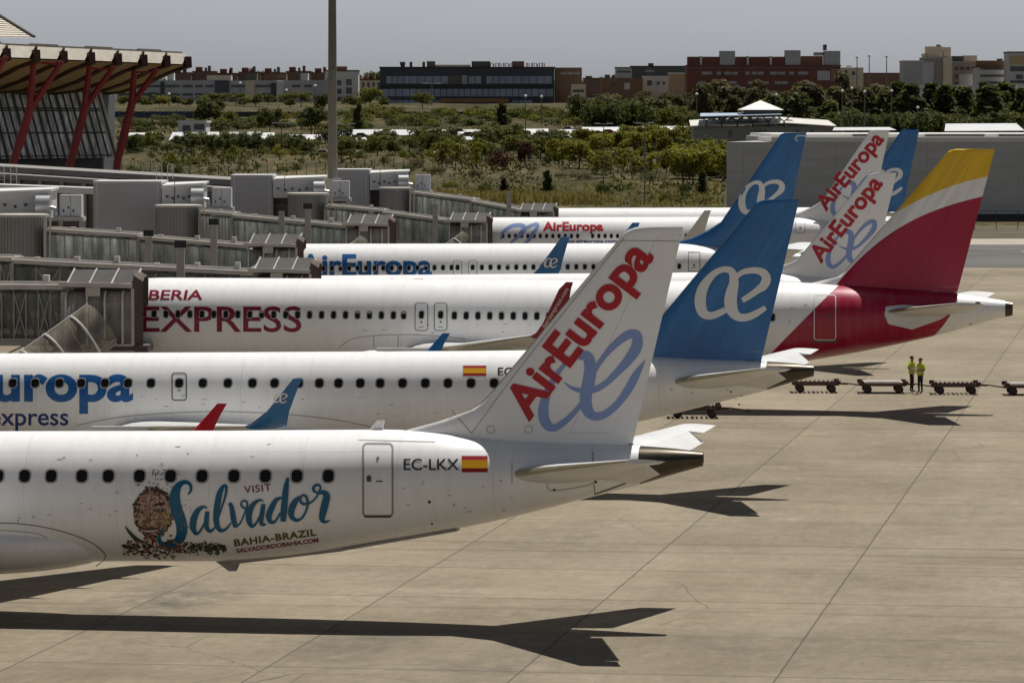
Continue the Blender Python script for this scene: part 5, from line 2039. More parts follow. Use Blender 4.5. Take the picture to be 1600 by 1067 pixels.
# ------------------------------------------------------------------ pier roof decks (long low bands behind the walkways)
def deck(label, px0, y0, Y0, px1, y1, Y1, th, depth, mroof, mwall):
    a, b = at(px0, y0, Y0), at(px1, y1, Y1)
    r = thing('pier_roof', label, 'pier', ((a.x + b.x) / 2, (Y0 + Y1) / 2, 0))
    o = Vector(((a.x + b.x) / 2, (Y0 + Y1) / 2, 0))
    a, b = a - o, b - o
    d = Vector((0, depth, 0))
    u = Vector((0, 0, -th))
    mb = MB()
    mb.add([a, b, b + d, a + d, a + u, b + u, b + d + u, a + d + u], [(0, 1, 2, 3), (7, 6, 5, 4), (0, 4, 5, 1), (1, 5, 6, 2), (2, 6, 7, 3), (3, 7, 4, 0)])
    mb.build('roof', mroof, r)
    mb = MB()
    e = Vector((0, .8, 0))
    A, B = a + u + e, b + u + e
    A2, B2 = Vector((A.x, A.y, 0)), Vector((B.x, B.y, 0))
    lo = Vector((0, 0, -.004))
    mb.add([A + lo, B + lo, B2, A2, A + lo + d, B + lo + d, B2 + d, A2 + d], [(0, 1, 2, 3), (7, 6, 5, 4), (0, 3, 7, 4), (1, 5, 6, 2), (0, 4, 5, 1)])
    wl = mb.build('wall', mwall, r)
    mb = MB()
    for i in range(14):
        p = A.lerp(B, (i + .5) / 14)
        mb.box((p.x - .18, p.y - .5, 0), (p.x + .18, p.y - .2, p.z - .01))
    mb.build('pillar', M['jb_grey'], r)
    return r


M['parapet'] = mat('dark_parapet', (0.128, 0.120, 0.112), .8, 0, .15, .3)
M['roofgrey'] = mat('grey_roof_band', (.24, .23, .21), .7, 0, .12, .3)
deck('upper pier roof with dark parapet at the feet of the red struts', -120, 253, 432, 432, 285, 400, .55, 16, M['roofgrey'], M['parapet'])
deck('middle pier roof band running behind the tall grey walkway block', -120, 264, 398, 362, 294, 372, .45, 5, M['roofgrey'], M['parapet'])
deck('lower pier roof band behind the clear glass bridge', -120, 284, 345, 300, 300, 330, .5, 4, M['clad_light'], M['parapet'])
hoops('pair of white ladder loops on the roof left of the tall walkway block', -2, 285, 338, 2)
hoops('pair of white ladder loops on the roof behind the tall walkway block', 245, 279, 380, 2)

# ------------------------------------------------------------------ floodlight mast
def floodlight():
    Y = 360
    x = X_at(520, Y)
    r = thing('floodlight_mast', 'tall grey tapering floodlight mast rising out of the top of the picture', 'mast', (x, Y, 0))
    mb = MB()
    mb.tube([(0, 0, 0), (0, 0, 8), (0, 0, 20), (0, 0, 36)], [.44, .41, .36, .26], 20)
    t = NT('galvanised_mast_steel')
    xx, yy, z = t.sep(t.obj())
    n = t.noise(t.comb(t.math('MULTIPLY', xx, 2), yy, t.math('MULTIPLY', z, .5)), 2.0, 5)
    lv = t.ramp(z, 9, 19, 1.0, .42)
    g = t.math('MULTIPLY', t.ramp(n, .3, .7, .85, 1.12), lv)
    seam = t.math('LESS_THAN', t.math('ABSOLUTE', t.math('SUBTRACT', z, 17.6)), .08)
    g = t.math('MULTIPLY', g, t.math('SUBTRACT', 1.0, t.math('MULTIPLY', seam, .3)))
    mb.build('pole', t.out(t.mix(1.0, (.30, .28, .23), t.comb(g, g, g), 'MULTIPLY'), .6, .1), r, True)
    mb = MB()
    mb.lathe([(1.6, 34.5), (1.7, 34.6), (1.7, 34.8), (1.6, 34.9)], 24)
    for k in range(8):
        a = math.pi / 4 * k
        mb.box((1.5 * math.cos(a) - .3, 1.5 * math.sin(a) - .3, 33.9), (1.5 * math.cos(a) + .3, 1.5 * math.sin(a) + .3, 34.45))
    mb.build('lamp_ring', M['jb_grey'], r)
    mb = MB()
    zt, zb = Z_at(279, Y - 1), Z_at(308, Y - 1)
    hw = X_at(533, Y) - x
    mb.box((-.45, -1.1, zb), (hw, -.5, zt))
    mb.box((-.5, -1.3, zb - .25), (hw + .1, -.45, zb - .003))
    mb.build('switch_cabinet', M['clad_light'], r)


floodlight()


# ------------------------------------------------------------------ terminal canopy on red struts, leaning glass wall
def canopy():
    Ya, Yb = 452.0, 520.0
    n = 9
    pxs = [-90, -36, 8, 54, 97, 140, 182, 222, 258, 291]
    r0 = thing('terminal_canopy', 'wavy terminal canopy with slatted underside on forked red struts', 'canopy', (X_at(100, 480), 480, 0))
    o = r0.location
    red = mat('dark_red_strut', (.22, .016, .02), .45, 0, .12, .5)
    brown = mat('brown_glulam_beam', (.05, .018, .012), .6)
    cream = mat('cream_fascia', (.80, .73, .62), .6, 0, .12, .6)
    t = NT('bamboo_slat_ceiling')
    x, y, z = t.sep(t.obj())
    s = t.math('FRACT', t.math('MULTIPLY', t.math('ADD', y, t.math('MULTIPLY', x, .05)), 1.1))
    g = t.ramp(t.math('LESS_THAN', s, .25), 0, 1, 1, .55)
    nz = t.ramp(t.noise(t.comb(t.math('MULTIPLY', x, .2), y), 1, 4), .3, .7, .75, 1.2)
    g = t.math('MULTIPLY', g, nz)
    bam = t.out(t.mix(1.0, (.55, .38, .20), t.comb(g, g, g), 'MULTIPLY'), .6)
    rooft = mat('weathered_roof_sheet', (.26, .23, .18), .7, 0, .2, .4)

    def YY(i):
        return Ya + (Yb - Ya) * i / n
    # outer edge (towards the apron): lower lip y and top y; inner edge further back and lower
    lip = [(px, 90 + (px - 0) * .040 - (6 if px < 0 else 0)) for px in pxs]

    def P(i, dy=0.0, back=0.0, dz=0.0):
        Y = YY(i)
        q = at(pxs[i], lip[i][1] + dy, Y)
        return Vector((q.x - o.x - back * .55, Y - o.y + back, q.z + dz))
    # ceiling: from the lip down and back in an S-curve
    mb = MB()
    prof = [(0, -.1), (5, -.9), (11, -2.2), (18, -3.2), (26, -3.5), (36, -2.6)]
    for i in range(n):
        for j in range(len(prof) - 1):
            (b0, z0), (b1, z1) = prof[j], prof[j + 1]
            mb.add([P(i, 0, b0, z0), P(i + 1, 0, b0, z0), P(i + 1, 0, b1, z1), P(i, 0, b1, z1)], [(0, 1, 2, 3)])
    mb.build('ceiling', bam, r0, True, 60)
    mb = MB()
    for i in range(n):
        st = .14 * (i % 2)
        for j in range(len(prof) - 1):
            (b0, z0), (b1, z1) = prof[j], prof[j + 1]
            q = lambda ii, b, z: P(ii, 0, b, z) + Vector((0, 0, 1.72 + st + (.012 * b)))
            b0 = b0 + (1.0 if j == 0 else 0)
            mb.add([q(i, b0, z0), q(i + 1, b0, z0), q(i + 1, b1, z1), q(i, b1, z1),
                    q(i, b0, z0) - Vector((0, 0, .32)), q(i + 1, b0, z0) - Vector((0, 0, .32)), q(i + 1, b1, z1) - Vector((0, 0, .32)), q(i, b1, z1) - Vector((0, 0, .32))],
                   [(0, 1, 2, 3), (7, 6, 5, 4), (0, 4, 5, 1), (1, 5, 6, 2), (2, 6, 7, 3), (3, 7, 4, 0)])
    mb.build('roof_sheet', rooft, r0)
    for i in range(n):
        a, b = P(i, 0, -.1, .05), P(i + 1, 0, -.1, .05)
        d = (b - a)
        a2, b2 = a + d * .06, a + d * .80
        up = Vector((0, 1.1, 1.35))
        mb = MB()
        mb.add([a2, b2, b + up - d * .03, a2 + up - d * .0], [(0, 1, 2, 3)])
        mb.build('fascia', cream, r0)
    for i in range(n + 1):
        mb = MB()
        a = P(i, 0, -.6, .85)
        for j in range(len(prof) - 1):
            (b0, z0), (b1, z1) = prof[j], prof[j + 1]
            mb.bar(P(i, 0, b0 - (.7 if j == 0 else 0), z0 + .45), P(i, 0, b1, z1 + .45), .8, 1.35)
        mb.build('beam', brown, r0)
    # forked struts
    for bx, by, fx, fy, l, r_ in ((18, 263, 47, 172, (53, 92), (97, 96)), (108, 262, 133, 168, (140, 102), (178, 104)), (183, 254, 206, 163, (210, 108), (246, 108)),
                                  (-72, 264, -40, 174, (-34, 84), (10, 88))):
        Y = YY(np.interp(l[0], pxs, range(n + 1))) + 5
        q = lambda px, py: at(px, py, Y) - o
        mb = MB()
        A, F_, L_, R_ = q(bx, by), q(fx, fy), q(*l), q(*r_)
        base = Vector((A.x - .6, A.y, 0))
        mb.tube([base, A, A.lerp(F_, .5), F_, F_.lerp(L_, .5), L_], [.44, .46, .54, .48, .40, .32], 14)
        mb.tube([A.lerp(F_, .75), F_ + Vector((.15, 0, .1)), F_.lerp(R_, .5), R_], [.24, .36, .36, .28], 14)
        mb.bar(L_ + Vector((0, 0, -.4)), R_ + Vector((0, 0, -.4)), .26)
        mb.build('strut', red, r0, True)
    # leaning glass wall under the roof
    Yg = 530.0
    lm = mat('pale_mullion', (.55, .56, .57), .5)
    w = thing('glass_wall', 'leaning glass facade with dark sloping mullions under the canopy', 'facade', (X_at(60, Yg), Yg, 0))
    g = lambda px, py: at(px, py, Yg) - w.location
    mb = MB()
    tl, tr, br, bl = g(-120, 128), g(150, 133), g(181, 246), g(-89, 250)
    mb.add([tl, tr, br, bl, tl + Vector((0, .2, 0)), tr + Vector((0, .2, 0)), br + Vector((0, .2, 0)), bl + Vector((0, .2, 0))],
           [(0, 1, 2, 3), (7, 6, 5, 4), (0, 4, 5, 1), (1, 5, 6, 2), (2, 6, 7, 3), (3, 7, 4, 0)])
    mb.build('glazing', M['curtain'], w)
    mb = MB()
    for i in range(25):
        k = i / 24
        mb.bar(tl.lerp(tr, k) + Vector((0, -.16, 0)), bl.lerp(br, k) + Vector((0, -.16, 0)), .22 if i % 2 else .34, .25)
    for k in (.03, .33, .36, .66, .97):
        mb.bar(tl.lerp(bl, k) + Vector((0, -.1, 0)), tr.lerp(br, k) + Vector((0, -.1, 0)), .2, .16)
    mb.build('mullion', mat('dark_mullion', (.065, .062, .06), .5), w)
    mb = MB()
    for i in range(40):
        k = (i + .5) / 40
        mb.bar(tl.lerp(tr, k) + Vector((0, -.05, 0)), bl.lerp(br, k) + Vector((0, -.05, 0)), .12 if i % 3 else .3, .08)
    mb.build('pale_mullion', lm, w)
    mb = MB()
    mb.bar(tr, br, .5, .7)
    mb.build('edge_beam', M['clad_light'], w)
    mb = MB()
    mb.box((bl.x - 10, 3, 0), (br.x - 2, 20, tl.z - 1.5))
    mb.build('inner_wall', mat('dim_interior', (.10, .10, .105), .8, 0, .3, .15), w)
    # white roof ridge peeping over the canopy
    q = lambda px, py, Y=580.0: at(px, py, Y)
    s_ = thing('roof_skylight', 'pale ribbed skylight rising above the canopy at the top left', 'skylight', (X_at(0, 580), 580, Z_at(52, 580)))
    mb = MB()
    A = [q(-150, 60), q(-60, 2), q(-12, 18), q(72, 62)]
    A[0] = A[0] + Vector((0, -14, 0))
    A[3] = A[3] + Vector((0, -14, 0))
    B = [p + Vector((-6, 18, .5)) for p in A]
    mb.loft([[p - s_.location for p in A], [p - s_.location for p in B]], False)
    mb.add([p - s_.location for p in A], [(0, 1, 2, 3)])
    mb.build('glazing', mat('pale_skylight_panels', (.80, .72, .6), .5), s_)
    mb = MB()
    for i in range(14):
        k = i / 13
        a = Vector(A[2]).lerp(A[3], k) - s_.location
        c_ = Vector(A[1]).lerp(A[0], k) - s_.location
        mb.bar(a + Vector((0, -.05, .08)), c_ + Vector((0, -.05, .08)), .09)
    mb.bar(A[2] - s_.location + Vector((0, -.1, .1)), A[3] - s_.location + Vector((0, -.1, .1)), .3)
    mb.build('rib', M['jb_dark'], s_)


canopy()
# ------------------------------------------------------------------ buildings beyond the field
_wall = {}


def bmat(name, col, var=.10):
    return mat(name, col, .8, 0, var, .15)


M['bwin'] = mat('dark_window_band', (.09, .092, .10), .25, 0, .4, .3)
M['bwin_blue'] = mat('blue_grey_glass_band', (.27, .31, .40), .25, 0, .30, .12)
M['bwin_pale'] = mat('pale_blind_band', (.36, .36, .35), .6, 0, .2, .3)


def building(name, label, px0, px1, y0, y1, Y, wall, roof=None, bands=(), boxes=(), depth=16, cat='building', slabs=()):
    """bands: (px0, px1, y0, y1, material) window strips proud of the wall; boxes: (px0, px1, y0, y1, material, back) roof-top blocks"""
    xc = X_at((px0 + px1) / 2, Y)
    zb = gz(xc, Y) - 1.0
    r = thing(name, label, cat, (xc, Y, zb))
    X = lambda p: X_at(p, Y) - xc
    Z = lambda p: Z_at(p, Y) - zb
    mb = MB()
    mb.box((X(px0), 0, 0), (X(px1), depth, Z(y0)))
    w = mb.build('wall', wall, r)
    if roof:
        mb = MB()
        mb.box((X(px0) - .3, -.3, Z(y0) + .003), (X(px1) + .3, depth + .3, Z(y0) + .55))
        mb.build('roof', roof, r)
    for a, b, c, d, m in bands:
        mb = MB()
        mb.box((X(a), -.12, Z(d)), (X(b), -.01, Z(c)))
        nb = max(1, int((b - a) / 9))
        for i in range(1, nb):
            x = X(a) + (X(b) - X(a)) * i / nb
            mb.box((x - .12, -.2, Z(d)), (x + .12, -.121, Z(c)), 1)
        mb.build('window', [m, mat('window_mullion', (.09, .09, .09), .6)], r)
    for a, b, c, d, m, back in boxes:
        mb = MB()
        mb.box((X(a), back, Z(d) + .004), (X(b), back + 6, Z(c)))
        mb.build('roof_block', m, r)
    for a, b, c, d, m, out in slabs:
        mb = MB()
        mb.box((X(a), -out, Z(d)), (X(b), -.013, Z(c)))
        mb.build('bay', m, r)
    return r


G1, G2 = bmat('grey_render', (0.459, 0.459, 0.484)), bmat('light_grey_render', (0.612, 0.603, 0.586))
BR = bmat('dark_red_brick', (0.196, 0.071, 0.054), .16)
BR2 = bmat('brown_brick', (0.238, 0.145, 0.102), .15)
BG = bmat('beige_render', (0.680, 0.586, 0.459))
DK = bmat('dark_glass_wall', (0.07, 0.075, 0.095))
RR = bmat('red_brown_roof', (0.170, 0.076, 0.054), .2)
WH = bmat('white_render', (0.750, 0.750, 0.750))
DG = bmat('dark_grey_wall', (0.119, 0.119, 0.119))

bl = []
for y0, y1 in ((133, 137), (146, 150), (159, 163)):
    for a, b in ((186, 205), (216, 252), (259, 282), (286, 302), (306, 318), (322, 335), (362, 384), (400, 424), (457, 470), (476, 488)):
        bl.append((a, b, y0, y1, M['bwin']))
building('apartment_block', 'long low grey apartment block between the red struts and the floodlight mast', 184, 520, 126, 176, 1650, G1, None, bl,
         [(212, 232, 112, 126, G2, 2), (262, 272, 110, 126, G2, 2), (324, 362, 118, 126, BG, 1), (380, 402, 115, 126, DG, 1), (414, 448, 116, 126, BR2, 1), (470, 482, 115, 126, G2, 1)],
         16, slabs=[(337, 359, 126, 146, mat('blue_grey_glass_bay', (.06, .065, .085), .3), .6), (384, 398, 126, 172, BG, .8), (424, 433, 130, 160, DK, .5), (433, 444, 128, 172, G2, .9), (234, 246, 145, 165, mat('blue_grey_glass_bay', (.06, .065, .085), .3), .5), (252, 258, 128, 150, DK, .5)])
building('apartment_block', 'brown and white apartment house directly right of the floodlight mast', 508, 560, 112, 168, 1700, G2, RR,
         [(512, 520, 122 + 11 * i, 128 + 11 * i, M['bwin']) for i in range(4)] + [(526, 534, 126 + 13 * i, 134 + 13 * i, M['bwin']) for i in range(3)] + [(541, 550, 124 + 13 * i, 134 + 13 * i, M['bwin']) for i in range(3)],
         [(513, 542, 104, 111, BR2, 2)])
building('terraced_houses', 'cream terraced houses with brown roof left of the dark glass office block', 556, 597, 126, 152, 1750, BG, RR,
         [(558 + 8 * i, 562 + 8 * i, 129, 141, M['bwin']) for i in range(5)], [(560 + 11 * i, 564 + 11 * i, 117, 124, BR2, 3) for i in range(3)])
# red-roofed row along the skyline
for i, (a, b, c) in enumerate(((268, 300, 106), (302, 338, 104), (340, 372, 107), (374, 408, 105), (410, 446, 106), (448, 486, 104), (488, 518, 106))):
    building('terraced_houses', 'red-brown roofed houses on the skyline, ' + ('first', 'second', 'third', 'fourth', 'fifth', 'sixth', 'last')[i] + ' of their row from the canopy', a, b, c + 9, 132, 2150 + 6 * i, BR2, RR,
             [(a + 5 + 9 * j, a + 9 + 9 * j, c + 12, c + 16, M['bwin']) for j in range(3)],
             [(a + 4, a + 14, c + 1, c + 7.5, RR, 3), (b - 13, b - 9, c - 1, c + 7.5, DG, 3), (a + 18, a + 21, c + 2, c + 7.5, DG, 3)], 12)
# dark glass office
ob = []
for a, b in ((604, 640), (641, 676), (677, 700), (732, 752), (760, 790), (791, 826), (827, 862)):
    ob.append((a, b, 119.5, 131, M['bwin_blue']))
for a, b in ((597, 640), (641, 688), (689, 735), (736, 790), (791, 830), (831, 864)):
    ob.append((a, b, 139.5, 151, M['bwin_blue']))
for a, b in ((597, 640), (641, 688), (800, 832)):
    ob.append((a, b, 157, 163, M['bwin_blue']))
off = building('office_block', 'wide dark glass office block with red rooftop sign letters', 594, 866, 107, 172, 1620, DK, mat('dark_parapet_edge', (.05, .035, .03), .7), ob,
               [(625, 633, 97, 102, DG, 2), (626, 632, 102, 105.5, DG, 3), (640, 644, 97, 105.5, DG, 2), (660, 664, 97, 105.5, DG, 2), (667, 680, 96, 105.5, BR2, 2), (680, 735, 101.5, 105.5, BG, 3), (737, 766, 96, 105.5, DG, 2), (800, 819, 96, 105.5, BR2, 2)],
               22, slabs=[(722, 730, 118, 132, M['bwin_pale'], .5), (700, 722, 118, 132, DG, .3), (594, 866, 133, 138, mat('black_spandrel', (.012, .012, .014), .4), .4), (688, 795, 154.5, 160, mat('orange_brown_canopy', (.26, .13, .06), .7), 5), (690, 800, 161, 170, WH, 2)])
sg = random.Random(3)
V_, mbs = None, MB()
oz = off.location
for i, px in enumerate(list(range(766, 799, 4)) + list(range(822, 854, 4))):
    a = X_at(px, 1620) - oz.x
    b = X_at(px + 2.6, 1620) - oz.x
    z0, z1 = Z_at(104.5, 1620) - oz.z, Z_at(98.8, 1620) - oz.z
    mbs.box((a, .4, z0), (a + .28, .7, z1))
    if i % 3 != 1:
        mbs.box((a + .281, .4, z1 - .3), (b, .7, z1))
    if i % 2:
        mbs.box((b - .25, .4, z0), (b, .7, z1 - .31))
    if i % 3:
        mbs.box((a + .281, .4, z0 + .5), (b - .26, .7, z0 + .78))
mbs.build('rooftop_sign', mat('red_sign_letter', (.30, .02, .02), .5), off)
building('office_annex', 'brown annex at the right end of the dark glass office block', 867, 909, 106, 168, 1625, BR2, None, [(876, 906, 113, 117, M['bwin_pale'])])
building('apartment_block', 'small cream four-storey block in front of the brown annex', 893, 915, 132, 168, 1600, BG, None, [(895, 913, 140.5 + 11 * i, 144.5 + 11 * i, M['bwin']) for i in range(3)])
building('house', 'low brown house on the skyline right of the brown annex', 912, 962, 124, 150, 1900, BR2, RR, [(920, 930, 130, 135, M['bwin'])], [(915, 925, 119, 122, DG, 2), (945, 953, 117, 122, DG, 2)])
building('house', 'grey flat-topped house left of the dark block on the skyline', 962, 987, 107, 130, 2000, G1, DG, [(964, 985, 111, 114, M['bwin'])])
building('house', 'dark slate-roofed block on the skyline before the red brick building', 986, 1072, 105, 130, 2050, DG, bmat('slate_roof', (0.060, 0.060, 0.068)), [(1008, 1022, 110, 113, M['bwin_pale'])], [(1013, 1021, 99, 103, DG, 2)])
building('house', 'white house with two square windows left of the red brick building', 1004, 1048, 119, 146, 1800, G2, None, [(1011, 1018, 126, 134, M['bwin']), (1026, 1030, 128, 133, M['bwin']), (1035, 1039, 128, 133, M['bwin'])])
building('house', 'tan house adjoining the red brick building', 1046, 1073, 116, 150, 1760, bmat('tan_render', (0.510, 0.357, 0.221)), WH)
building('house', 'brown brick house behind the trees left of the white house', 940, 1004, 122, 150, 1780, BR2, None, [(975, 984, 130, 140, G2), (955, 962, 130, 135, M['bwin'])])
# red brick building
rb = []
for (a, b) in ((1096, 1112), (1119, 1126), (1131, 1152), (1164, 1170), (1174, 1192), (1202, 1226), (1232, 1240), (1246, 1262)):
    rb.append((a, b, 112.5, 117, M['bwin_pale']))
for (a, b) in ((1090, 1102), (1112, 1130), (1136, 1150), (1168, 1182), (1188, 1200), (1210, 1230)):
    rb.append((a, b, 127.5, 132, M['bwin_pale']))
for (a, b) in ((1093, 1112), (1118, 1140), (1150, 1170), (1190, 1215)):
    rb.append((a, b, 142, 146, M['bwin_pale']))
building('brick_block', 'long red brick block with grey stair towers on its roof', 1073, 1312, 104, 160, 1650, BR, BR, rb,
         [(1074, 1093, 89, 102, BR, 1), (1097, 1123, 89, 102, BR, 1), (1093, 1096.5, 88, 102, G2, .5), (1124, 1148, 80, 102, G1, .3), (1149, 1165, 89, 102, BR, 1), (1166, 1169.5, 88, 102, G2, .5), (1170, 1201, 89, 102, BR, 1), (1202, 1205.5, 88, 102, G2, .5),
          (1206, 1225, 89, 102, BR, 1), (1226, 1250, 79, 102, G1, .3), (1251, 1285, 88, 102, bmat('orange_brick', (0.25, 0.115, 0.07)), 1), (1287, 1312, 80, 102, G1, .3), (1272, 1286, 82, 87, G1, 2), (1286.5, 1291, 70, 79, DG, 1)],
         24, slabs=[(1090, 1262, 118.2, 119.4, M['bwin'], .5), (1090, 1240, 133.2, 134.4, M['bwin'], .5), (1074, 1312, 105.5, 107, bmat('pale_cornice', (.2, .17, .15)), .5), (1276, 1296, 111, 126, G1, .4), (1297, 1312, 104, 128, bmat('paler_brick', (0.289, 0.153, 0.119)), .5)])  # right end bay in a paler, browner brick
building('house', 'cream houses on the skyline just right of the red brick block', 1312, 1348, 106, 135, 1900, BG, None, [(1318, 1323, 110, 115, M['bwin']), (1330, 1335, 112, 118, M['bwin'])], [(1322, 1330, 103, 105, BG, 1)])
building('house', 'low red-brown houses between the cream ones and the pale tower block', 1348, 1408, 116, 138, 1950, BR2, RR, [(1360, 1366, 120, 124, M['bwin']), (1380, 1386, 120, 124, M['bwin'])])
building('apartment_block', 'grey-sided block left of the pale stepped tower', 1410, 1441, 97, 150, 1700, G1, BG, [])
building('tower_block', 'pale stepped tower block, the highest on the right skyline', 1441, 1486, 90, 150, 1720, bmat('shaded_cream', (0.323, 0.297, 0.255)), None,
         [(1475, 1480, 98 + 9 * i, 103 + 9 * i, M['bwin']) for i in range(4)],
         [(1446, 1472, 73, 89.5, BG, 1), (1473, 1485, 74, 89.5, BG, 2), (1441, 1447, 84, 89.5, BG, 1), (1464, 1469, 70, 72.8, DG, 2)], slabs=[(1472, 1486, 90, 138, BG, 1.0), (1441, 1458, 97, 150, G1, .5)])
building('apartment_block', 'grey-brown flats right of the pale stepped tower', 1486, 1527, 97, 150, 1760, bmat('grey_brown_render', (0.374, 0.306, 0.264)), None,
         [(1490 + 9 * i, 1496 + 9 * i, 105 + 12 * j, 110 + 12 * j, M['bwin']) for i in range(4) for j in range(3)], [(1487, 1504, 88, 96.5, DG, 1), (1505, 1526, 87, 96.5, BG, 2)], slabs=[(1497, 1520, 116, 134, G2, .5)])
building('apartment_block', 'dark-roofed grey flats second from the right edge', 1525, 1574, 106, 150, 1740, G2, RR, [(1530, 1570, 106 + 11 * i, 109.5 + 11 * i, M['bwin']) for i in range(3)], [(1526, 1571, 95, 104, BR2, 2), (1559, 1566, 92, 94.8, DG, 2)])
building('apartment_block', 'grey and yellow flats at the right edge of the picture', 1574, 1640, 83, 150, 1720, G2, DG, [(1577, 1640, 104, 112, M['bwin']), (1577, 1640, 126, 130, M['bwin'])], slabs=[(1577, 1640, 88, 101, bmat('yellow_render', (0.561, 0.442, 0.221)), .4), (1586, 1596, 117, 124, M['bwin'], .4)])
for a, b, lab in ((1438, 1452, 'white tent roof left of the pale tower foot'), (1487, 1522, 'white marquee roof right of the pale tower foot'), (1552, 1570, 'short white marquee roof near the right edge'), (1588, 1640, 'white marquee roof cut by the right edge')):
    building('marquee', lab, a, b, 133, 143, 1420, bmat('white_marquee', (0.750, 0.750, 0.750), .05), None, [], [], 6, 'tent')


# ------------------------------------------------------------------ pavilion with pyramid roof
def pavilion():
    Y = 800.0
    xc = X_at(1190, Y)
    r = thing('pavilion', 'pavilion with white pyramid roof and pale blue flat canopy over a wide low hall', 'pavilion', (xc, Y, gz(xc, Y) - .5))
    X = lambda p: X_at(p, Y) - xc
    z0 = r.location.z
    Z = lambda p: Z_at(p, Y) - z0
    white = mat('white_roof_sheet', (.74, .73, .69), .6, 0, .06, .3)
    mb = MB()
    a, b, zt, zb = X(1154), X(1222), Z(157), Z(172)
    mb.add([(a, -4, zb), (b, -4, zb), (b, 6, zb), (a, 6, zb), ((a + b) / 2, 1, zt)], [(0, 1, 4), (1, 2, 4), (2, 3, 4), (3, 0, 4), (3, 2, 1, 0)])
    mb.build('pyramid_roof', white, r)
    mb = MB()
    mb.box((X(1160), -3, Z(178)), (X(1216), 5, zb - .004))
    mb.build('clerestory', mat('dark_clerestory', (.05, .05, .055), .4), r)
    mb = MB()
    mb.add([(X(1090), -9, Z(182)), (X(1217), -9, Z(179)), (X(1217), 8, Z(176)), (X(1097), 8, Z(177)), (X(1090), -9, Z(183.5)), (X(1217), -9, Z(180.5)), (X(1217), 8, Z(178)), (X(1097), 8, Z(179))],
           [(0, 1, 2, 3), (7, 6, 5, 4), (0, 4, 5, 1), (1, 5, 6, 2), (2, 6, 7, 3), (3, 7, 4, 0)])
    mb.build('flat_canopy', mat('pale_blue_canopy', (.36, .45, .56), .5, 0, .08, .3), r)
    mb = MB()
    for i in range(6):
        x = X(1100 + 24 * i)
        mb.bar((x, -8.5, Z(199)), (x, -8.5, Z(190)), .3)
        mb.bar((x, -8.5, Z(190)), (x - 1.2, -8.5, Z(182)), .2)
        mb.bar((x, -8.5, Z(190)), (x + 1.2, -8.5, Z(182)), .2)
    mb.build('fork_column', mat('dark_column', (.05, .05, .05), .6), r)
    mb = MB()
    pts = [(1076, 197), (1110, 195), (1225, 192), (1302, 197)]
    mb.loft([[(X(p), -7, Z(y)) for p, y in pts], [(X(p) * .97, 9, Z(y - 9)) for p, y in pts]], False)
    mb.loft([[(X(p), -7, Z(y + 1.8)) for p, y in pts], [(X(p), -7, Z(y) - .003) for p, y in pts]], False)
    mb.build('hall_roof', mat('cream_roof_sheet', (.60, .58, .53), .6, 0, .12, .3), r)
    mb = MB()
    mb.box((X(1082), -6, 0), (X(1296), 8, Z(197)))
    hw = mb.build('hall_wall', mat('pale_grey_wall', (.30, .29, .27), .8, 0, .1, .2), r)
    for a_ in (1136, 1175, 1182, 1190, 1240, 1262):
        mb = MB()
        mb.box((X(a_), -6.1, Z(214)), (X(a_ + 4), -6.01, Z(203)))
        mb.build('doorway', M['bwin'], hw)
    for i in range(9):
        mb = MB()
        mb.lathe([(.9, 0), (.75, .35), (.3, .6), (.01, .65)], 10, (X(1112 + 15 * i), -1, Z(189.5)))
        mb.build('roof_dome', white, r, True)


pavilion()
building('gatehouse', 'small white gatehouse with dark windows among the trees right of the struts', 279, 322, 192, 212, 1085, WH, bmat('gatehouse_roof', (0.750, 0.750, 0.750)), [(286, 298, 196, 206, M['bwin']), (304, 320, 194, 203, M['bwin'])])

# ------------------------------------------------------------------ carport canopies of the car park
M['carport'] = mat('pale_carport_sheet', (.60, .61, .61), .5, 0, .08, .1, rand=.08)
cps = [(190, 258, 213, 219, 1010, 'behind the right-hand red strut'), (262, 345, 212, 226, 980, 'below the white gatehouse'), (350, 410, 212, 220, 1000, 'left of the round trees'), (404, 432, 213, 222, 985, 'short, between round trees left of the mast'),
       (436, 516, 216, 223, 985, 'lower one touching the mast from the left'), (524, 602, 208, 216, 1005, 'just right of the mast'), (548, 575, 217, 224, 985, 'short lower one right of the mast'),
       (606, 700, 208, 214, 1010, 'above the round dark trees'), (646, 668, 215, 222, 985, 'short one above the round dark trees'), (712, 770, 208, 215, 1010, 'left of the tall dark tree'), (720, 762, 216, 221, 985, 'lower one left of the tall dark tree'),
       (790, 862, 207, 218, 1000, 'right of the tall dark tree'), (866, 905, 208, 218, 1000, 'with cars beside it before the dark thicket'), (905, 1000, 204, 211, 1020, 'long upper one before the dark thicket'), (945, 995, 213, 219, 985, 'lower one before the dark thicket'),
       (1000, 1082, 203, 210, 1020, 'long upper one left of the pavilion'), (1005, 1078, 212, 217, 985, 'lower one left of the pavilion'), (1300, 1400, 199, 204, 760, 'right of the pavilion behind the white fin'), (1475, 1600, 193, 205, 760, 'broad one behind the yellow fin tip')]
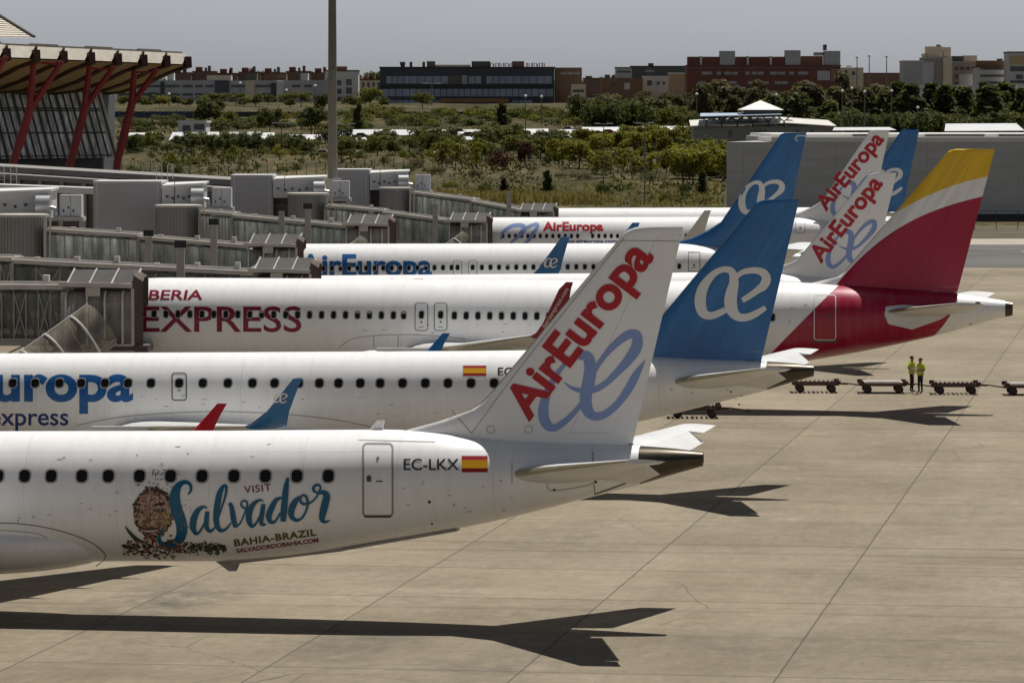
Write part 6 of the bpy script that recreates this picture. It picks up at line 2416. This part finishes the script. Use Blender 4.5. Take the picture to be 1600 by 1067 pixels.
for a, b, c, d, Y, lab in cps:
    if Y > 900:
        c, d = c - 5.5, d - 2.5
    xc = X_at((a + b) / 2, Y)
    r = thing('carport', 'pale carport roof, ' + lab, 'carport', (xc, Y, gz(xc, Y) - .3), group='carport roofs of the car park')
    hw = (X_at(b, Y) - X_at(a, Y)) / 2
    zt, zb = Z_at(c, Y) - r.location.z, Z_at(d, Y) - r.location.z
    sk = hw * .06
    mb = MB()
    mb.add([(-hw, 0, zb), (hw, 0, zb + sk * .2), (hw - .8, 6, zt), (-hw + .8, 6, zt - sk * .15), (-hw, 0, zb - .14), (hw, 0, zb + sk * .2 - .14), (hw - .8, 6, zt - .14), (-hw + .8, 6, zt - sk * .15 - .14)],
           [(0, 1, 2, 3), (7, 6, 5, 4), (0, 4, 5, 1), (1, 5, 6, 2), (2, 6, 7, 3), (3, 7, 4, 0)])
    mb.build('roof', M['carport'], r)
    mb = MB()
    n = max(2, int(hw / 3))
    for i in range(n + 1):
        x = -hw + 1 + (2 * hw - 2) * i / n
        mb.bar((x, 3, -3), (x, 3, (zt + zb) / 2 - .2), .16)
    mb.build('posts', M['jb_grey'], r)
# parked and moving cars
def car_proto():
    r = thing('car', '', 'car')
    mb = MB()
    prof = [(-2.1, .35), (-2.1, .8), (-1.9, .92), (-1.25, .98), (-.75, 1.4), (.6, 1.43), (1.25, 1.0), (2.0, .88), (2.15, .6), (2.15, .35)]
    mb.loft([[(x, y, z) for x, z in prof] for y in (-.85, .85)], True, True, True)
    body = mb.build('body', None or mat('car_paint_white', (.6, .6, .6), .3), r)
    mb = MB()
    for y in (-.855, .855):
        mb.add([(-1.15, y, 1.0), (-.72, y, 1.34), (.55, y, 1.36), (1.08, y, 1.0)], [(0, 1, 2, 3)])
    mb.build('window', M['glass_dark'], r)
    for x in (-1.35, 1.35):
        for y in (-.8, .8):
            mb = MB()
            mb.lathe([(.1, -.1), (.32, -.1), (.32, .1), (.1, .1)], 14, (x, y, .32), 'y')
            mb.build('wheel', M['tyre'], r)
    return r


CP = car_proto()
PAINT = {k: mat('car_paint_' + k, c, .3) for k, c in (('white', (.6, .6, .6)), ('red', (.28, .03, .02)), ('dark', (.03, .03, .035)), ('silver', (.4, .4, .41)), ('blue', (.03, .06, .2)))}
BODY = {}
cars = [('white', 872, 173.5, 1275, 'white saloon on the road right of the glass office block'), ('silver', 888, 203, 1015, 'silver car in the lane left of the dark thicket'), ('dark', 896, 205.5, 1010, 'dark car nearest the dark thicket in the car park'),
        ('red', 950, 207, 1000, 'red car between the two carports before the thicket'), ('red', 953.5, 211.5, 985, 'red car under the lower carport before the thicket'), ('dark', 932, 209, 1005, 'dark car between carports left of the red ones'),
        ('dark', 716, 206, 1015, 'dark car at the left end of the carport before the tall dark tree'), ('dark', 732, 211, 990, 'dark car between carports, third left of the tall dark tree'), ('red', 748, 211, 990, 'dark red car between carports left of the tall dark tree'),
        ('red', 756, 216, 980, 'red car by the lower carport left of the tall dark tree'), ('dark', 564, 212.5, 990, 'dark car between the carports right of the mast'), ('dark', 592, 211.5, 1000, 'dark car at the right end of the carport by the mast'),
        ('white', 505, 240, 870, 'white car among the scrub left of the mast foot'), ('white', 550, 239, 870, 'white car among the scrub right of the mast foot'), ('white', 664, 238, 870, 'white car behind the bright green saplings'),
        ('white', 294, 240, 880, 'white car behind the purple bush'), ('red', 1008, 209, 1000, 'red car at the left end of the carport near the pavilion'), ('white', 600, 169, 1500, 'white car before the left end of the glass office block'), ('white', 330, 173, 1500, 'white car above the blue noise wall')]
for i, (k, px, py, Y, lab) in enumerate(cars):
    if i == 0:
        r, kids = CP, children(CP)
    else:
        r = CP.copy()
        C.objects.link(r)
        kids = []
        for c in children(CP):
            d = c.copy()
            C.objects.link(d)
            d.parent = r
            kids.append(d)
    r['label'] = lab
    r['group'] = 'cars in and around the car park'
    for c in kids:
        if c.name.startswith('body'):
            if k not in BODY:
                BODY[k] = c.data if k == 'white' else c.data.copy()
                BODY[k].materials[0] = PAINT[k]
            c.data = BODY[k]
    x = X_at(px, Y)
    r.location = (x, Y, Z_at(py, Y) - .7)
    r.rotation_euler = (0, 0, random.Random(i).uniform(-.3, .3))

# ------------------------------------------------------------------ lamp posts
def lamp(label, px, ytop, ybase, Y, kind):
    x = X_at(px, Y)
    zb = min(Z_at(ybase, Y), gz(x, Y))
    r = thing('lamp_post', label, 'lamp post', (x, Y, zb), group='lamp posts beyond the field')
    h = Z_at(ytop, Y) - zb
    s_ = Y / 900.0
    mb = MB()
    mb.tube([(0, 0, 0), (0, 0, h)], [.16 * s_, .09 * s_], 8)
    mb.build('pole', mat('grey_lamp_steel', (.16, .16, .155), .5), r, True)
    hm = mat('pale_lamp_head', (.72, .72, .70), .4)
    mb = MB()
    if kind == 'ball':
        mb.lathe([(.01, h), (.3 * s_, h + .18 * s_), (.36 * s_, h + .36 * s_), (.22 * s_, h + .6 * s_), (.01, h + .68 * s_)], 10)
    else:
        mb.bar((-1.5 * s_, 0, h), (1.5 * s_, 0, h), .1 * s_)
        for x_ in (-1.4, 1.4):
            mb.box(((x_ - .6) * s_, -.25, h - .02), ((x_ + .6) * s_, .25, h + .22 * s_))
    mb.build('lamp_head', hm, r, True)


lamps = [(1315, 145, 190, 900, 'ball', 'between the pavilion and the hangar roof'), (1330, 141, 190, 920, 'ball', 'left of the white fin tip'), (1350, 146, 196, 900, 'ball', 'short one above the white fin tip'), (1338, 92, 150, 1500, 'ball', 'first of three on the skyline'), (1357, 90, 150, 1500, 'ball', 'second of three on the skyline'),
         (1384, 91, 150, 1500, 'ball', 'third of three on the skyline'), (1392, 145, 198, 880, 'ball', 'above the two white fin tips'), (1433, 171, 200, 840, 'ball', 'above the farthest blue fin tip'), (1580, 144, 180, 1150, 'ball', 'near the right edge before the wood'), (1212, 151, 205, 830, 'ball', 'right of the pyramid roof'), (1088, 150, 212, 900, 'ball', 'left end of the pavilion'),
         (943, 194, 300, 690, 'double', 'double-headed, before the dark thicket'), (1007, 193, 318, 640, 'double', 'double-headed, right of the dark thicket'), (541, 194, 245, 900, 'double', 'double-headed, right of the mast'), (440, 193, 245, 900, 'double', 'double-headed, left of the mast'), (821, 153, 250, 900, 'ball', 'before the right part of the glass office block'),
         (846, 154, 200, 1200, 'ball', 'low right corner of the glass office block'), (675, 131, 168, 1500, 'double', 'in front of the middle of the glass office block'), (493, 137, 172, 1500, 'ball', 'left of the mast before the grey block'), (448, 144, 172, 1500, 'ball', 'before the grey block right of its beige tower'), (376, 133, 172, 1500, 'ball', 'before the grey block left of its beige tower'), (265, 150, 174, 1500, 'ball', 'right of the forked strut before the grey block')]
for px, a, b, Y, k, lab in lamps:
    lamp('lamp post, ' + lab, px, a, b, Y, k)

# perimeter fence across the field
fx = thing('perimeter_fence', 'thin dark perimeter fence crossing the scrub beyond the aircraft', 'fence', (X_at(600, 760), 760, 0))
mb = MB()
mr = MB()
prev = None
for i in range(66):
    px = 190 + i * 15.2
    Y = 770 + 10 * math.sin(px * .01)
    x = X_at(px, Y) - fx.location.x
    z = gz(x + fx.location.x, Y)
    pm = MB()
    pm.bar((x, Y - 760, z - .3), (x, Y - 760, z + 2.6), .11)
    pm.build('post', mat('dark_fence_steel', (.04, .04, .04), .6), fx)
    if prev:
        for h in (2.5, 1.3, .15):
            mr.bar((prev[0], prev[1], prev[2] + h), (x, Y - 760, z + h), .035)
    prev = (x, Y - 760, z)
mr.build('rails', mat('dark_fence_steel', (.04, .04, .04), .6), fx)
# ------------------------------------------------------------------ trees and shrubs
def leaf_mat(name, col, col2):
    t = NT(name)
    g = t.n('ShaderNodeNewGeometry').outputs['Random Per Island']
    r = t.n('ShaderNodeObjectInfo').outputs['Random']
    c = t.mix(g, col, col2)
    f = t.math('MULTIPLY', t.ramp(r, 0, 1, .72, 1.3), t.ramp(g, 0, 1, .75, 1.25))
    c = t.mix(1.0, c, t.comb(f, f, t.math('MULTIPLY', f, .95)), 'MULTIPLY')
    m = t.out(c, .75, 0, .15)
    tr = t.n('ShaderNodeBsdfTranslucent', {'Color': t.mix(1.0, c, (1.25, 1.3, .7), 'MULTIPLY')})
    mx = t.n('ShaderNodeMixShader', {0: .38, 1: t.b.outputs[0], 2: tr.outputs[0]})
    t.t.links.new(mx.outputs[0], t.t.nodes['Material Output'].inputs['Surface'])
    return m


LEAF = {'green': leaf_mat('mid_green_leaves', (0.0794, 0.0868, 0.0273), (0.1418, 0.1426, 0.0443)),
        'dark': leaf_mat('dark_green_leaves', (0.0541, 0.0625, 0.0267), (0.1032, 0.1088, 0.0421)),
        'bright': leaf_mat('yellow_green_leaves', (.120, .120, .022), (.200, .182, .034)),
        'purple': leaf_mat('purple_brown_leaves', (0.0416, 0.0202, 0.0222), (0.0850, 0.0403, 0.0375)),
        'grey': leaf_mat('grey_green_leaves', (0.0850, 0.0806, 0.0477), (0.1418, 0.1240, 0.0716))}
BARK = mat('tree_bark', (.055, .042, .030), .9, 0, .2, 3)


def crown_mesh(rng, kind, leaf, n=900):
    """unit-height foliage (base z = 0, top z = 1) made of many small leaf sprays around uneven clumps"""
    cl = []
    if kind == 'round':
        for i in range(20):
            a, r = rng.uniform(0, 6.28), rng.random()**.5 * .37
            z = rng.uniform(.30, .86)
            cl.append((r * math.cos(a), r * math.sin(a), z, rng.uniform(.11, .20) * (1.15 - abs(z - .6))))
    elif kind == 'tall':
        for i in range(18):
            z = rng.uniform(.22, .92)
            w = .22 * math.sin(min(1, (1.02 - z) * 1.5) * 1.57)
            a, r = rng.uniform(0, 6.28), rng.random()**.5 * w
            cl.append((r * math.cos(a), r * math.sin(a), z, rng.uniform(.08, .15)))
    elif kind == 'cone':
        for i in range(20):
            z = .05 + .9 * i / 19
            w = .20 * (1 - z) + .02
            a = rng.uniform(0, 6.28)
            cl.append((w * .6 * math.cos(a), w * .6 * math.sin(a), z, w * .75 + .03))
    elif kind == 'bush':
        for i in range(12):
            a, r = rng.uniform(0, 6.28), rng.random()**.5 * .5
            cl.append((r * math.cos(a), r * math.sin(a), rng.uniform(.15, .72) * (1.1 - r), rng.uniform(.16, .30)))
    elif kind == 'sapling':
        for i in range(9):
            a, r = rng.uniform(0, 6.28), rng.random() * .26
            cl.append((r * math.cos(a), r * math.sin(a), rng.uniform(.32, .92), rng.uniform(.08, .16)))
    mb = MB()
    for i in range(n):
        cx, cy, cz, r = rng.choice(cl)
        d = Vector((rng.gauss(0, 1), rng.gauss(0, 1), rng.gauss(0, .8)))
        d.normalize()
        p = Vector((cx, cy, cz)) + d * r * rng.uniform(.55, 1.08)
        if p.z < .02:
            p.z = .02 + rng.random() * .05
        s = rng.uniform(.022, .052) * (1.25 if kind in ('bush', 'cone') else 1)
        nrm = (d + Vector((rng.gauss(0, .6), rng.gauss(0, .6), rng.gauss(0, .6) + .35))).normalized()
        a = nrm.cross(Vector((rng.gauss(0, 1), rng.gauss(0, 1), rng.gauss(0, 1)))).normalized()
        b = nrm.cross(a)
        mb.add([p - a * s, p - b * s * .6, p + a * s * 1.1, p + b * s * .7], [(0, 1, 2, 3)])
    return mb.mesh('crown', LEAF[leaf])


def trunk_mesh(rng, kind):
    mb = MB()
    top = {'round': .62, 'tall': .8, 'cone': .9, 'bush': .4, 'sapling': .75}[kind]
    w = .022 if kind != 'sapling' else .012
    pts = [(0, 0, -.15), (rng.uniform(-.01, .01), 0, .2), (rng.uniform(-.02, .02), rng.uniform(-.02, .02), top)]
    mb.tube(pts, [w, w * .8, w * .25], 7)
    if kind in ('round', 'tall', 'sapling'):
        for i in range(5):
            z = rng.uniform(.25, top * .8)
            a = rng.uniform(0, 6.28)
            mb.tube([(0, 0, z), (.11 * math.cos(a), .11 * math.sin(a), z + .12), (.2 * math.cos(a), .2 * math.sin(a), z + .26)], [w * .5, w * .35, w * .12], 5)
    return mb.mesh('trunk', BARK)


RT = random.Random(11)
PROTO = {}


def proto(kind, leaf):
    k = (kind, leaf)
    if k not in PROTO:
        PROTO[k] = [(crown_mesh(RT, kind, leaf, {'round': 1700, 'tall': 1700, 'cone': 1000, 'bush': 900, 'sapling': 520}[kind]), trunk_mesh(RT, kind)) for _ in range(3)]
    return PROTO[k]


NT_ = [0]


def tree(kind, leaf, px, Y, h, label, group, wide=1.0, base=None):
    c, t = RT.choice(proto(kind, leaf))
    x = X_at(px, Y)
    z = gz(x, Y) if base is None else base
    nm = {'bush': 'bush', 'cone': 'conifer'}.get(kind, 'tree')
    cat = {'bush': 'bush'}.get(kind, 'tree')
    rz = RT.uniform(0, 6.28)
    r = thing(nm, label, cat, (x, Y, z), (0, 0, rz), group)
    r.scale = (h * wide, h * wide, h)
    mesh_obj('crown', c, r)
    if kind != 'bush':
        mesh_obj('trunk', t, r)
    NT_[0] += 1
    return r


def band(kind, leaf, n, px0, px1, Y0, Y1, h0, h1, label, group, wide=(1.0, 1.5), avoid=()):
    for i in range(n):
        px = px0 + (px1 - px0) * (i + RT.uniform(.05, .95)) / n
        if any(a < px < b for a, b in avoid):
            continue
        tree(kind, leaf, px, RT.uniform(Y0, Y1), RT.uniform(h0, h1), label, group, RT.uniform(*wide))


# individual plants one can pick out
for kind, leaf, px, yb, Y, hpx, wd, lab in [
    ('bush', 'dark', 268, 262, 745, 46, .62, 'large dark purple-green bush behind the white ladder loops'),
    ('cone', 'purple', 787, 300, 690, 28, 1.3, 'small brown cone-shaped shrub left of the upright dark one in the field'),
    ('cone', 'dark', 855, 293, 700, 36, 1.5, 'upright dark conical shrub in the middle of the field'),
    ('cone', 'dark', 1098, 296, 690, 36, 1.3, 'dark conical shrub left of the hangar corner'),
    ('bush', 'dark', 1070, 296, 690, 26, .8, 'dark rounded shrub next to the conical one by the hangar'),
    ('bush', 'green', 760, 298, 690, 28, .9, 'rounded green shrub left of the small brown cone'),
    ('bush', 'dark', 952, 300, 690, 34, 1.0, 'dark double shrub at the foot of the double-headed lamp post'),
    ('bush', 'dark', 942, 288, 700, 22, 1.0, 'dark shrub leaning left of the lamp post foot'),
    ('bush', 'green', 1040, 312, 660, 20, 1.0, 'pale rounded shrub low in the field before the hangar'),
    ('bush', 'green', 637, 272, 760, 20, .9, 'green shrub just above the farthest grey walkway block'),
    ('sapling', 'bright', 690, 272, 770, 46, 1.25, 'bright green sapling clump above the walkway roofs'),
    ('sapling', 'bright', 712, 270, 780, 38, 1.2, 'second bright sapling right of the bright clump'),
    ('sapling', 'bright', 745, 272, 775, 44, 1.0, 'slim bright sapling between the clump and the purple shrub'),
    ('bush', 'purple', 778, 271, 770, 46, .62, 'large purple-brown shrub in the middle of the field'),
    ('round', 'purple', 820, 268, 780, 40, .9, 'purple-leaved tree right of the large purple shrub'),
    ('bush', 'dark', 860, 255, 800, 24, .9, 'dark rounded shrub left of the yellow-green tree'),
    ('round', 'bright', 878, 262, 790, 46, 1.1, 'yellow-green tree right of the dark rounded shrub'),
    ('round', 'bright', 905, 266, 780, 46, 1.2, 'broad yellow-green tree beside the thin lamp post'),
    ('cone', 'dark', 785, 200, 1120, 48, 1.35, 'tall dark conifer before the glass office block'),
    ('cone', 'dark', 561, 206, 1100, 48, 1.1, 'dark narrow conifer right of the mast on the embankment'),
    ('round', 'dark', 327, 188, 1180, 52, 1.15, 'big dark tree before the grey apartment block'),
    ('round', 'green', 358, 184, 1200, 30, 1.1, 'green tree right of the big dark one'),
    ('round', 'dark', 422, 209, 1090, 46, 1.0, 'dark tree left of the mast on the embankment'),
    ('round', 'dark', 487, 210, 1090, 46, 1.15, 'broad dark tree just left of the mast'),
    ('round', 'dark', 503, 172, 1300, 30, .9, 'dark tree higher up just left of the mast'),
    ('round', 'green', 660, 172, 1400, 26, 1.5, 'round green tree before the glass office block'),
    ('round', 'green', 578, 176, 1400, 34, 1.3, 'leafy green tree left of the glass office block'),
    ('round', 'bright', 255, 174, 1400, 16, 1.6, 'yellowish shrubby tree above the blue noise wall'),
    ('bush', 'dark', 850, 170, 1300, 20, 1.6, 'dark clump at the right foot of the glass office block')]:
    s = FPX / Y
    x = X_at(px, Y)
    tree(kind, leaf, px, Y, hpx / s, lab, 'plants that stand out in the scrub', wd)

# round clipped trees in front of the car park
for i, (px, yb, hpx) in enumerate([(205, 243, 36), (222, 246, 30), (240, 240, 38), (300, 238, 26), (312, 244, 32), (335, 236, 34), (352, 245, 34), (366, 238, 40), (382, 244, 30), (398, 236, 36), (432, 236, 40), (446, 246, 30), (470, 240, 32), (482, 236, 28), (548, 238, 36),
                                   (532, 246, 34), (590, 240, 40), (575, 244, 34), (605, 246, 34), (618, 238, 34), (640, 242, 34), (655, 244, 30), (676, 238, 44), (694, 236, 46), (662, 236, 42), (755, 240, 40), (785, 236, 50), (772, 238, 46), (800, 240, 40), (836, 240, 34), (858, 236, 34), (845, 240, 30), (870, 238, 30)]):
    Y = RT.uniform(855, 905)
    tree('round', RT.choice(['dark', 'dark', 'green']), px, Y, hpx * .84 * Y / FPX, 'round-crowned tree in the row before the carports', 'round trees before the carports', RT.uniform(1.15, 1.7))
# mixed scrub band
band('round', 'bright', 14, 905, 1138, 790, 880, 4.5, 6.0, 'yellow-green tree in the belt left of the hangar', 'yellow-green trees left of the hangar', (1.1, 1.5))
band('sapling', 'bright', 16, 925, 1140, 735, 770, 4.2, 5.6, 'thin yellow-green sapling at the front of the belt left of the hangar', 'saplings at the front of the belt', (1.0, 1.5))
band('bush', 'dark', 8, 905, 1135, 800, 860, 3, 4.4, 'dark bush in the yellow-green belt left of the hangar', 'dark bushes in the yellow-green belt', (.8, 1.1))
band('round', 'green', 9, 680, 910, 800, 850, 4, 5.5, 'mid-green tree in the scrub below the carports', 'mid-green trees in the scrub', (1.0, 1.4))
band('bush', 'green', 22, 190, 700, 775, 850, 1.2, 2.4, 'low green bush in the dry grass behind the fence', 'low bushes behind the fence', (.9, 1.5))
band('bush', 'bright', 8, 200, 700, 800, 860, 1.6, 2.8, 'low yellowish bush in the dry grass behind the fence', 'low yellowish bushes behind the fence', (.9, 1.4))
band('bush', 'green', 22, 650, 1130, 650, 740, .9, 1.9, 'low green tuft in the open field nearest the aircraft', 'low tufts in the open field', (1.0, 1.8))
band('round', 'dark', 14, 195, 660, 905, 960, 2.6, 4.2, 'dark tree among the carports', 'dark trees among the carports', (1.2, 1.9))
band('round', 'green', 10, 640, 1080, 900, 965, 2.6, 4.4, 'green tree among the carports', 'green trees among the carports', (1.2, 1.8))
band('bush', 'green', 10, 195, 1000, 860, 960, 1.4, 2.6, 'green bush in the hedge before the carports', 'bushes in the hedge before the carports', (1.4, 2.4))
band('bush', 'dark', 14, 195, 920, 850, 905, 1.2, 2.4, 'dark bush in the hedge before the carports', 'dark bushes in the hedge before the carports', (1.3, 2.2))
band('bush', 'grey', 12, 640, 1135, 720, 790, 1.0, 2.6, 'grey-green bush in the rough grass left of the hangar', 'grey-green bushes left of the hangar', (1.2, 2.2))
band('round', 'bright', 8, 1070, 1140, 760, 820, 3.6, 5.4, 'yellow-green tree in front of the pavilion', 'yellow-green trees before the pavilion', (1.2, 1.6))
band('round', 'bright', 9, 1062, 1142, 715, 760, 5.2, 6.8, 'tall yellow-green tree beside the hangar corner', 'tall yellow-green trees by the hangar corner', (1.0, 1.3))
band('round', 'green', 6, 1066, 1140, 765, 790, 5.2, 6.8, 'mid-green tree in front of the pavilion hall', 'mid-green trees before the pavilion hall', (1.0, 1.3))
# embankment below the road
band('bush', 'green', 48, 400, 1000, 1195, 1258, 2.2, 4.2, 'green shrub on the embankment under the road barrier', 'shrubs on the embankment', (1.2, 2.0))
band('bush', 'dark', 34, 360, 1000, 1190, 1245, 1.8, 3.6, 'dark shrub on the embankment under the road barrier', 'dark shrubs on the embankment', (1.2, 2.0))
band('bush', 'bright', 22, 330, 900, 1190, 1250, 1.8, 3.0, 'yellowish shrub on the embankment under the road barrier', 'yellowish shrubs on the embankment', (1.1, 1.8))
band('bush', 'dark', 16, 200, 400, 1150, 1240, 3, 5, 'dark shrub below the blue noise wall', 'shrubs below the blue noise wall', (1.0, 1.8))
# dark thicket right of the office
band('round', 'dark', 8, 912, 1012, 1060, 1150, 7.5, 11, 'dark tree in the thicket right of the glass office block', 'dark trees of the thicket', (.9, 1.2))
band('round', 'grey', 10, 930, 1080, 1170, 1330, 6.5, 9.5, 'grey-green tree behind the dark thicket', 'grey-green trees behind the thicket', (1.0, 1.4))
band('round', 'green', 9, 985, 1090, 1090, 1180, 4.5, 8, 'green tree between the thicket and the pavilion', 'green trees left of the pavilion', (1.0, 1.4))
# wood behind pavilion and hangar
band('tall', 'grey', 24, 1085, 1420, 1150, 1320, 7.0, 14.5, 'pale poplar-like tree in the wood behind the pavilion', 'pale trees of the wood behind the pavilion', (.9, 1.9))
band('tall', 'dark', 24, 1180, 1640, 1000, 1140, 6.5, 13.0, 'dark tree of the wood behind the hangar roof', 'dark trees of the wood behind the hangar', (.9, 1.9))
band('cone', 'dark', 12, 1400, 1640, 990, 1080, 11, 14.5, 'dark conifer of the wood on the right', 'dark conifers on the right', (1.4, 2.0), ((1500, 1515),))
band('round', 'dark', 16, 1290, 1640, 930, 1000, 5.5, 8, 'dark low tree at the front of the wood behind the hangar', 'low trees before the wood', (1.2, 1.6))
band('bush', 'green', 5, 1230, 1330, 780, 800, 2.2, 3.4, 'bush growing beside the hangar roof right of the pavilion', 'bushes right of the pavilion', (1.0, 1.4))
tree('bush', 'green', 1462, 745, 3.4, 'rounded green bush beside the broad carport behind the hangar', 'bushes behind the hangar roof', 1.5)
tree('bush', 'dark', 1592, 745, 4.2, 'dark bush behind the hangar roof at the right edge', 'bushes behind the hangar roof', 1.5)
band('round', 'green', 22, 190, 600, 1420, 1500, 3.2, 5.5, 'small street tree along the foot of the grey apartment block', 'street trees before the apartment block', (1.2, 1.7))
# skyline
band('round', 'dark', 26, 260, 600, 2250, 2400, 9, 13, 'dark skyline tree behind the red-roofed houses', 'skyline trees behind the houses', (.9, 1.3))
band('round', 'dark', 16, 910, 1080, 2100, 2300, 7, 10, 'dark skyline tree left of the red brick block', 'skyline trees left of the brick block', (.9, 1.3))
band('round', 'grey', 10, 1315, 1415, 1960, 2100, 6, 9, 'skyline tree between the brick block and the pale tower', 'skyline trees by the pale tower', (.9, 1.2))

# tall pale dry grass at the near edge of the field (uncountable)
mb = MB()
rg = random.Random(4)
for i in range(5200):
    if rg.random() < .62:
        cx = rg.choice([700, 735, 775, 800, 845, 870, 895, 915])
        px, Y = rg.gauss(cx, 12), rg.uniform(640, 672)
        h = rg.uniform(.7, 1.5)
    else:
        px, Y = rg.uniform(640, 1130), rg.uniform(630, 720)
        h = rg.uniform(.25, .7)
    x = X_at(px, Y)
    z = gz(x, Y)
    a = rg.uniform(-.5, .5)
    w_ = rg.uniform(.08, .2)
    mb.add([(x - w_, Y, z - .1), (x + w_, Y + .1, z - .1), (x + a + w_ * .5, Y, z + h), (x + a - w_ * .5, Y, z + h)], [(0, 1, 2, 3)])
tag(mb.build('dry_grass', leaf_mat('dry_grass_blades', (.17, .135, .065), (.30, .24, .13))), kind='stuff')
mb = MB()
for i in range(22000):
    Y = rg.uniform(640, 1260)
    px = rg.uniform(185, 1140)
    if math.sin(px * .031 + Y * .02) + math.sin(px * .013 - Y * .011) + rg.gauss(0, .8) < .1:
        continue
    x = X_at(px, Y)
    z = gz(x, Y)
    h, w_ = rg.uniform(.2, .55), rg.uniform(.1, .28)
    a = rg.uniform(-.3, .3)
    mb.add([(x - w_, Y, z - .1), (x + w_, Y + .25, z - .1), (x + a + w_ * .5, Y + .1, z + h), (x + a - w_ * .6, Y + .05, z + h * .8)], [(0, 1, 2, 3)])
tag(mb.build('scrub', leaf_mat('low_scrub', (.040, .046, .016), (.10, .088, .040))), kind='stuff')
print('trees', NT_[0], 'objects', len(C.objects))
